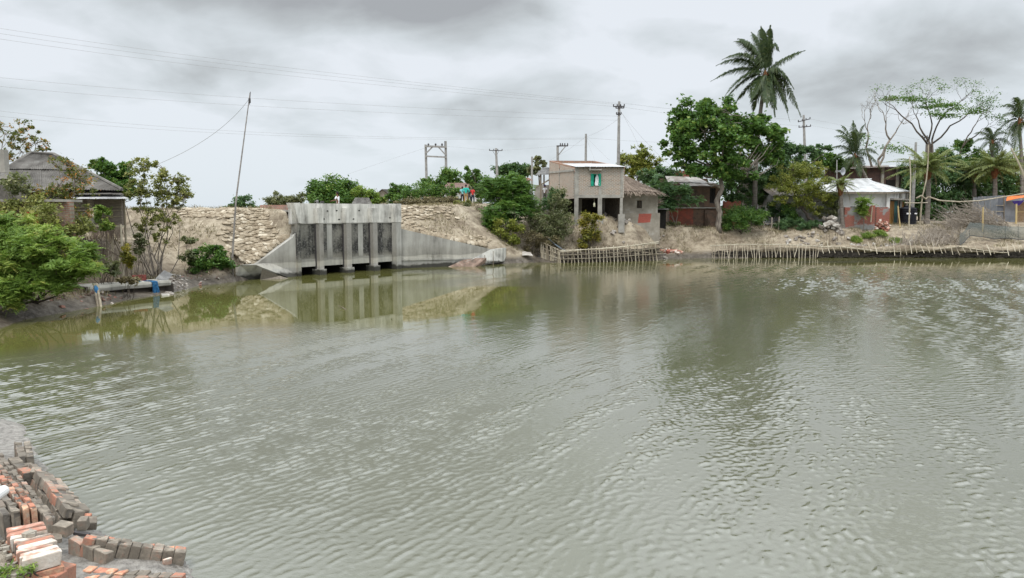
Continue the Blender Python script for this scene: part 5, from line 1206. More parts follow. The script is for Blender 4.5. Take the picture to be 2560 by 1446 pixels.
    bush('leafy green top of the olive bush beside the house side wall', 1392, 62.3, ((1390, 490, 62.3, 24, 20), (1375, 510, 62.2, 26, 18)), 'fern', 900, .15)
    bush('yellowing thin bush in front of the house columns', 1475, 61.6, ((1472, 555, 61.6, 28, 28), (1480, 590, 61.6, 28, 24), (1458, 600, 61.4, 22, 24), (1488, 545, 61.6, 16, 18)), 'yellow', 1500, .15, stems=9)
    bush('small green shrub at the right end of the left bamboo fence', 1628, 66.6, ((1622, 590, 66.6, 18, 13), (1640, 585, 66.6, 14, 10)), 'fern', 600, .13)
    bush('scrubby weeds above the gap between the two bamboo fences', 1660, 66.6, ((1660, 603, 66.6, 20, 9), (1685, 560, 67.4, 18, 9)), 'dull', 500, .12)
    for px, py, Y, rx, ry, lab in ((1140, 526, 67.0, 8, 8, 'small round grey green tuft on the slope below the men'), (1167, 533, 65.5, 13, 9, 'larger grey green tuft on the slope right of the small round one'), (1152, 515, 69.5, 9, 5, 'flat tuft at the feet of the men'), (1192, 517, 68.5, 10, 8, 'dry tuft on the slope below the man in red'), (1168, 549, 63, 12, 5, 'low dry tuft half way down the slope under the men')):
        p = on(px, Y); k = Y / FPX
        tree('tuft', lab, 'grass tuft', p, [(p.x, p.y, p.z + ry * k * .5, rx * k, rx * k * .8, ry * k)], 'dull' if 'dry' in lab else 'olive', 'dark', n=300, size=.16, aspect=.2, nclump=12, stems=4, r0=.012, crown='foliage')
build_left_plants()

def build_right_plants():
    # the big broadleaf tree in front of the dark house
    b = on(1798, 67.4)
    tree('tree', 'big round crowned broadleaf tree with a pale trunk in front of the dark brick house', 'tree', b, [px_blob(*q) for q in
         ((1735, 290, 68, 52, 40), (1790, 275, 68, 48, 30), (1705, 320, 67.6, 40, 34), (1760, 330, 66.6, 64, 40), (1700, 355, 67, 44, 40), (1810, 350, 66.8, 50, 40), (1720, 420, 67, 40, 22), (1825, 405, 66.6, 44, 30), (1850, 440, 67.6, 40, 24), (1790, 430, 66.4, 40, 16), (1760, 300, 67, 50, 34), (1730, 385, 66.8, 48, 32), (1780, 395, 67, 44, 34), (1850, 310, 68.6, 52, 36), (1900, 330, 69, 44, 36), (1850, 365, 69.4, 50, 34), (1925, 355, 69.6, 36, 30), (1905, 318, 69.4, 40, 30), (1935, 335, 69.8, 26, 28), (1890, 385, 69.8, 44, 30), (1840, 400, 69.4, 40, 26), (1930, 395, 70, 34, 24), (1745, 420, 67.4, 50, 18), (1820, 300, 69.6, 40, 36))],
         'mid', 'grey', n=9500, size=.30, aspect=.62, nclump=300, clump=.31, r0=.24, twigs=.45, fork=at(1800, 440, 67.4), shell=.36, limbs=9)
    t = [o for o in bpy.data.objects if o.get('label', '').startswith('big round crowned')][0]
    mb = MB(); mb.tube([at(1800, 470, 67.4), at(1788, 462, 67.2), at(1775, 462, 67.0), at(1768, 458, 66.9)], [.17, .13, .10, .05], 7); mb.tube([at(1803, 450, 67.4), at(1825, 400, 67.8), at(1850, 385, 68), at(1862, 345, 68.3)], [.16, .13, .11, .07], 7); part('branch', mb.mesh('branch', True), BK['grey'], t)
    # looser tree hanging behind it to the right, and the dark trees under it
    for lab, lf, Y, bl, n, sz, r0 in (
        ('loose leafy tree behind the big tree, reaching right towards the double armed pole', 'fern', 76, ((1950, 370, 76, 40, 26), (1985, 380, 76, 36, 22), (2030, 375, 76, 34, 16), (2065, 372, 76, 26, 14), (1960, 410, 76, 44, 24), (1940, 330, 76, 22, 20)), 2400, .24, .13),
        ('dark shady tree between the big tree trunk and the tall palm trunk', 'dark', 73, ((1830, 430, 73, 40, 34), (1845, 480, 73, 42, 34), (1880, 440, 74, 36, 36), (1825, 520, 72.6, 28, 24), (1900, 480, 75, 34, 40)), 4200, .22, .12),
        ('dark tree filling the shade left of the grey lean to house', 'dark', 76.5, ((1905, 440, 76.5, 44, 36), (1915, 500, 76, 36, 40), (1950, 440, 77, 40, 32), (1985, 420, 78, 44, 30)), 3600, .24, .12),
        ('green tree behind the small coconut palm with the loudspeaker', 'mid', 82, ((2060, 390, 82, 36, 18), (2080, 410, 82, 40, 20), (2040, 410, 82, 30, 18), (2110, 415, 82, 30, 18)), 1800, .25, .12)):
        px = sum(q[0] for q in bl) / len(bl)
        tree('tree', lab, 'tree', on(px, Y), [px_blob(*q) for q in bl], lf, 'dark', n=n, size=sz, nclump=90, clump=.28, r0=r0)
    # tamarind-like leaning tree
    b = on(2046, 70.2)
    tree('tree', 'leaning yellow green tree with a dark slanting trunk before the grey house', 'tree', b, [px_blob(*q) for q in
         ((1985, 430, 70.5, 44, 26), (2020, 425, 70.8, 40, 26), (1955, 460, 70.2, 40, 24), (2000, 470, 70, 50, 28), (2045, 470, 70.4, 40, 34), (1945, 500, 70, 26, 16), (2020, 515, 69.8, 40, 22), (2065, 505, 70, 24, 22))],
         'tamarind', 'dark', n=5200, size=.15, aspect=.45, nclump=170, clump=.30, r0=.17, fork=at(2004, 520, 70.2), twigs=.5)
    tree('tree', 'grey green drooping foliage right of the leaning tree beside the palm trunk', 'tree', on(2075, 70.9), [px_blob(*q) for q in ((2075, 500, 70.8, 24, 20), (2060, 530, 70.6, 26, 14), (2085, 525, 70.8, 14, 22))], 'dull', 'dark', n=1100, size=.16, nclump=40, r0=.05)
    # sapling in front of the dark house, papaya-like shoots
    for lab, px, py, Y, bl, lf, n in (
        ('leaning sapling with drooping compound leaves before the dark brick house', 1690, 565, 67.2, ((1668, 480, 67.2, 26, 26), (1690, 500, 67, 26, 24), (1660, 520, 67.2, 22, 18), (1705, 470, 67, 24, 18), (1740, 500, 66.8, 14, 9), (1712, 495, 66.9, 18, 14), (1652, 460, 67.4, 20, 22)), 'fern', 300),
        ('young green sapling against the half plastered brick wall', 2160, 565, 69.0, ((2160, 503, 69, 15, 10), (2158, 525, 69, 9, 14)), 'bright', 60),):
        tree('sapling', lab, 'sapling', on(px, Y), [px_blob(*q) for q in bl], lf, 'grey', n=n, kind='pinnate', pin=(.62, 6, .25, .4), nclump=40, clump=.4, r0=.05, stems=None if px > 2000 else 3)
    # low shrubs
    bush('broad green shrub right of the big tree trunk', 1850, 68.0, ((1832, 548, 67.8, 36, 24), (1868, 552, 67.6, 38, 24), (1895, 545, 68, 22, 22), (1815, 560, 67.6, 18, 18), (1850, 532, 68.2, 42, 18)), 'mid', 3200, .17, nclump=80, aspect=.35)
    bush('dark bush in the shade behind the little stick fence', 1915, 71, ((1900, 530, 71.4, 30, 20), (1935, 525, 72, 20, 20), (1960, 540, 70.6, 16, 22)), 'dark', 1500, .18)
    bush('low strap leaved clump in front of the grey house wall', 1990, 69.3, ((1960, 562, 69.2, 26, 15), (2000, 562, 69.2, 30, 16), (2034, 564, 69.3, 20, 13)), 'fern', 1900, .26, aspect=.18, stems=10, droop=-.4)
    bush('dark green bush against the grey house wall', 1972, 70.6, ((1970, 530, 70.8, 18, 26), (1985, 550, 70.6, 16, 14)), 'mid', 900, .18)
    for px, py, Y, rx, ry, lab in ((2170, 580, 68.0, 22, 8, 'largest green grass patch before the half plastered wall'), (2200, 572, 68.6, 18, 8, 'grass patch in front of the rubble heap'), (2135, 590, 67.6, 9, 6, 'small grass tuft left of the large grass patch'), (2235, 582, 68.0, 18, 6, 'grass patch below the doorway of the white house'), (2240, 592, 67.5, 12, 5, 'thin grass near the brushwood heap'), (2140, 596, 67.4, 16, 4, 'low grass on the bank edge above the fence')):
        p = on(px, Y); k = Y / FPX
        tree('grass_patch', lab, 'grass', p, [(p.x, p.y, p.z + ry * k * .3, rx * k, .6, ry * k)], 'bright', 'dark', n=700, size=.22, aspect=.10, nclump=30, stems=3, r0=.01, crown='foliage', droop=-1.2)
    # thick belt of trees closing the view on the right
    belt = (('dense dark tree behind the black water tank', 'dark', 84, ((2290, 480, 84, 44, 50), (2270, 430, 86, 36, 30), (2330, 500, 83, 40, 40)), 2600, .26),
            ('blue green leafy tree behind the curved bamboo pole', 'fern', 84, ((2370, 400, 84, 44, 32), (2350, 450, 83, 44, 36), (2400, 450, 83, 44, 40), (2330, 410, 85, 30, 24)), 3400, .25),
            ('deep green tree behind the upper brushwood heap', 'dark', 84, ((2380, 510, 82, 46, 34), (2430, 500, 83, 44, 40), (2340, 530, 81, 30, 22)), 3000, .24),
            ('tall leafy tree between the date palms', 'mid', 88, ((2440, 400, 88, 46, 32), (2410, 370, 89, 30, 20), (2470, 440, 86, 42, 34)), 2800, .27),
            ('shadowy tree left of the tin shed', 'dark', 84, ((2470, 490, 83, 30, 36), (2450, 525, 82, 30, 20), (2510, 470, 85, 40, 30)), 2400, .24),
            ('olive green tree at the right edge behind the tin shed', 'olive', 86, ((2520, 430, 86, 40, 34), (2570, 440, 86, 50, 40), (2560, 400, 88, 44, 24)), 2600, .25))
    for lab, lf, Y, bl, n, sz in belt:
        px = sum(q[0] for q in bl) / len(bl); tree('tree', lab, 'tree', on(px, Y), [px_blob(*q) for q in bl], lf, 'dark', n=n, size=sz, nclump=100, clump=.28, r0=.14, group='trees closing the right bank')
    # a far wood that reads as one mass closes the gaps between the trunks
    VSEED[0] += 1; g2 = np.random.default_rng(VSEED[0]); bl = []
    for px in np.arange(1560, 2800, 26):
        top = 436 + 14 * math.sin(px * .021) + 10 * math.sin(px * .057); Y = 112 + 6 * math.sin(px)
        bl += [px_blob(px, top + 18, Y, 26, 18), px_blob(px + 10, top + 52, Y - 3, 30, 26), px_blob(px, top + 92, Y - 4, 30, 24)]
    P, T, CC = scatter(bl, 26000, 900, .42, g2); V, tt = leaf_quads(P, T, .55, .55, g2)
    o = solo('far_wood', quads_mesh('far_wood', V, tt), LF['dark'], 'far wood closing the view behind the village on the right', None, kind='stuff')
    # branching skeleton trees
    def skeleton(label, base, tips, r0, leaf=None, n=0, Y=80, tag_='tree'):
        VSEED[0] += 1; g = np.random.default_rng(VSEED[0]); t = thing('bare_tree', label, 'tree', base); mb = MB(); ends = []
        def grow(p, d, L_, r_, lv):
            q = p + d * L_; pts = limb(mb, p, q, r_, r_ * .72, g, .10, 3, 5)
            if lv == 0: ends.append(q); return
            for k in range(2 if lv < 4 or g.random() < .6 else 3):
                nd = (d + Vector(g.normal(size=3)) * .55 + Vector((0, 0, .12))); nd.y *= .7; nd.normalize(); grow(q, nd, L_ * g.uniform(.62, .85), r_ * .62, lv - 1)
        for (path, lv, L_) in tips:
            pts = [Vector(base)] + [Vector(p) for p in path]
            for i in range(len(pts) - 1): limb(mb, pts[i], pts[i + 1], r0 * (.8 - i * .6 / len(pts)), r0 * (.8 - (i + 1) * .6 / len(pts)), g, .06, 3, 6)
            d = (pts[-1] - pts[-2]).normalized(); grow(pts[-1], d, L_, r0 * .26, lv); grow(pts[-1], (d + Vector((g.normal() * .6, 0, 0))).normalized(), L_, r0 * .22, lv)
        part('trunk', mb.mesh('trunk', True), BK['grey' if leaf is None else 'dark'], t)
        return t, np.array([tuple(e) for e in ends]), g
    def leafy(t, E, g, leaf, n, size, spread, keep=None):
        if keep is not None: E = E[keep(E)]
        if not len(E): return
        k = g.integers(0, len(E), n); off = g.normal(size=(n, 3)) * spread; off[:, 2] *= .35
        V, tt = leaf_quads(E[k] + off, g.normal(0, .1, n), size, .5, g, .1, 0, (-.2, 0, 0)); part('foliage', quads_mesh('foliage', V, tt), LF[leaf], t)
    Y = 88
    t, E, g = skeleton('nearly bare twisting tree behind the white house roof', on(2196, Y), [([at(2180, 420, Y), at(2165, 370, Y), at(2170, 330, Y)], 4, 1.3), ([at(2195, 400, Y), at(2225, 350, Y), at(2215, 310, Y)], 4, 1.3), ([at(2190, 430, Y), at(2212, 375, Y), at(2240, 330, Y)], 4, 1.2)], .22)
    leafy(t, E, g, 'mid', 420, .26, .38, lambda e: (e[:, 2] < at(0, 320, Y).z))
    mid = [at(2150, 340, Y), at(2165, 360, Y), at(2240, 380, Y), at(2228, 370, Y), at(2255, 372, Y), at(2215, 368, Y), at(2160, 345, Y)]
    leafy(t, np.array([tuple(m_) for m_ in mid]), g, 'mid', 420, .28, .5)
    Y = 90
    t, E, g = skeleton('wide flat topped tree with green crowns on bare branching limbs at the right', on(2320, Y), [([at(2318, 360, Y), at(2280, 310, Y), at(2240, 275, Y)], 3, 1.4), ([at(2322, 350, Y), at(2330, 310, Y), at(2320, 275, Y)], 4, 1.2), ([at(2330, 350, Y), at(2350, 300, Y), at(2385, 270, Y)], 4, 1.2), ([at(2330, 360, Y), at(2375, 315, Y), at(2420, 285, Y)], 3, 1.3), ([at(2325, 360, Y), at(2300, 320, Y), at(2290, 290, Y)], 3, 1.2)], .17, 'x')
    tops = [at(px, py, Y + random.uniform(-1.5, 1.5)) for px, py in ((2225, 248), (2250, 243), (2285, 250), (2330, 255), (2345, 265), (2350, 275), (2375, 262), (2395, 272), (2420, 275), (2445, 280), (2365, 290), (2340, 285), (2320, 250), (2400, 290), (2275, 245), (2430, 272), (2350, 250), (2310, 268))]
    E0 = E; E = np.array([tuple(m_) for m_ in tops]); n = 2900; pk = g.random(len(E)) ** 1.5 + .08; k = g.choice(len(E), n, p=pk / pk.sum()); leafy(t, E0, g, 'mid', 1100, .2, .40); off = g.normal(size=(n, 3)) * np.array([.60, .6, .14])
    V, tt = leaf_quads(E[k] + off, g.normal(0, .14, n), .25, .5, g); part('foliage', quads_mesh('foliage', V, tt), LF['mid'], t)
    t, E, g = skeleton('thin spreading tree with sparse leaves just right of the flat topped tree', on(2410, 87), [([at(2400, 380, 87), at(2420, 340, 87), at(2440, 310, 87)], 3, 1.3), ([at(2405, 370, 87), at(2450, 330, 87)], 3, 1.2)], .14, 'x')
    leafy(t, E, g, 'fern', 700, .22, .45)
    # palms
    Y = 73; top = at(1913, 190, Y); k = Y / FPX
    def tip(dx, dy, dep, arch): return (Vector((dx * k, dep, -dy * k)), arch)
    fr = [tip(-14, -118, 0, 1.2), tip(-30, -108, .8, 1.6), tip(4, -116, -.6, 1.0), tip(-82, -78, -.6, 2.2), tip(-60, -95, 1.2, 1.8), tip(-118, -26, .4, 1.9), tip(-112, -34, -.9, 2.2), tip(-130, 12, .3, 1.6), tip(-106, 58, -.5, 2.0), tip(-104, 72, .6, 1.6), tip(-46, 68, -1.6, .9), tip(-8, 82, -1.8, .9), tip(-62, 62, 1.4, .6),
          tip(30, 98, .2, 2.2), tip(58, 112, -.7, 2.4), tip(96, 98, .4, 2.6), tip(66, 34, -.6, 1.9), tip(98, -62, .3, .7), tip(28, -56, -.5, 2.9), tip(10, -90, .5, 1.8), tip(70, 80, 1.2, 2.2), tip(-20, 90, 1.0, .6), tip(20, 85, -1.2, .8)]
    palm('very tall coconut palm towering over the big round tree', on(1886, Y), top, fr, nl=92, ll=1.25, nuts=6, bend=-.3, r0=.24, r1=.15, wid=.085, hang=.8)
    g = np.random.default_rng(5)
    Y = 80; top = at(2137, 395, Y); k = Y / FPX
    fr = [tip(-8, -90, 0, 1.0), tip(-30, -80, .6, 1.6), tip(16, -82, -.6, 1.2), tip(-58, -50, -.5, 1.8), tip(-60, -20, .5, 1.5), tip(-56, 8, 0, 1.3), tip(-35, 45, -.8, 1.2), tip(30, -60, .5, 1.8), tip(60, -8, .2, 1.4), tip(68, 40, -.4, 2.0), tip(40, 62, .5, 1.8), tip(5, 55, -1.2, 1.0), tip(-15, 50, 1.2, .8), tip(-40, -70, 1, 1.8), tip(10, -70, 1, 1.4), tip(-20, -60, -1.4, 1.6)]
    palm('coconut palm leaning behind the white house with windswept fronds', on(2190, Y), top, fr, nl=48, ll=1.0, nuts=3, bend=.6, r0=.2, r1=.14, wid=.065)
    Y = 84; top = at(2548, 305, Y); k = Y / FPX
    fr = [tip(-10, -58, 0, 1.2), tip(-35, -40, .5, 1.6), tip(-52, -5, -.5, 1.6), tip(-54, 40, .5, 1.6), tip(-45, 80, -.4, 1.8), tip(-18, 90, -1, 1.0), tip(20, -55, .5, 1.4), tip(60, -20, 0, 1.6), tip(70, 30, .5, 1.8), tip(40, 70, -.5, 1.6), tip(0, 85, .8, .8), tip(-30, -55, -1, 1.6)]
    palm('coconut palm cut off by the right edge of the view', on(2552, Y), top, fr, nl=48, ll=1.0, nuts=2, bend=.2, wid=.065, skirt=3)
    Y = 86; top = at(2480, 360, Y); k = Y / FPX
    fr = [tip(-14, -38, 0, 1.0), tip(-40, -25, .5, 1.2), tip(-55, 5, 0, 1.3), tip(14, -36, -.5, 1.0), tip(40, -25, .4, 1.2), tip(52, 8, 0, 1.3), tip(-40, 30, -.5, 1.2), tip(38, 35, .3, 1.3), tip(0, 40, -1, .8), tip(-5, -42, 1, .8)]
    palm('small coconut palm between the date palms and the edge palm', on(2482, Y), top, fr, nl=40, ll=.9, bend=.1, wid=.06)
    for lab, bx, ty, tx, Y, L_, n, w in (('date palm with wide arching fronds behind the curved bamboo pole', 2316, 428, 2320, 74, 3.7, 34, -.1), ('dark date palm in the middle of the right tree belt', 2433, 438, 2434, 82, 3.1, 30, -.1), ('date palm with a thick dark trunk left of the tin shed', 2483, 425, 2487, 79, 3.4, 34, .1)):
        top = at(tx, ty, Y); palm(lab, on(bx, Y), top, ring(n, L_, g, -.55, 1.0, w), 'date', .22, .19, 52, .75, 'date_palm', hang=.5, wid=.05, group='date palms on the right bank', bend=.1, skirt=2, wind=(-.15, 0, 0))
    Y = 69.4; top = at(2102, 466, Y)
    palm('young date palm with a notched trunk in front of the white house', on(2108, Y), top, ring(20, 1.75, g, -.7, 1.0, -.1), 'date', .17, .15, 34, .46, 'date_palm', hang=.4, wid=.04, group='date palms on the right bank', bend=-.05, skirt=2, wind=(-.15, 0, 0))
build_right_plants()
# ------------------------------------------------------------------ bamboo fences at the water
def stick(p, q, r, n=5, wob=.02):
    p, q = Vector(p), Vector(q); m_ = p.lerp(q, .5) + Vector((random.gauss(0, wob), random.gauss(0, wob), 0)); mb = MB(); mb.tube([p, m_, q], [r, r * .95, r * .85], n); return mb
def bamboo(pts, r, seg=.45, r1=None):
    """a jointed culm through pts"""
    pts = [Vector(p) for p in pts]; out, rad = [], []; tot = sum((b - a).length for a, b in zip(pts, pts[1:])); done = 0; r1 = r1 or r
    k = max(2, int(tot / seg)) 
    def pos(s):
        for a, b in zip(pts, pts[1:]):
            l = (b - a).length
            if s <= l: return a.lerp(b, s / max(l, 1e-6))
            s -= l
        return pts[-1]
    for i in range(k + 1):
        for ds, f in ((-.02, 1.0), (0, 1.18), (.02, 1.0)):
            s = min(max(tot * i / k + ds, 0), tot)
            if out and (pos(s) - out[-1]).length < .004: continue
            out.append(pos(s)); rad.append((r + (r1 - r) * s / tot) * f)
    mb = MB(); mb.tube(out, rad, 6); return mb
def build_fences():
    # left: leaning grid of split bamboo holding the bank below the house
    bl = [(1352, 640, 645), (1399, 657, 627), (1640, 651, 606)]
    t = thing('bamboo_fence', 'bent bamboo lattice fence standing in the water below the brick house', 'fence', at(1450, 656, 59.5), 'bamboo fences along the far bank')
    Y0, Y1, Y2 = 59.7, 57.9, 60.8
    path = []
    for i in range(16):
        f = i / 15; path.append((1353 + (1401 - 1353) * f, 643 + (658 - 643) * f, 605 + (628 - 605) * f, Y0 + (Y1 - Y0) * f))
    n = 27
    for i in range(1, n + 1):
        f = i / n; top = 625 - 19 * f ** 1.3 if f > .1 else 626 - 12 * f
        path.append((1401 + (1642 - 1401) * f, 659 - 7.5 * f, top, Y1 + (Y2 - Y1) * f))
    for px, yb, yt, Y in path:
        j = random.gauss(0, .8); h = random.uniform(-2, 3.5)
        lean = random.gauss(0, 2.0) - 4 * ((px - 1401) / 240 if px > 1401 else 0)
        part('stake', stick(at(px + 1, yb + 3, Y), at(px + lean + j, yt - h, Y + .25), random.uniform(.036, .05)), M['bamboo'], t)
    rails = []
    for off, nm in ((0, .0), (.36, 0), (.68, 0)):
        a = [at(1353, 605 + 38 * off, Y0 + .15), at(1401, 628 + 30 * off, Y1 + .1)]
        b = [at(1401, 627 + 31 * off, Y1 + .05), at(1470, 624 + 33 * off, 58.7), at(1540, 620 + 33 * off, 59.5), at(1600, 612 + 38 * off, 60.2), at(1646, 605 + 44 * off, Y2 + .1)]
        part('rail', bamboo(a, .035), M['bamboo'], t); part('rail', bamboo(b, .04 if off == 0 else .028), M['bamboo'], t)
    part('rail', bamboo([at(1401, 630, Y1 + .0), at(1646, 609, Y2 + .02)], .025), M['bamboo'], t)
    # the earth retained behind: faggots between stakes and bank, darkened to paint the gaps' shade
    mb = MB()
    for i in range(420):
        f = random.random(); px = 1404 + 236 * f; Y = Y1 + (Y2 - Y1) * f + random.uniform(.25, .6); yb = 658 - 7 * f; yt = 634 - 14 * f
        c = at(px, random.uniform(yt, yb), Y); L_ = random.uniform(.3, .9); dz = random.gauss(0, .08); mb.beam(c - Vector((L_, .1, dz)), c + Vector((L_, -.1 + .35 * L_, dz)), .03, .03)
    part('faggots', mb, mat_flat('gap_shade_brushwood', (.10, .085, .068), .95, .6), t, kind='stuff')
    mb = MB(); P = [[at(1370 + 40 * u + 8 * v, 597 + 32 * u + 9 * v * (1 - u), 59.6 + .3 * v) + Vector((0, 0, .04 * math.sin(9 * u + 5 * v))) for u in np.linspace(0, 1, 9)] for v in np.linspace(0, 1, 4)]
    mb.sheet(P, (0, .01, .02)); solo('tin_sheet', mb, mat_flat('blue_grey_sheet', (.12, .15, .17), .5, .3), 'blue grey sheet leaning along the bend of the lattice fence', 'sheet')
    # right: row of stakes with loose rails along the village bank
    t = thing('bamboo_fence', 'long low row of bamboo stakes and rails edging the village bank on the right', 'fence', at(2100, 645, 64.6), 'bamboo fences along the far bank')
    def base(px):
        for (a, b) in zip(_shore_px[-6:], _shore_px[-5:]):
            if a[0] <= px <= b[0]: return a[1] + (b[1] - a[1]) * (px - a[0]) / (b[0] - a[0])
        return 645
    px = 1781
    while px < 2575:
        yb = base(px) + 1; g0 = gnd(px, yb); Y = g0.y - .05
        if px < 2050:
            long_ = random.random() < (.2 if 1800 < px < 1960 else .05); yt = random.uniform(600, 607) if long_ else random.uniform(608, 614); l = random.gauss(0, 2)
            part('stake', stick(at(px - l, yb + random.uniform(-3, 4), Y - .1), at(px + l, yt, Y + .45), random.uniform(.024, .036)), M['bamboo'], t); px += random.uniform(5, 10)
        else:
            bot = random.uniform(629, 640); yt = random.uniform(603, 612) + (4 if px > 2380 else 0); l = random.uniform(3, 8)
            part('stake', stick(at(px + l, bot, Y - .25), at(px - l * .4, yt, Y + .5), .032), M['bamboo'], t); px += random.uniform(11, 19)
    def rail(pts, r): part('rail', bamboo([at(a, b, gnd(a, base(a)).y + .05) for a, b in pts], r), M['bamboo'], t)
    rail([(1776, 615), (1850, 611.5), (1950, 612), (2055, 617)], .05)
    rail([(2045, 618), (2100, 618), (2200, 629), (2290, 629), (2340, 624), (2400, 617), (2440, 624), (2500, 632), (2580, 632)], .055)
    rail([(2045, 616), (2130, 619), (2230, 630.5)], .03); rail([(2400, 627), (2480, 632), (2580, 633)], .04); rail([(1800, 621), (1900, 619), (2040, 622)], .025)
    # brushwood against the bank lip, coloured near black as the undercut's shade
    mb = MB()
    for i in range(900):
        px = random.uniform(1790, 2575); g0 = gnd(px, base(px)); z = random.uniform(.02, .55); L_ = random.uniform(.25, .8); c = Vector((g0.x, g0.y + .12 + .25 * z, z)); mb.beam(c - Vector((L_ * .7, .02, random.gauss(0, .05))), c + Vector((L_ * .7, 0, random.gauss(0, .05))), .035, .035)
    part('faggots', mb, mat_flat('undercut_shade_brushwood', (.05, .043, .035), .95, .6), t, kind='stuff')
    # odd stakes before the palm trunk and the small stick fence by the dark bush
    t = thing('stick_fence', 'few thin sticks standing upright on the bank before the date palm trunk', 'fence', on(2085, 66.5))
    for px, yb, yt, Y in ((2067, 612, 577, 66.4), (2074, 614, 581, 66.3), (2081, 614, 577, 66.4), (2089, 606, 580, 66.6), (2094, 603, 578, 66.7), (2103, 600, 582, 66.9), (2111, 598, 578, 67)): part('stick', stick(at(px, yb, Y), at(px + random.gauss(0, 1), yt, Y), .025), M['wood'], t)
    t = thing('stick_fence', 'low fence of pale crooked sticks beside the dark bush', 'fence', on(1930, 69))
    for px, yt in ((1911, 542), (1928, 544), (1946, 542)):
        p = on(px, 69, -.1); part('post', stick(p, at(px + 2, yt, 69.0), .06, 6, .05), BK['pale'], t)
    for py in (559, 568): part('rail', stick(at(1905, py, 69), at(1958, py + random.uniform(-2, 2), 69.1), .025), BK['pale'], t)
build_fences()

# ------------------------------------------------------------------ power poles and lines
def pole(label, px, ptop, Y, bars=(), r=.14, brace=True, square=False, lean=0.0, pbase=None, name='power_pole'):
    top = at(px, ptop, Y); b = Vector((top.x - lean, Y, hz(top.x, Y) - .4)); t = thing(name, label, 'pole', b + Vector((0, 0, .4)), 'power poles beyond the pond')
    mb = MB(); mb.tube([b, b.lerp(top, .5), top], [r * 1.25, r, r * .72], 4 if square else 8); part('mast', mb, M['pole'], t)
    for (py, w0, w1, tilt) in bars:
        k = Y / FPX; z = at(px, py, Y).z; a = Vector((top.x - w0 * k, Y - .12, z - tilt * w0 * k)); c = Vector((top.x + w1 * k, Y - .12, z + tilt * w1 * k))
        mb = MB(); mb.beam(a, c, .10, .10); o = part('crossarm', mb, M['iron'], t)
        for f in (.03, .35, .65, .97):
            p = a.lerp(c, f); mb = MB(); mb.lathe(p + Vector((0, 0, .04)), [(.03, 0), (.07, .04), (.05, .09), (.07, .13), (.04, .2)], 7); part('insulator', mb, M['iron'], o)
        if brace:
            mb = MB()
            for e in (a.lerp(c, .25), a.lerp(c, .75)): mb.beam(e, Vector((top.x, Y - .1, z - .8)), .04, .04)
            part('brace', mb, M['iron'], t)
    return top
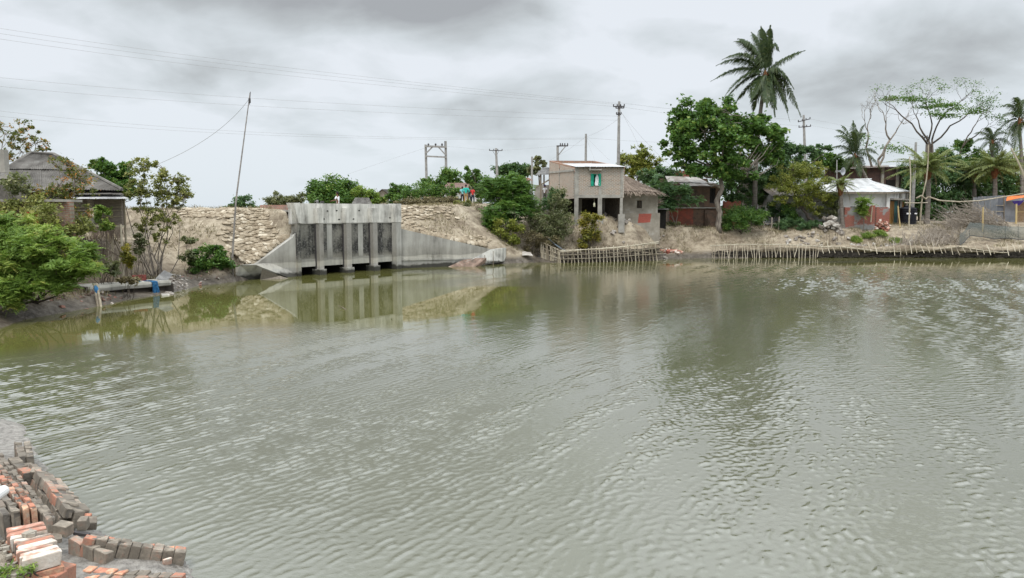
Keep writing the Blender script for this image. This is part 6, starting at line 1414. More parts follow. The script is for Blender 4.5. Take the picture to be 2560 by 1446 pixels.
def build_poles():
    pole('tallest concrete power pole with short crossarms rising behind the brick house', 1548, 254, 80, ((267, 15, 13, .02), (271, 9, 12, .02), (287, 7, 5, 0)), .17, False, lean=.0)
    pole('plain dark post without crossarms behind the brick house roof', 1465, 335, 84, (), .15, square=True)
    pole('wooden power pole with one wide crossarm in line with the bushes', 1240, 371, 110, ((377, 17, 16, -.01),), .2, lean=-.35)
    pole('thin dark pole beside the feathery grey green tree', 1330, 392, 110, (), .17)
    pole('leaning power pole with two crossarms right of the tall palm', 2009, 288, 98, ((302, 14, 16, .25), (318, 12, 18, .08)), .2, False, lean=-1.0)
    pole('grey pole beside the curved bamboo by the water tank', 2290, 356, 79, ((334, 0, 0, 0),) and (), .16)
    pole('faint pole with crossarm among the flat topped tree branches', 2317, 350, 92, ((344, 12, 5, .05),), .16)
    # H frame
    Y = 105
    t = thing('power_pole', 'grey portal frame of two poles with cross beams and diagonal struts', 'pole', on(1090, Y), 'power poles beyond the pond')
    for x0, yt, x1 in ((1064, 362, 1068), (1114, 353, 1117)):
        top = at(x0, yt, Y); b = Vector((at(x1, 450, Y).x, Y, hz(top.x, Y) - .3)); mb = MB(); mb.tube([b, top], [.2, .16], 8); part('mast', mb, M['pole'], t)
    for a, b, w in (((1063, 366), (1117, 368), .25), ((1064, 391), (1117, 393.5), .2)): mb = MB(); mb.beam(at(*a, Y - .2), at(*b, Y - .2), w, w); part('beam', mb, M['pole'], t)
    for a, b in (((1081, 368), (1065, 384)), ((1096, 368), (1115, 389))): mb = MB(); mb.beam(at(*a, Y - .15), at(*b, Y - .15), .16, .16); part('strut', mb, M['pole'], t)
    for px in (1071, 1089, 1105): mb = MB(); c = at(px, 363.5, Y - .2); mb.lathe(c - Vector((0, 0, .2)), [(.05, 0), (.16, .08), (.08, .2), (.16, .3), (.06, .45)], 7); part('insulator', mb, M['iron'], t)
    mb = MB(); mb.beam(at(1111.5, 368, Y - .2), at(1111.5, 353, Y - .2), .06, .06); part('rod', mb, M['iron'], t)
    Y = 96
    t = thing('power_pole', 'pale bracket pole with a single arm and diagonal strut at the roof corner', 'pole', on(1396, Y), 'power poles beyond the pond')
    mb = MB(); mb.tube([Vector((at(1397, 400, Y).x, Y, 2)), at(1394, 364, Y)], [.2, .15], 8); part('mast', mb, M['pole'], t)
    mb = MB(); mb.beam(at(1392, 365.5, Y - .1), at(1420, 365, Y - .1), .14, .14); part('crossarm', mb, M['iron'], t); mb = MB(); mb.beam(at(1414, 366, Y - .1), at(1397, 387, Y - .1), .12, .12); part('strut', mb, M['pole'], t)
    for px in (1401, 1406, 1412, 1419): mb = MB(); mb.lathe(at(px, 364.5, Y - .1), [(.04, 0), (.1, .1), (.05, .2), (.08, .3)], 6); part('insulator', mb, M['iron'], t)
    # wires
    def wire(label, pts, r=.022):
        """pts: (px, py, Y) passed through smoothly"""
        P = [at(*p) for p in pts]; out = []
        t_ = np.array([p[0] for p in pts], float); xs = np.linspace(t_[0], t_[-1], 40)
        A = np.array([tuple(p) for p in P])
        deg = min(2, len(P) - 1)
        cf = [np.polyfit(t_, A[:, i], deg) for i in range(3)]
        for x in xs: out.append(Vector([float(np.polyval(c, x)) for c in cf]))
        mb = MB(); mb.tube(out, r, 4, False); solo('power_line', mb, M['pole'], label, 'wire', 'power lines over the pond')
    L_ = [('uppermost power line sweeping down from the left edge to the tallest pole', [(-260, 34, 48), (0, 65, 55), (620, 155, 67), (1000, 208, 74), (1545, 257, 80)]),
          ('second line of the upper three running to the tallest pole', [(-260, 48, 48), (0, 78, 55), (620, 164, 67), (1000, 216, 74), (1548, 260, 80)]),
          ('lowest line of the upper three running to the tallest pole', [(-260, 62, 48), (0, 92, 55), (620, 175, 67), (1000, 225, 74), (1552, 266, 80)]),
          ('upper line of the middle pair passing the tip of the bamboo mast', [(-260, 168, 55), (0, 193, 60), (620, 243, 70), (1000, 271, 76), (1545, 290, 80)]),
          ('lower line of the middle pair passing below the mast tip', [(-260, 190, 55), (0, 216, 60), (620, 262, 70), (1000, 287, 76), (1548, 300, 80)]),
          ('upper line of the lowest pair above the hut', [(-200, 256, 62), (0, 274, 66), (600, 326, 76), (900, 346, 82), (1465, 344, 84)]),
          ('lower line of the lowest pair above the hut', [(-200, 270, 62), (0, 290, 66), (600, 333, 76), (900, 349, 82), (1465, 347, 84)]),
          ('upper line from the tallest pole over the big tree to the two armed pole', [(1552, 258, 80), (1680, 272, 84), (1850, 290, 91), (2009, 301, 98)]),
          ('lower line from the tallest pole over the big tree to the two armed pole', [(1556, 268, 80), (1680, 285, 84), (1850, 303, 91), (2018, 316, 98)]),
          ('line running right from the upper arm of the two armed pole', [(2020, 297, 98), (2100, 312, 100), (2300, 350, 104)]),
          ('line running right from the lower arm of the two armed pole', [(2026, 314, 98), (2100, 327, 100), (2300, 365, 104)]),
          ('line from the portal frame down to the round tree', [(1064, 370, 105), (980, 398, 100), (870, 436, 95)]),
          ('slack line from the portal frame to the single crossarm pole', [(1114, 366, 105), (1180, 372, 108), (1232, 377, 110)]),
          ('line from the single crossarm pole to the bracket pole', [(1246, 377, 110), (1320, 372, 104), (1394, 365, 96)]),
          ('short line from bracket pole to the plain dark post', [(1419, 364, 96), (1440, 364, 90), (1465, 362, 84)]),
          ('stay wire falling left from the plain dark post', [(1463, 343, 84), (1420, 375, 84), (1376, 400, 84)]),
          ('long stay wire falling right from the plain dark post', [(1467, 345, 84), (1497, 375, 82), (1525, 402, 80)]),
          ('steep stay wire close to the right of the plain dark post', [(1466, 345, 84), (1478, 378, 82), (1487, 402, 80)]),
          ('stay wire falling right from the tallest pole to the pale tree', [(1550, 275, 80), (1580, 330, 80), (1600, 372, 80)]),
          ('long stay wire from the tallest pole towards the big tree', [(1552, 280, 80), (1610, 350, 80), (1690, 425, 79)]),
          ('line rising from the plain dark post to the tallest pole', [(1465, 343, 84), (1505, 325, 82), (1546, 297, 80)]),
          ('near level line right of the plain post behind the pale tree', [(1467, 345, 84), (1560, 352, 88), (1680, 357, 92)])]
    for i, (lab, pts) in enumerate(L_): wire(lab, pts, .0075)
build_poles()

# ------------------------------------------------------------------ bamboo mast and loose things on the left bank
def build_left_things():
    b = gnd(582, 703); b.z = -.4; top = at(625, 233, 45)
    t = thing('bamboo_mast', 'tall thin leaning bamboo mast standing in the water left of the sluice', 'mast', gnd(582, 703))
    m1 = at(590, 500, 42.8); m2 = at(607, 370, 43.8)
    part('culm', bamboo([b, at(581, 640, 42.4), m1, m2, top], .065, .6, .028), mat_noise('weathered_bamboo', [(.3, (.13, .12, .115)), (.7, (.30, .27, .24))], 3, 4, .7, .2, .01), t)
    mb = MB(); mb.beam(at(624, 262, 44.8), at(626, 230, 45), .03, .03); mb.box(at(624, 252, 44.8), (.10, .1, .25)); part('pulley', mb, M['iron'], t)
    for px, yt in ((574, 645), (578, 630), (584, 648), (589, 655)): part('stake', stick(gnd(px, 702) - Vector((0, 0, .3)), at(px - 2, yt, 42.3), .035), M['bamboo'], t)
    P = [at(622, 250, 45), at(560, 312, 47), at(480, 372, 49), at(390, 412, 52)]; A = np.array([tuple(p) for p in P]); tt = np.linspace(0, 1, 4); cf = [np.polyfit(tt, A[:, i], 2) for i in range(3)]
    mb = MB(); mb.tube([Vector([float(np.polyval(c, x)) for c in cf]) for x in np.linspace(0, 1, 24)], .012, 4, False); solo('rope', mb, M['pole'], 'slack rope running from the mast tip down to the left trees', 'rope')
    # concrete ledge at the water
    A_, B_ = gnd(214, 758), gnd(425, 738); zt, zb = .62, .34
    a0, a1 = at(216, 716, 33.2), at(423, 709, 36.6); a0.z = zt; a1.z = zt
    d = (a1 - a0).normalized(); nb = Vector((-d.y, d.x, 0))
    t = thing('concrete_ledge', 'flat grey concrete landing ledge at the water edge below the hut', 'ledge', a0.lerp(a1, .5) - Vector((0, 0, zt)))
    mb = MB(); k = 10
    top_pts = [a0 + d * ((a1 - a0).length * i / k) + Vector((0, 0, random.uniform(-.012, .012))) for i in range(k + 1)]
    front = [p - nb * .12 + Vector((0, 0, 0)) for p in top_pts]
    mb.prism(front[:1] + front[-1:] + [front[-1] + nb * 1.5 + Vector((.25, 0, 0)), front[0] + nb * 1.5], (0, 0, -.05))
    P = [[p + Vector((0, 0, z)) + nb * o + Vector((0, 0, random.uniform(-.015, .015))) for p in front] for z, o in ((-.002, -.01), (-.10, -.035), (-.24, 0.0), (-.27, .15))]
    mb.sheet(P, nb * .2); part('slab', mb, M['conc'], t)
    mb = MB()
    for i in range(6):
        p = a0.lerp(a1, (i + .4) / 6.2) + nb * .35; mb.box((p.x, p.y, .1), (.7, .5, .62), rz=math.atan2(d.y, d.x))
    mb.box((a1.x - .4, a1.y + .2, .1), (.9, .6, .65), rz=.5); part('footing', mb, mat_flat('wet_masonry', (.05, .042, .035), .8, .5, 3), t)
    # net hanging over the ledge
    P = []
    c = at(379, 712, 35.6)
    for i in range(14):
        u = i / 13; row = []
        for j in range(9):
            v = j / 8 - .5
            if u < .3: p = a0.lerp(a1, .785 + v * .085) + nb * (.5 - u / .3 * .66) + Vector((0, 0, .012 + .02 * math.sin(j * 2)))
            else: p = a0.lerp(a1, .785 + v * .085 + .035 * (u - .3)) - nb * (.17 + .04 * math.sin(j * 1.9 + i * .4)) + Vector((0, 0, .01 - (u - .3) / .7 * .85 - .02 * abs(v)))
            row.append(p)
        P.append(row)
    mb = MB(); mb.sheet(P, -nb * .012); solo('fishing_net', mb, M['blue'], 'blue net draped over the concrete ledge into the water', 'net')
    mb = MB(); P = [[at(322 + 44 * u, 708.5 - 2 * v, 35.0 + .7 * u + .25 * v) + Vector((0, 0, .10 * abs(math.sin(u * 7 + v)) * .5)) for u in np.linspace(0, 1, 10)] for v in np.linspace(0, 1, 3)]
    mb.sheet(P, (0, 0, .02)); solo('fishing_net', mb, mat_flat('dark_teal_net', (.03, .07, .08), .9, .4), 'dark net heaped along the back of the concrete ledge', 'net')
    # reddish box of bricks on the ledge
    t = thing('brick_stack', 'small red brick box standing on the bank behind the ledge', 'bricks', at(347, 707, 36.4)); mb = MB()
    p = at(331, 707, 36.2); q = at(366, 707, 36.5); z1 = at(348, 688, 36.3).z
    for r_ in range(5):
        for c_ in range(3):
            e0, e1 = p.lerp(q, c_ / 3 + .008), p.lerp(q, (c_ + 1) / 3 - .008); zz0 = p.z + (z1 - p.z) * r_ / 5; zz1 = p.z + (z1 - p.z) * (r_ + .9) / 5
            mb = MB(); wallb(mb, e0.xy, e1.xy, zz0, zz1, .3 + random.uniform(-.02, .02)); part('brick', mb, M_REDBOX, t)
    # broken tin sheet and rubble
    mb = MB(); corr(mb, at(388, 697, 36.4), at(414, 708, 36.3), at(432, 686, 37.2), at(410, 676, 37.4), 7, .02); solo('tin_sheet', mb, M['tin_old'], 'bent corrugated tin sheet lying on the mud beside the ledge', 'sheet')
    def rubble(label, px0, px1, Y0, Y1, n, s0, s1, mat_, name='rubble_heap', heap=0.0, part_name='chunk'):
        c = on((px0 + px1) / 2, (Y0 + Y1) / 2); t = thing(name, label, 'rubble', c)
        ms = []
        for k in range(5):
            mb = MB(); mb.box((0, 0, 0), (1, .75, .5)); mb.v = [tuple(Vector(v) * random.uniform(.7, 1.2)) for v in mb.v]; ms.append(mb.mesh(part_name))
        for i in range(n):
            px = random.uniform(px0, px1); Y = random.uniform(Y0, Y1); u = (px - px0) / (px1 - px0) * 2 - 1
            p = on(px, Y); p.z += heap * max(0, 1 - u * u) * random.random(); s_ = random.uniform(s0, s1)
            W = Matrix.Translation(p + Vector((0, 0, s_ * .15))) @ Matrix.Rotation(random.uniform(0, 6.3), 4, 'Z') @ Matrix.Rotation(random.gauss(0, .35), 4, 'X') @ Matrix.Rotation(random.gauss(0, .35), 4, 'Y') @ Matrix.Diagonal((s_, s_, s_, 1))
            part(part_name, random.choice(ms), mat_, t, W)
    rubble('scatter of pale broken bricks on the mud right of the tin sheet', 428, 468, 37.2, 40.0, 60, .06, .18, M['stone'])
    rubble('few red and pale brick pieces at the waterline below the round shrub', 455, 575, 39.5, 43.0, 40, .05, .14, M['muddy_bat'])
    rubble('litter of brick bits and mud clods under the feathery bush', 110, 330, 29.5, 34.0, 90, .06, .22, M['muddy_bat'])
    rubble('broken slab pieces propped at the right end of the ledge', 415, 438, 35.4, 36.3, 9, .25, .55, M['stone'])
    rubble('heap of broken stones beside the date palm trunk', 2050, 2102, 68.2, 69.4, 46, .28, .7, M['stone'], heap=.9)
    rubble('pile of broken bricks in front of the short brick wall', 2188, 2222, 69.4, 70.3, 60, .15, .36, M['red_stone'], heap=.9)
    rubble('pale stones and clods along the bank top behind the right fence', 1960, 2280, 65.4, 68, 90, .12, .4, M['stone'])
    rubble('white and red debris at the gap between the bamboo fences', 1655, 1705, 63.6, 65, 24, .15, .5, M['red_stone'])
    rubble('stones lying on the mud slope under the brick house', 1505, 1680, 62.5, 66, 40, .15, .45, M['stone'])
    mb = MB(); mb.sheet([[at(1300 + 26 * u + 6 * v, 632 + 8 * v, 59.2 - .8 * v) + Vector((0, 0, .03 * math.sin(5 * u))) for u in np.linspace(0, 1, 5)] for v in np.linspace(0, 1, 3)], (0, 0, .06)); solo('sandbag', mb, M['stone'], 'single pale sack lying at the water edge right of the toe block', 'sack')
    # two props standing in the water
    for px0, py0, px1, py1, lab in ((246, 768, 236, 712, 'left one of two bamboo props leaning at the ledge, wrapped in blue'), (253, 766, 242, 711, 'right one of two bamboo props leaning at the ledge')):
        Y = 31.6; mb = bamboo([at(px0, py0 + 4, 31.2), at(px1, py1, 32.3)], .055); solo('bamboo_prop', mb, M['bamboo'], lab, 'pole', 'props at the ledge')
    mb = MB(); mb.tube([at(239, 716, 32.1), at(241, 724, 32.0), at(243, 734, 31.9)], [.06, .09, .06], 7); solo('rag', mb, M['blue'], 'blue rag tied round the bamboo prop', 'rag')
    mb = MB(); mb.sheet([[at(66 + 26 * u + 4 * v, 530 + 44 * v + 5 * u, 30.4) + Vector((0, .05 * math.sin(6 * u + 3 * v), 0)) for u in np.linspace(0, 1, 6)] for v in np.linspace(0, 1, 6)], (0, .02, 0)); solo('red_cloth', mb, M['red_cloth'], 'red cloth hanging behind the feathery bush before the ruined wall', 'cloth')
    mb = MB(); P = [at(862, 772, 25.2), at(852, 770, 25.4), at(846, 768, 25.5)]; P = [gnd(866, 775), gnd(856, 772), gnd(846, 772)]; P[1].z = .05; P[2].z = .12
    mb.tube(P, [.012, .02, .012], 5); mb.tube([P[1], P[1] + Vector((.05, .02, .12))], [.012, .006], 4); solo('twig', mb, M['wood'], 'small twig floating on the calm water before the sluice', 'twig')
M_REDBOX = mat_noise('red_box_brick', [(.3, (.20, .06, .05)), (.6, (.30, .09, .07)), (.8, (.36, .16, .12))], 6, 5, .9, .4, .01, rnd=.3)
build_left_things()

# ------------------------------------------------------------------ village things on the right
def build_right_things():
    c = on(2268, 72.2); t = thing('water_tank', 'black ribbed plastic water tank beside the white house', 'water tank', c); r_ = 20 * pm(72); h = 43 * pm(72)
    prof = []
    for i in range(9): z = h * .86 * i / 8; prof += [(r_, z), (r_ * 1.035, z + .02), (r_ * 1.035, z + .06), (r_, z + .08)]
    prof += [(r_ * .75, h * .97), (r_ * .35, h)]
    mb = MB(); mb.lathe(c, prof, 24); part('body', mb, M['black_plastic'], t)
    mb = MB(); mb.lathe(c + Vector((0, 0, h)), [(r_ * .36, 0), (r_ * .36, .1), (r_ * .2, .14)], 14); part('lid', mb, M['black_plastic'], t)
    mb = MB(); mb.box(c + Vector((-r_ * .4, -r_ * .98, h * .62)), (r_ * .5, .04, .14)); mb.box(c + Vector((r_ * .5, -r_ * .93, h * .62)), (r_ * .3, .06, .12)); part('white_mark', mb, M['cloth_white'], t, kind='stuff')
    # loudspeaker
    p = at(2106, 429, 73); t = thing('loudspeaker', 'grey horn loudspeaker on a thin post above the young date palm', 'loudspeaker', at(2093, 470, 73))
    mb = MB(); mb.tube([at(2093, 560, 73) - Vector((0, 0, .5)), at(2092, 400, 73)], .05, 7); part('post', mb, M['pole'], t)
    mb = MB(); prof = [(.05, 0), (.07, .15), (.13, .30), (.24, .44), (.36, .52), (.37, .53), (.34, .525), (.22, .44), (.09, .25)]; n = 18
    ax = Vector((.55, -.83, -.05)).normalized(); s_ = ax.cross(Vector((0, 0, 1))).normalized(); u_ = s_.cross(ax)
    vs_ = [p + ax * (z - .45) + (s_ * math.cos(2 * math.pi * j / n) + u_ * math.sin(2 * math.pi * j / n)) * r for r, z in prof for j in range(n)]
    mb.add(vs_, [(i * n + j, i * n + (j + 1) % n, (i + 1) * n + (j + 1) % n, (i + 1) * n + j) for i in range(len(prof) - 1) for j in range(n)]); part('horn', mb.mesh('horn', True), mat_flat('grey_horn_paint', (.38, .39, .41), .5, .15), t)
    mb = MB(); mb.beam(at(2092, 428, 73), p - ax * .45, .06, .06); mb.lathe(p - ax * .6 - Vector((0, 0, .1)), [(.1, 0), (.12, .1), (.1, .2)], 10); part('bracket', mb, M['pole'], t)
    # bamboo poles
    Y = 69.3
    bb = [('upright bamboo pole left of the water tank foreground', [at(2272, 572, Y), at(2275, 500, Y), at(2277, 440, Y), at(2274, 392, Y)], .07, .05),
          ('bowed bamboo pole curving up beside the date palm', [at(2300, 564, 69.8), at(2303, 520, 69.8), at(2306, 492, 69.8), at(2316, 450, 69.8), at(2320, 410, 69.8), at(2321, 362, 69.8)], .075, .05),
          ('yellow bamboo prop in front of the water tank', [at(2251, 571, 69.8), at(2247, 540, 69.8), at(2245, 515, 69.8)], .065, .06),
          ('long sagging bamboo pole slung between palm and tin shed', [at(2321, 492, 70.2), at(2350, 502, 70.2), at(2400, 505, 70.4), at(2450, 502, 70.6), at(2500, 494, 71), at(2560, 484, 71.5), at(2600, 478, 72)], .07, .045),
          ('twisted bamboo end looped over the bowed pole', [at(2291, 496, 69.7), at(2297, 491, 69.7), at(2303, 489.5, 69.7), at(2311, 496, 69.7), at(2318, 500, 69.7), at(2322, 491, 69.7)], .07, .07),
          ('short level bamboo rail left of the date palm trunk', [at(2262, 507, 70.2), at(2290, 508, 70.2), at(2319, 507, 70.2)], .05, .04),
          ('slanting grey bamboo pole at the right edge', [at(2575, 480, 70), at(2550, 415, 70), at(2528, 371, 70)], .08, .07),
          ('short yellow bamboo post in the brushwood heap', [at(2457, 580, 68.8), at(2457, 548, 68.8), at(2458, 518, 68.8)], .075, .07),
          ('thin yellow bamboo stick left of the tin shed', [at(2485, 552, 74), at(2483, 529, 74)], .045, .04),
          ('yellow bamboo post holding the purple cloth', [at(2540, 560, 71), at(2541, 535, 71), at(2541, 510, 71)], .085, .08),
          ('pale bamboo lying on the yard before the water tank', [at(2225, 570, 68.9), at(2270, 567.5, 69.3), at(2300, 565.5, 69.6)], .045, .035),
          ('pale stick leaning on the half plastered wall', [at(2177, 556, 69.2), at(2181, 517, 69.3)], .05, .045)]
    for lab, pts, r0, r1 in bb: solo('bamboo_pole', bamboo(pts, r0, .5, r1), M['bamboo_fresh'] if 'yellow' in lab else M['bamboo'], lab, 'bamboo pole', 'bamboo poles in the yard')
    # brushwood
    def brush(label, px0, px1, Y, dirpx, n, L_, h, seed):
        g = random.Random(seed); c = on((px0 + px1) / 2, Y); t = thing('brushwood_heap', label, 'brushwood', c, 'brushwood heaps on the right bank'); mb = MB()
        for i in range(n):
            f = g.random(); px = px0 + (px1 - px0) * f; p = on(px, Y + g.uniform(-1, 1)); p.z += g.random() * h * (1 - abs(2 * f - 1) ** 2) 
            d = Vector((dirpx * g.uniform(.5, 1.2) + g.gauss(0, .25), g.gauss(0, .45), g.uniform(.02, .7))).normalized(); l = L_ * g.uniform(.4, 1.2); q = p + d * l * .5 + Vector((0, 0, g.gauss(0, .1))); e = q + (d + Vector((g.gauss(0, .25), g.gauss(0, .25), g.gauss(0, .2)))).normalized() * l * .5
            r_ = g.uniform(.012, .03); mb.tube([p, q, e], [r_ * 1.2, r_ * .8, r_ * .35], 4, False)
            for k in range(3):
                s_ = p.lerp(e, g.uniform(.35, .95)); b = s_ + (d + Vector((g.gauss(0, .5), g.gauss(0, .4), g.gauss(.1, .4)))).normalized() * l * .28; mb.tube([s_, b], [r_ * .45, r_ * .2], 3, False)
        part('twigs', mb, BK['pale'], t, kind='stuff')
    brush('upper grey brushwood heap in front of the date palms', 2388, 2530, 70.2, -1.0, 300, 2.2, 1.35, 3)
    brush('lower brushwood heap standing on the bank above the right fence', 2235, 2400, 66.4, .12, 210, 1.6, .35, 4)
    brush('thin brushwood spread between the two brushwood heaps', 2330, 2420, 68.4, -1.0, 90, 1.8, .3, 6)
    t = [o for o in bpy.data.objects if o.get('label', '').startswith('lower brushwood')][0]
    for a, b in (((2296, 578), (2318, 610)), ((2325, 585), (2334, 618)), ((2339, 583), (2336, 614)), ((2352, 582), (2340, 616)), ((2262, 618), (2285, 585)), ((2362, 590), (2354, 612))): part('stick', stick(at(*b, 65.8), at(*a, 66), .05, 5, .06), BK['pale'], t)
    # net fence
    m, nt, bs, N, L = nmat('grey_green_net'); bs.inputs['Base Color'].default_value = (.13, .155, .15, 1); bs.inputs['Roughness'].default_value = .9
    tr = N('ShaderNodeBsdfTransparent'); mx = N('ShaderNodeMixShader'); mx.inputs[0].default_value = .62; L(tr.outputs[0], mx.inputs[1]); L(bs.outputs[0], mx.inputs[2]); L(mx.outputs[0], nt.nodes['Material Output'].inputs[0])
    t = thing('net_fence', 'sagging grey green net fence on posts above the bank at the right edge', 'fence', on(2480, 67))
    line = [(2397, 616, 585, 64.9), (2410, 606, 578, 65.8), (2424, 590, 556, 67.2), (2450, 592, 557, 67.2), (2485, 598, 563, 67.0), (2510, 596, 565, 67.2), (2545, 599, 566, 67.2), (2600, 602, 568, 67.2)]
    P = []
    for v in np.linspace(0, 1, 6):
        row = []
        for (a, b) in zip(line, line[1:]):
            for u in np.linspace(0, 1, 6, endpoint=False):
                q = [a[i] + (b[i] - a[i]) * u for i in range(4)]; row.append(at(q[0], q[1] + (q[2] - q[1]) * v + 2.2 * math.sin(math.pi * u) * (v - .3), q[3] - .08 * math.sin(math.pi * v)))
        P.append(row)
    mb = MB(); mb.grid(P); part('net', mb, m, t)
    mb = MB(); mb.tube([p + Vector((0, -.02, 0)) for p in P[0]], .035, 5); part('bottom_roll', mb, mat_flat('dark_net_roll', (.06, .065, .068), .9, .3), t)
    for px, yb, yt, Y in ((2399, 618, 580, 64.9), (2424, 592, 552, 67.2), (2460, 596, 560, 67.1), (2513, 599, 556, 67.2), (2546, 600, 560, 67.2)): part('post', stick(at(px, yb + 3, Y), at(px + random.gauss(0, 1.5), yt, Y), .03), M['wood'], t)
    # tin shed with tarpaulin
    Y = 75; t = thing('tin_shed', 'small grey tin sheet shed under an orange tarpaulin at the right edge', 'shed', on(2520, Y + 1))
    grey = mat_noise('blue_grey_tin', [(.3, (.17, .18, .20)), (.7, (.33, .34, .36))], 1.5, 5, .6, .1, .005)
    zb = hz(48, 75) - .2
    for a, b, yt, m_ in ((2491, 2510, 489, mat_noise('dull_blue_tin', [(.3, (.11, .12, .14)), (.7, (.21, .22, .25))], 1.5, 5, .6, .1, .005)), (2511, 2538, 503, grey), (2560, 2620, 497, grey)):
        p, q = at(a, 550, Y), at(b, 550, Y); mb = MB(); corr(mb, (p.x, Y, zb), (q.x, Y, zb), (q.x, Y + .02, at(a, yt, Y).z), (p.x, Y + .02, at(a, yt, Y).z), 9, .018); part('tin_panel', mb, m_, t)
    mb = MB(); p, q = at(2538, 550, Y), at(2559, 550, Y); wallb(mb, (p.x, Y), (q.x, Y), zb, at(2540, 506, Y).z, .05); o = part('door', mb, mat_flat('plywood', (.29, .20, .12), .8, .25), t)
    mb = MB(); wallb(mb, (p.x + .05, Y - .05), (q.x - .05, Y - .05), at(2540, 531, Y).z, at(2540, 529, Y).z, .03); part('batten', mb, M['bamboo_fresh'], o)
    for py in (514, 529): mb = MB(); mb.beam(at(2490, py, Y - .06), at(2511, py, Y - .06), .04, .05); part('batten', mb, M['bamboo'], t)
    mb = MB(); mb.beam(at(2510, 548, Y - .05), at(2510, 488, Y - .05), .07, .07); part('post', mb, M['wood'], t)
    mb = MB(); p, q = at(2491, 550, Y), at(2620, 550, Y); wallb(mb, (p.x, Y), (p.x + .5, Y + 4), zb, at(2491, 490, Y).z, .05); wallb(mb, (p.x, Y + 4), (q.x, Y + 4), zb, at(2491, 492, Y).z, .05); part('side_panel', mb, grey, t)
    P = [[at(2515 + 105 * u + 3 * v, 503 - 19 * u * (1 - .4 * v) + (1 - v) * 0 - 12 * v * (1 - u * .4), Y - 1.2 + 3.2 * v) + Vector((0, 0, .12 * math.sin(7 * u + 3 * v) * u)) for u in np.linspace(0, 1, 16)] for v in np.linspace(0, 1, 7)]
    mb = MB(); mb.sheet(P, (0, 0, .02)); solo('tarpaulin', mb, M['orange'], 'orange tarpaulin spread over the tin shed', 'tarpaulin')
    P = [[at(2532 + 50 * u, 503 + 12 * v * math.sin(math.pi * min(1, u * 1.6 + .08)) - 3 * u, 71.6 + .08 * math.sin(9 * u)) for u in np.linspace(0, 1, 14)] for v in np.linspace(0, 1, 5)]
    mb = MB(); mb.sheet(P, (0, .03, 0)); solo('cloth', mb, M['purple'], 'dark purple cloth hanging from the yellow bamboo post', 'cloth')
    # roofs and shelters behind the bushes on the left of the house
    t = thing('shelter', 'open roadside shelter with a dark tin roof beside the brick house', 'shelter', on(1355, 72))
    roof_sheets(t, at(1338, 438, 70.5), at(1376, 437, 70.5), at(1376, 419, 75), at(1358, 420, 75), 3, M['tin_old'], 8)
    for px, Y in ((1352, 70.8), (1374, 70.8), (1360, 74.5)): mb = MB(); mb.beam(Vector((at(px, 480, Y).x, Y, 3.5)), at(px, 435, Y), .14, .14); part('post', mb, M['wood'], t)
    mb = MB(); wallb(mb, at(1336, 470, 74).xy, at(1374, 470, 74).xy, 3.4, at(1350, 463, 74).z, .15); part('low_wall', mb, M['conc_house'], t)
    mb = MB(); mb.beam(at(1340, 470, 70.8), at(1376, 448, 70.8), .08, .12); part('brace', mb, M['wood'], t)
    for lab, x0, x1, ye, yr, yb, Y, roof, nm in (('low hut with a rusty brown roof behind the men', 1108, 1205, 470, 458, 505, 84, mat_noise('rust_brown_roof', [(.3, (.13, .075, .06)), (.7, (.24, .15, .12))], 1.2, 5, .8), 'hut'), ('rusty roof edge showing behind the bright bushy tree', 1255, 1330, 452, 445, 490, 86, mat_flat('red_rust_tin', (.22, .11, .075), .8), 'hut'),
         ('grey roofed hut low behind the sluice end', 878, 930, 512, 495, 530, 74, M['asbestos'], 'hut')):
        t = thing(nm, lab, 'hut', at((x0 + x1) / 2, yb, Y)); mb = MB(); a, b = at(x0 + 5, ye, Y + .6), at(x1 - 5, ye, Y + .6); wallb(mb, a.xy, b.xy, 1.5, a.z + .1, .2); wallb(mb, (a.x, a.y), (a.x, a.y + 3.6), 1.5, a.z, .2); part('wall', mb, M['white'] if 'men' in lab else M['mudwall'], t)
        roof_sheets(t, at(x0, ye, Y), at(x1, ye, Y), at(x1 - 8, yr, Y + 4), at(x0 + 10, yr, Y + 4), 5, roof, 8)
    t = thing('hut', 'small gable ended hut peeping over the scrub behind the sluice', 'hut', at(956, 510, 96)); Y = 96
    mb = MB(); mb.prism([Vector((at(936, 500, Y).x, Y, 2)), Vector((at(972, 500, Y).x, Y, 2)), at(972, 487, Y), at(955, 475, Y), at(938, 489, Y)], (0, .2, 0)); part('gable', mb, M['mudwall'], t)
    r_ = at(955, 473.5, Y - .3); e0, e1 = at(934, 490, Y - .3), at(976, 488, Y - .3); bk = Vector((2.5, 6, 0)); roof_sheets(t, e0, r_, r_ + bk, e0 + bk, 2, M['asbestos'], 8); roof_sheets(t, r_, e1, e1 + bk, r_ + bk, 2, M['asbestos'], 8)
build_right_things()
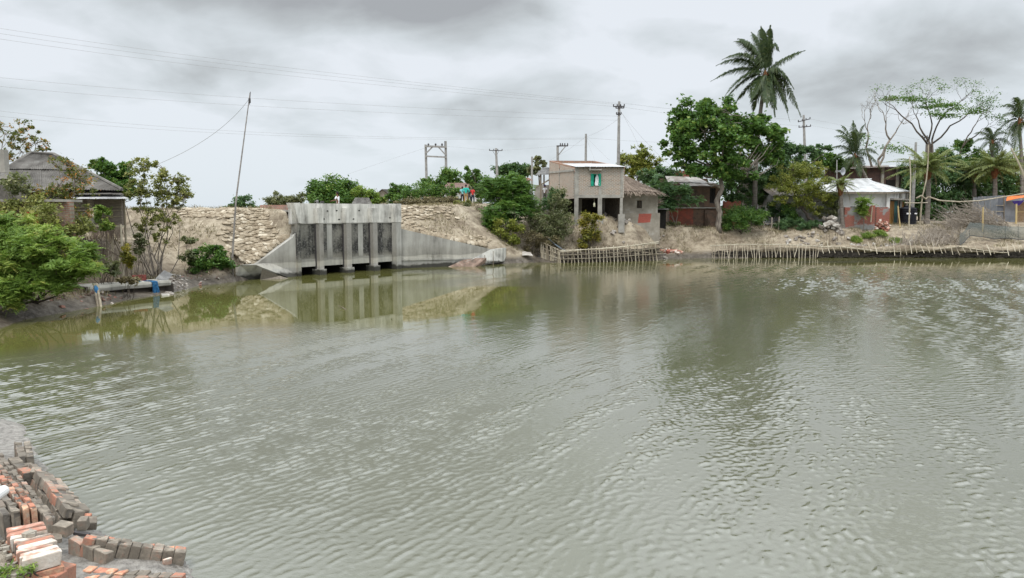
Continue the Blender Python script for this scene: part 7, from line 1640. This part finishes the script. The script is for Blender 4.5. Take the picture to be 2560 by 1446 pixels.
# ------------------------------------------------------------------ people
M['brick_piece'], M['brick_muddy']
M['skin'] = mat_flat('brown_skin', (.17, .085, .05), .6, .12); M['hair'] = mat_flat('black_hair', (.012, .010, .009), .6, .3)
def skin_obj(name, verts, edges, radii, mat_, parent, W, root=0, sub=2):
    me = bpy.data.meshes.new(name); me.from_pydata(verts, edges, []); me.update()
    o = part(name, me, mat_, parent, W); o.modifiers.new('skin', 'SKIN'); me.skin_vertices or None
    sv = me.skin_vertices[0].data if me.skin_vertices else None
    if sv is None: return o
    for i, r_ in enumerate(radii): sv[i].radius = r_ if hasattr(r_, '__len__') else (r_, r_); sv[i].use_root = (i == root)
    o.modifiers['skin'].branch_smoothing = .4
    s_ = o.modifiers.new('smooth', 'SUBSURF'); s_.levels = s_.render_levels = sub
    return o
def person(label, pos, face, h, shirt, pants, arms, stance=.09, twist=0.0, sleeve='short', hair=True, cap=None):
    """face: heading in plan the person looks to (0 = towards the camera); arms: (elbow, wrist, tip) for each side in body space"""
    pos = Vector(pos); t = thing('person', label, 'person', pos); W = Matrix.Translation(pos) @ Matrix.Rotation(face, 4, 'Z') @ Matrix.Scale(h / 1.70, 4)
    V = [(0, 0, .93), (0, .01, 1.12), (0, .01, 1.32), (0, 0, 1.45), (0, -.015, 1.53), (0, -.02, 1.60), (0, -.015, 1.68)]
    Rr = [(.145, .10), (.13, .09), (.15, .10), (.055, .055), (.058, .062), (.075, .09), (.06, .07)]
    E = [(i, i + 1) for i in range(6)]
    def add(p, r_, frm): V.append(tuple(p)); Rr.append(r_); E.append((frm, len(V) - 1)); return len(V) - 1
    add((0, -.12, 1.575), .012, 5)                                     # nose
    for s in (-1, 1): add((s * .085, 0, 1.59), .018, 5)                # ears
    legs = []
    for s in (-1, 1):
        a = add((s * .09, 0, .86), .088, 0); k = add((s * (.02 + stance), -.015, .48), .058, a); n = add((s * (.02 + stance * 1.1), .02, .09), .042, k); f = add((s * (.03 + stance * 1.15), -.05, .04), .04, n); add((s * (.035 + stance * 1.2), -.16, .03), .03, f)
    for s, (el, wr, tp) in zip((-1, 1), arms):
        a = add((s * .17, 0, 1.38), .058, 2); e = add(el, .043, a); w = add(wr, .03, e); wv, tv = Vector(wr), Vector(tp); d = (tv - wv); l = d.length; d.normalize()
        pal = add(wv + d * l * .45, (.038, .024), w); sd = d.cross(Vector((0, 0, 1)) if abs(d.z) < .9 else Vector((1, 0, 0))).normalized(); bend = d.cross(sd) * .03
        for i, (o_, ln) in enumerate(((-.030, .40), (-.010, .52), (.010, .48), (.028, .36))):
            b = add(wv + d * l * .62 + sd * o_, .0095, pal); m_ = add(wv + d * l * (.62 + ln * .5) + sd * o_ * 1.15 + bend * .3, .0085, b); add(wv + d * l * (.62 + ln) + sd * o_ * 1.2 + bend, .007, m_)
        b = add(wv + d * l * .35 - sd * .045, .011, pal); add(wv + d * l * .62 - sd * .065, .009, b)
    skin_obj('body', V, E, Rr, M['skin'], t, W)
    # shirt and trousers follow the body
    sl = .55 if sleeve == 'short' else 1.6
    V = [(0, 0, .86), (0, 0, .98), (0, .01, 1.14), (0, .01, 1.33), (0, 0, 1.43)]; Rr = [(.165, .118), (.160, .112), (.150, .108), (.170, .118), (.07, .065)]; E = [(i, i + 1) for i in range(4)]
    for s, (el, wr, tp) in zip((-1, 1), arms):
        V.append((s * .175, 0, 1.375)); Rr.append(.072); E.append((3, len(V) - 1)); e = Vector(el)
        sh = Vector((s * .175, 0, 1.375)); V.append(tuple(sh.lerp(e, .8 if sleeve == 'short' else 1.0))); Rr.append(.064 if sleeve == 'short' else .055); E.append((len(V) - 2, len(V) - 1))
        if sleeve == 'long': V.append(tuple(e.lerp(Vector(wr), .9))); Rr.append(.044); E.append((len(V) - 2, len(V) - 1))
    skin_obj('shirt', V, E, Rr, shirt, t, W, sub=1)
    V = [(0, 0, .97), (0, 0, .87)]; Rr = [(.150, .105), (.155, .112)]; E = [(0, 1)]
    for s in (-1, 1):
        b = len(V); V += [(s * .092, 0, .80), (s * (.02 + stance), -.012, .48), (s * (.02 + stance * 1.1), .018, .12)]; Rr += [.098, .074, .062]; E += [(1, b), (b, b + 1), (b + 1, b + 2)]
    skin_obj('trousers', V, E, Rr, pants, t, W, sub=1)
    mb = MB(); n = 12; prof = [(.086, -.05), (.096, .0), (.092, .05), (.07, .095), (.03, .115)]
    vs_ = []
    for i, (r_, z) in enumerate(prof):
        for j in range(n):
            a = 2 * math.pi * j / n; y = math.sin(a) * r_ * 1.1; zz = z
            if y < -.02 and i < 2: zz = z + .07 * (2 - i) * .6; y *= .96
            vs_.append((math.cos(a) * r_ * .92, y + .0, 1.615 + zz))
    mb.add(vs_, [(i * n + j, i * n + (j + 1) % n, (i + 1) * n + (j + 1) % n, (i + 1) * n + j) for i in range(4) for j in range(n)] + [tuple(range(4 * n, 5 * n))])
    part('cap' if cap else 'hair', mb.mesh('hair', True), cap or M['hair'], t, W)
    for s in (-1, 1):
        mb = MB(); mb.lathe((s * .032, -.098, 1.60), [(.004, -.008), (.011, 0), (.004, .008)], 6); part('eye', mb, M['hair'], t, W)
    return t
def build_people():
    hips = (((-.33, .12, 1.14), (-.20, -.02, .98), (-.10, -.09, .96)), ((.33, .12, 1.14), (.20, -.02, .98), (.10, -.09, .96)))
    down = (((-.23, .03, 1.10), (-.24, -.05, .86), (-.235, -.09, .70)), ((.23, .03, 1.10), (.24, -.05, .86), (.235, -.09, .70)))
    fold = (((-.24, .02, 1.12), (-.10, -.20, 1.08), (.04, -.22, 1.10)), ((.24, .02, 1.12), (.12, -.20, 1.05), (-.02, -.23, 1.08)))
    Y = 70.6
    person('man in a teal long sleeved shirt and tan trousers with hands on his hips', on(1165, Y), math.pi, 1.72, mat_flat('teal_shirt', (.03, .42, .34), .85, .12), mat_flat('tan_trousers', (.36, .22, .09), .9, .15), hips, sleeve='long')
    person('man in a pale blue shirt and dark trousers beside the man in teal', on(1156, Y + .35), math.pi + .3, 1.52, mat_flat('pale_blue_shirt', (.28, .60, .66), .85, .1), mat_flat('black_trousers', (.018, .018, .022), .9, .2), down)
    person('person in dark clothes half hidden behind the man in teal', on(1173.5, Y + .8), math.pi - .2, 1.55, mat_flat('dark_shirt', (.03, .025, .03), .9, .2), M['iron'], fold)
    person('person in a red shirt and dark trousers partly behind leaves', on(1182, Y + .25), math.pi - .5, 1.55, mat_flat('red_shirt', (.58, .05, .045), .85, .15), mat_flat('navy_trousers', (.025, .035, .06), .9, .2), fold, stance=.12)
    reach = (((-.24, -.12, 1.14), (-.13, -.40, 1.10), (-.08, -.55, 1.08)), ((.22, -.10, 1.13), (.12, -.38, 1.08), (.07, -.53, 1.06)))
    z = 4.08; c = at(844, 500, 51.6); c.z = at(844, 482, 51.6).z - 1.62 + .0
    base = Vector((c.x, 51.6, min(at(844, 481, 51.6).z - 1.64, 4.2)))
    t = person('man in a white shirt and khaki trousers pushing a loaded bicycle on the embankment road', base, -math.pi / 2 - .25, 1.66, M['cloth_white'], mat_flat('khaki_trousers', (.26, .24, .08), .9, .15), reach)
    # the bicycle he pushes: wheels, frame, handlebar, load
    d = Vector((-1, -.15, 0)).normalized(); o = base + d * .75 + Vector((.1, -.25, 0))
    t = thing('bicycle', 'loaded bicycle mostly hidden by the sluice parapet', 'bicycle', o); n = 20
    up = Vector((0, 0, 1))
    for off in (-.1, -1.12):
        c = o - d * (off + .55) * -1.0 * -1 + up * .34 if False else o + d * (.5 + (-off - .1) * 1.0 - .55) + up * .34
        mb = MB(); ring_ = [c + d * math.cos(2 * math.pi * i / n) * .33 + up * math.sin(2 * math.pi * i / n) * .33 for i in range(n + 1)]; mb.tube(ring_, .022, 5, False); w = part('wheel', mb, M['black_plastic'], t)
        mb = MB()
        for i in range(10): mb.tube([c, c + d * math.cos(.63 * i) * .32 + up * math.sin(.63 * i) * .32], .004, 3, False)
        part('spokes', mb, M['iron'], w, kind='stuff')
    w0, w1 = o - d * .05 + up * .34, o + d * .97 + up * .34; seat, bb, head = o + d * .22 + up * .85, o + d * .42 + up * .32, o + d * .78 + up * .88
    mb = MB()
    for a, b in ((w0, seat), (w0, bb), (bb, seat), (bb, head - up * .1), (seat, head), (w1, head + up * .12)): mb.tube([a, b], .018, 5)
    part('frame', mb, M['iron'], t)
    mb = MB(); sdv = Vector((-d.y, d.x, 0)); mb.tube([head + up * .14 - sdv * .28 - d * .12, head + up * .16 - sdv * .1, head + up * .16 + sdv * .1, head + up * .14 + sdv * .28 - d * .12], .015, 5); part('handlebar', mb, M['pole'], t)
    mb = MB(); mb.box(seat + up * .04, (.25, .16, .07), rz=math.atan2(d.y, d.x)); part('saddle', mb, M['black_plastic'], t)
    mb = MB(); mb.box(o + d * .30 + up * .96, (.22, .26, .18), rz=.2); part('basket', mb, M['iron'], t); mb = MB(); mb.lathe(o + d * .62 + up * .84, [(.06, 0), (.09, .04), (.09, .22), (.04, .28)], 10); part('milk_can', mb, M['tin_old'], t)
    person('person with a dark cap and white shirt sitting in the shade of the roadside shelter', at(1362, 497, 71.5) - Vector((0, 0, .35)), math.pi - .6, 1.62, M['cloth_white'], M['iron'], fold, cap=M['purple'])
build_people()

# ------------------------------------------------------------------ fallen brickwork in the near corner
def brick_mesh(seed, bev=.06):
    r_ = random.Random(seed); bm = bmesh.new(); bmesh.ops.create_cube(bm, size=1.0)
    bmesh.ops.bevel(bm, geom=bm.edges[:], offset=bev, segments=1, affect='EDGES')
    for v in bm.verts: v.co += Vector((r_.gauss(0, .02), r_.gauss(0, .02), r_.gauss(0, .022)))
    if seed % 3 == 0:       # a knocked off corner
        for v in bm.verts:
            if v.co.x > .3 and v.co.z > .3 and v.co.y > .1: v.co -= Vector((.10, .07, .13))
    me = bpy.data.meshes.new('brick'); bm.to_mesh(me); bm.free(); return me
BRICKS = {}
def bricks_for(mat_):
    if mat_.name not in BRICKS:
        BRICKS[mat_.name] = [brick_mesh(i) for i in range(7)]
        for me in BRICKS[mat_.name]: me.materials.append(mat_)
    return BRICKS[mat_.name]
def masonry(label, W, cols, mat_fn, core=None, name='fallen_brickwork', gap=.005):
    """W: frame (x across, y along, z up); cols: (x, y0, y1, width, pitch, z_top, height)"""
    t = thing(name, label, 'brickwork', W.translation)
    for ci, (x, y0, y1, w, p, zt, h) in enumerate(cols):
        y = y0 + random.uniform(0, p * .3)
        while y < y1 - p * .3:
            l = p * random.uniform(.9, 1.1); m_ = mat_fn(ci, (y - y0) / (y1 - y0)); dz = random.gauss(0, .005)
            dz -= .02 * (random.random() < .12); L_ = W @ Matrix.Translation((x + random.gauss(0, .006), y + l / 2, zt - h / 2 + dz)) @ Matrix.Rotation(random.gauss(0, .018), 4, 'Z') @ Matrix.Rotation(random.gauss(0, .02), 4, 'X') @ Matrix.Rotation(random.gauss(0, .02), 4, 'Y') @ Matrix.Diagonal((w - gap, l - gap, h, 1))
            part('brick', random.choice(bricks_for(m_)), None, t, L_); y += l
    mb = MB()
    for (x, y0, y1, w, p, zt, h) in cols: mb.box(W @ Vector((x, (y0 + y1) / 2, zt - h * .5 - .005)), (w - .03, y1 - y0 - .09, h - .03), M=W.to_3x3().to_4x4())
    part('mortar', mb, M['mortar'], t, kind='stuff'); return t
def frame_from(p, q, roll=0.0, rise=None):
    """origin p, y axis towards q"""
    p, q = Vector(p), Vector(q); y = (q - p).normalized(); x = y.cross(Vector((0, 0, 1))).normalized(); z = x.cross(y)
    return Matrix.Translation(p) @ Matrix(((x.x, y.x, z.x, 0), (x.y, y.y, z.y, 0), (x.z, y.z, z.z, 0), (0, 0, 0, 1))) @ Matrix.Rotation(roll, 4, 'Y')
def build_near():
    br, mu, wh = M['brick_piece'], M['brick_muddy'], M['brick_white']
    # big fallen slab, its courses running away to the left edge of the view
    zt = .60; p = gnd(146, 1290, zt); q = gnd(2, 1128, zt); L_ = (q - p).length + .9
    W = frame_from(p, q)
    cw = .062
    cols = []
    for i, y0 in enumerate((.02, .0, .24, .27, .30, .34)):
        x = -cw * (i + .5) - (.012 if i >= 2 else 0)
        if i >= 4: x = -cw * 4 - .012 - .062 - (i - 4) * .09
        cols.append((x, y0, L_ + random.uniform(-.1, .1), cw if i < 4 else .085, .115 if i < 4 else .24, (-.015, -.005, .05, .055, .045, .035)[i], (.24, .25, .27, .28, .3, .3)[i]))
    def mf(ci, f): 
        if ci in (2, 3): return br if random.random() < .93 else mu
        return mu if random.random() < .92 else br
    masonry('longest fallen slab of brickwork with bright orange bricks along its middle', W, cols, mf)
    # small pair of courses further out on the mud
    z = .30; p = gnd(88, 1140, z); q = gnd(74, 1092, z); W = frame_from(p, q, .0); masonry('small double row of fallen bricks farthest out on the mud', W, [(-.055, 0, .95, .10, .23, .0, .26), (-.165, .02, .92, .11, .23, .02, .28)], lambda c, f: mu if random.random() < .93 else br)
    z = .42; p = gnd(90, 1180, z); q = gnd(50, 1147, z); W = frame_from(p, q, .12); masonry('short broken brick beam with a red end beside the long slab', W, [(-.07, 0, .85, .15, .27, .0, .25), (.06, .05, .7, .12, .27, -.05, .2)], lambda c, f: br if f < .35 else mu)
    z = .42; p = gnd(183, 1274, z); q = gnd(100, 1174, z); W = frame_from(p, q, .30)
    masonry('long tilted brick beam with a red upper edge sloping towards the water', W, [(-.02, 0, 2.15, .09, .25, .0, .115), (-.025, .11, 2.12, .095, .25, -.12, .115), (-.02, .03, 2.1, .09, .25, -.24, .12), (.09, .03, 2.1, .13, .25, -.04, .2), (.22, .3, 1.9, .13, .25, -.10, .15)], lambda c, f: (br if c == 0 and random.random() < .4 else mu))
    # wedge lying towards the water in front
    z = .38; p = gnd(468, 1384, .17); q = gnd(205, 1347, .46); W = frame_from(p, q, -.02)
    Lw = (q - p).length
    n = 10; cols = []
    t_cols = [(.0, 0, Lw * .80, .10, .115, .02, .25), (-.10, .02, Lw * .97, .10, .115, .0, .22), (-.20, .08, Lw * 1.0, .10, .13, -.06, .2), (-.31, .2, Lw * .9, .12, .2, -.14, .18)]
    masonry('wedge of fallen brickwork pointing into the water with dark end faces', W, [(-a, b, c, d, e, f, g) for a, b, c, d, e, f, g in t_cols], lambda c, f: (br if random.random() < (.15, .55, .2, .05)[c] else mu))
    z = .34; p = gnd(268, 1386, z); q = gnd(196, 1353, z + .05); W = frame_from(p, q, 0); masonry('short muddy brick row tucked behind the wedge', W, [(.03, 0, .62, .10, .2, .0, .22)], lambda c, f: mu)
    # flat paved piece along the bottom edge
    z = .24; p = gnd(470, 1432, z); q = gnd(250, 1418, z); W = frame_from(p, q)
    masonry('flat paved brick piece lying at the bottom edge of the view', W, [(-.06 - .125 * i, -.05 * i - .06 * (i % 2), 1.05 - .02 * i, .122, .118 + .012 * (i % 2), .0, .12) for i in range(6)], lambda c, f: (mu if random.random() < .8 else br), gap=.012)
    # limewashed low pier on the bank
    z = 1.28; p = gnd(106, 1392, z); q = gnd(58, 1306, z); W = frame_from(p, q)
    L_ = (q - p).length; n = 10
    t = thing('brick_pier', 'low limewashed brick pier with flaking white courses at the lower left', 'brickwork', W.translation)
    for i in range(n):
        y = L_ * (i + .5) / n; W2 = W @ Matrix.Translation((random.gauss(0, .007), y, -.055 + random.gauss(0, .008))) @ Matrix.Rotation(random.gauss(0, .03), 4, 'Z') @ Matrix.Diagonal((.262, L_ / n - .016, .115, 1)); part('brick', random.choice(bricks_for(wh if i != 4 else br)), None, t, W2)
        for k in range(1, 4): part('brick', random.choice(bricks_for(mu if k > 1 else br)), None, t, W @ Matrix.Translation((random.gauss(0, .006), y, -.055 - .118 * k)) @ Matrix.Diagonal((.258, L_ / n - .006, .112, 1)))
    mb = MB(); mb.box(W @ Vector((0, L_ / 2, -.3)), (.24, L_ - .04, .56), M=W.to_3x3().to_4x4()); part('mortar', mb, M['mortar'], t)
    z = 1.12; p = gnd(150, 1432, z); q = gnd(72, 1418, z); W = frame_from(p, q)
    masonry('lower step of red and white bricks in front of the limewashed pier', W, [(.0, -.02, .34, .12, .10, .0, .12), (.12, 0, .34, .12, .12, -.01, .12), (-.12, .0, .34, .11, .17, .01, .1), (.0, .0, .34, .26, .17, -.12, .12)], lambda c, f: br if f < .35 or random.random() < .3 else wh)
    # loose bricks and clods
    def loose(label, px, py, z, s, rz, m_, tilt=.1):
        t = solo('loose_brick', brick_mesh(int(px), .07), m_, label, 'brick', 'loose bricks on the near mud'); t.location = gnd(px, py, z); t.scale = s; t.rotation_euler = (tilt, tilt * .6, rz); return t
    loose('muddy half brick lying between the long slab and the wedge', 160, 1336, .42, (.17, .12, .13), -.25, mu)
    loose('flat muddy tile piece beside the limewashed pier', 133, 1352, .40, (.16, .15, .05), .5, mu)
    loose('left one of three muddy bricks at the tip of the mud spit', 209, 1322, .24, (.10, .12, .13), .2, mu)
    loose('right one of three muddy bricks at the tip of the mud spit', 229, 1318, .18, (.10, .15, .1), .5, mu, .2)
    loose('rear one of three muddy bricks at the tip of the mud spit', 214, 1306, .2, (.12, .11, .09), .1, br)
    loose('small muddy brick end leaning beside the tilted beam', 88, 1196, .30, (.12, .12, .14), .4, mu, .3)
    loose('white splinter of brick by the wedge tip', 418, 1412, .12, (.09, .03, .07), .8, wh)
    loose('dark wet piece of driftwood like tile by the wedge start', 205, 1339, .2, (.2, .05, .04), -.2, M['iron'])
    mb = MB(); a, b = gnd(-14, 1243, .95), gnd(10, 1226, .95); mb.tube([a, b], .055, 12); solo('pipe', mb, M['white'], 'end of a white plastic pipe sticking in at the left edge', 'pipe')
    # muddy spit that the fallen pieces lie in, dug about by the water
    t = thing('soil_clods', 'dry crumbs of earth on the limewashed pier and beside it', 'clods', gnd(70, 1340, 1.28)); cm = M['stone']; ms = []
    for k in range(4):
        mb = MB(); mb.box((0, 0, 0), (1, .8, .6)); mb.v = [tuple(Vector(v) * random.uniform(.7, 1.25)) for v in mb.v]; ms.append(mb.mesh('clod'))
    for i in range(46):
        if i < 14: p = gnd(random.gauss(74, 9), random.gauss(1333, 4), 1.29)
        else:
            p = gnd(random.uniform(0, 110), random.uniform(1330, 1440), 1.2); p.z = hz(p.x, p.y)
        s_ = random.uniform(.015, .055); part('clod', random.choice(ms), M['mudwall'], t, Matrix.Translation(p) @ Matrix.Rotation(random.uniform(0, 6), 4, 'Z') @ Matrix.Diagonal((s_, s_, s_, 1)))
    # weeds at the bottom left
    for lab, px, py, n in (('green weed tuft at the bottom left corner', 14, 1456, 130), ('small green weed at the foot of the limewashed pier', 66, 1448, 90)):
        p = gnd(px, py, 1.15); p.z = hz(p.x, p.y)
        tree('weed', lab, 'weed', p, [(p.x, p.y, p.z + .03, .12, .10, .04)], 'bright', 'dark', n=int(n / DENS), size=.05, aspect=.22, nclump=14, stems=4, r0=.004, crown='foliage')
build_near()
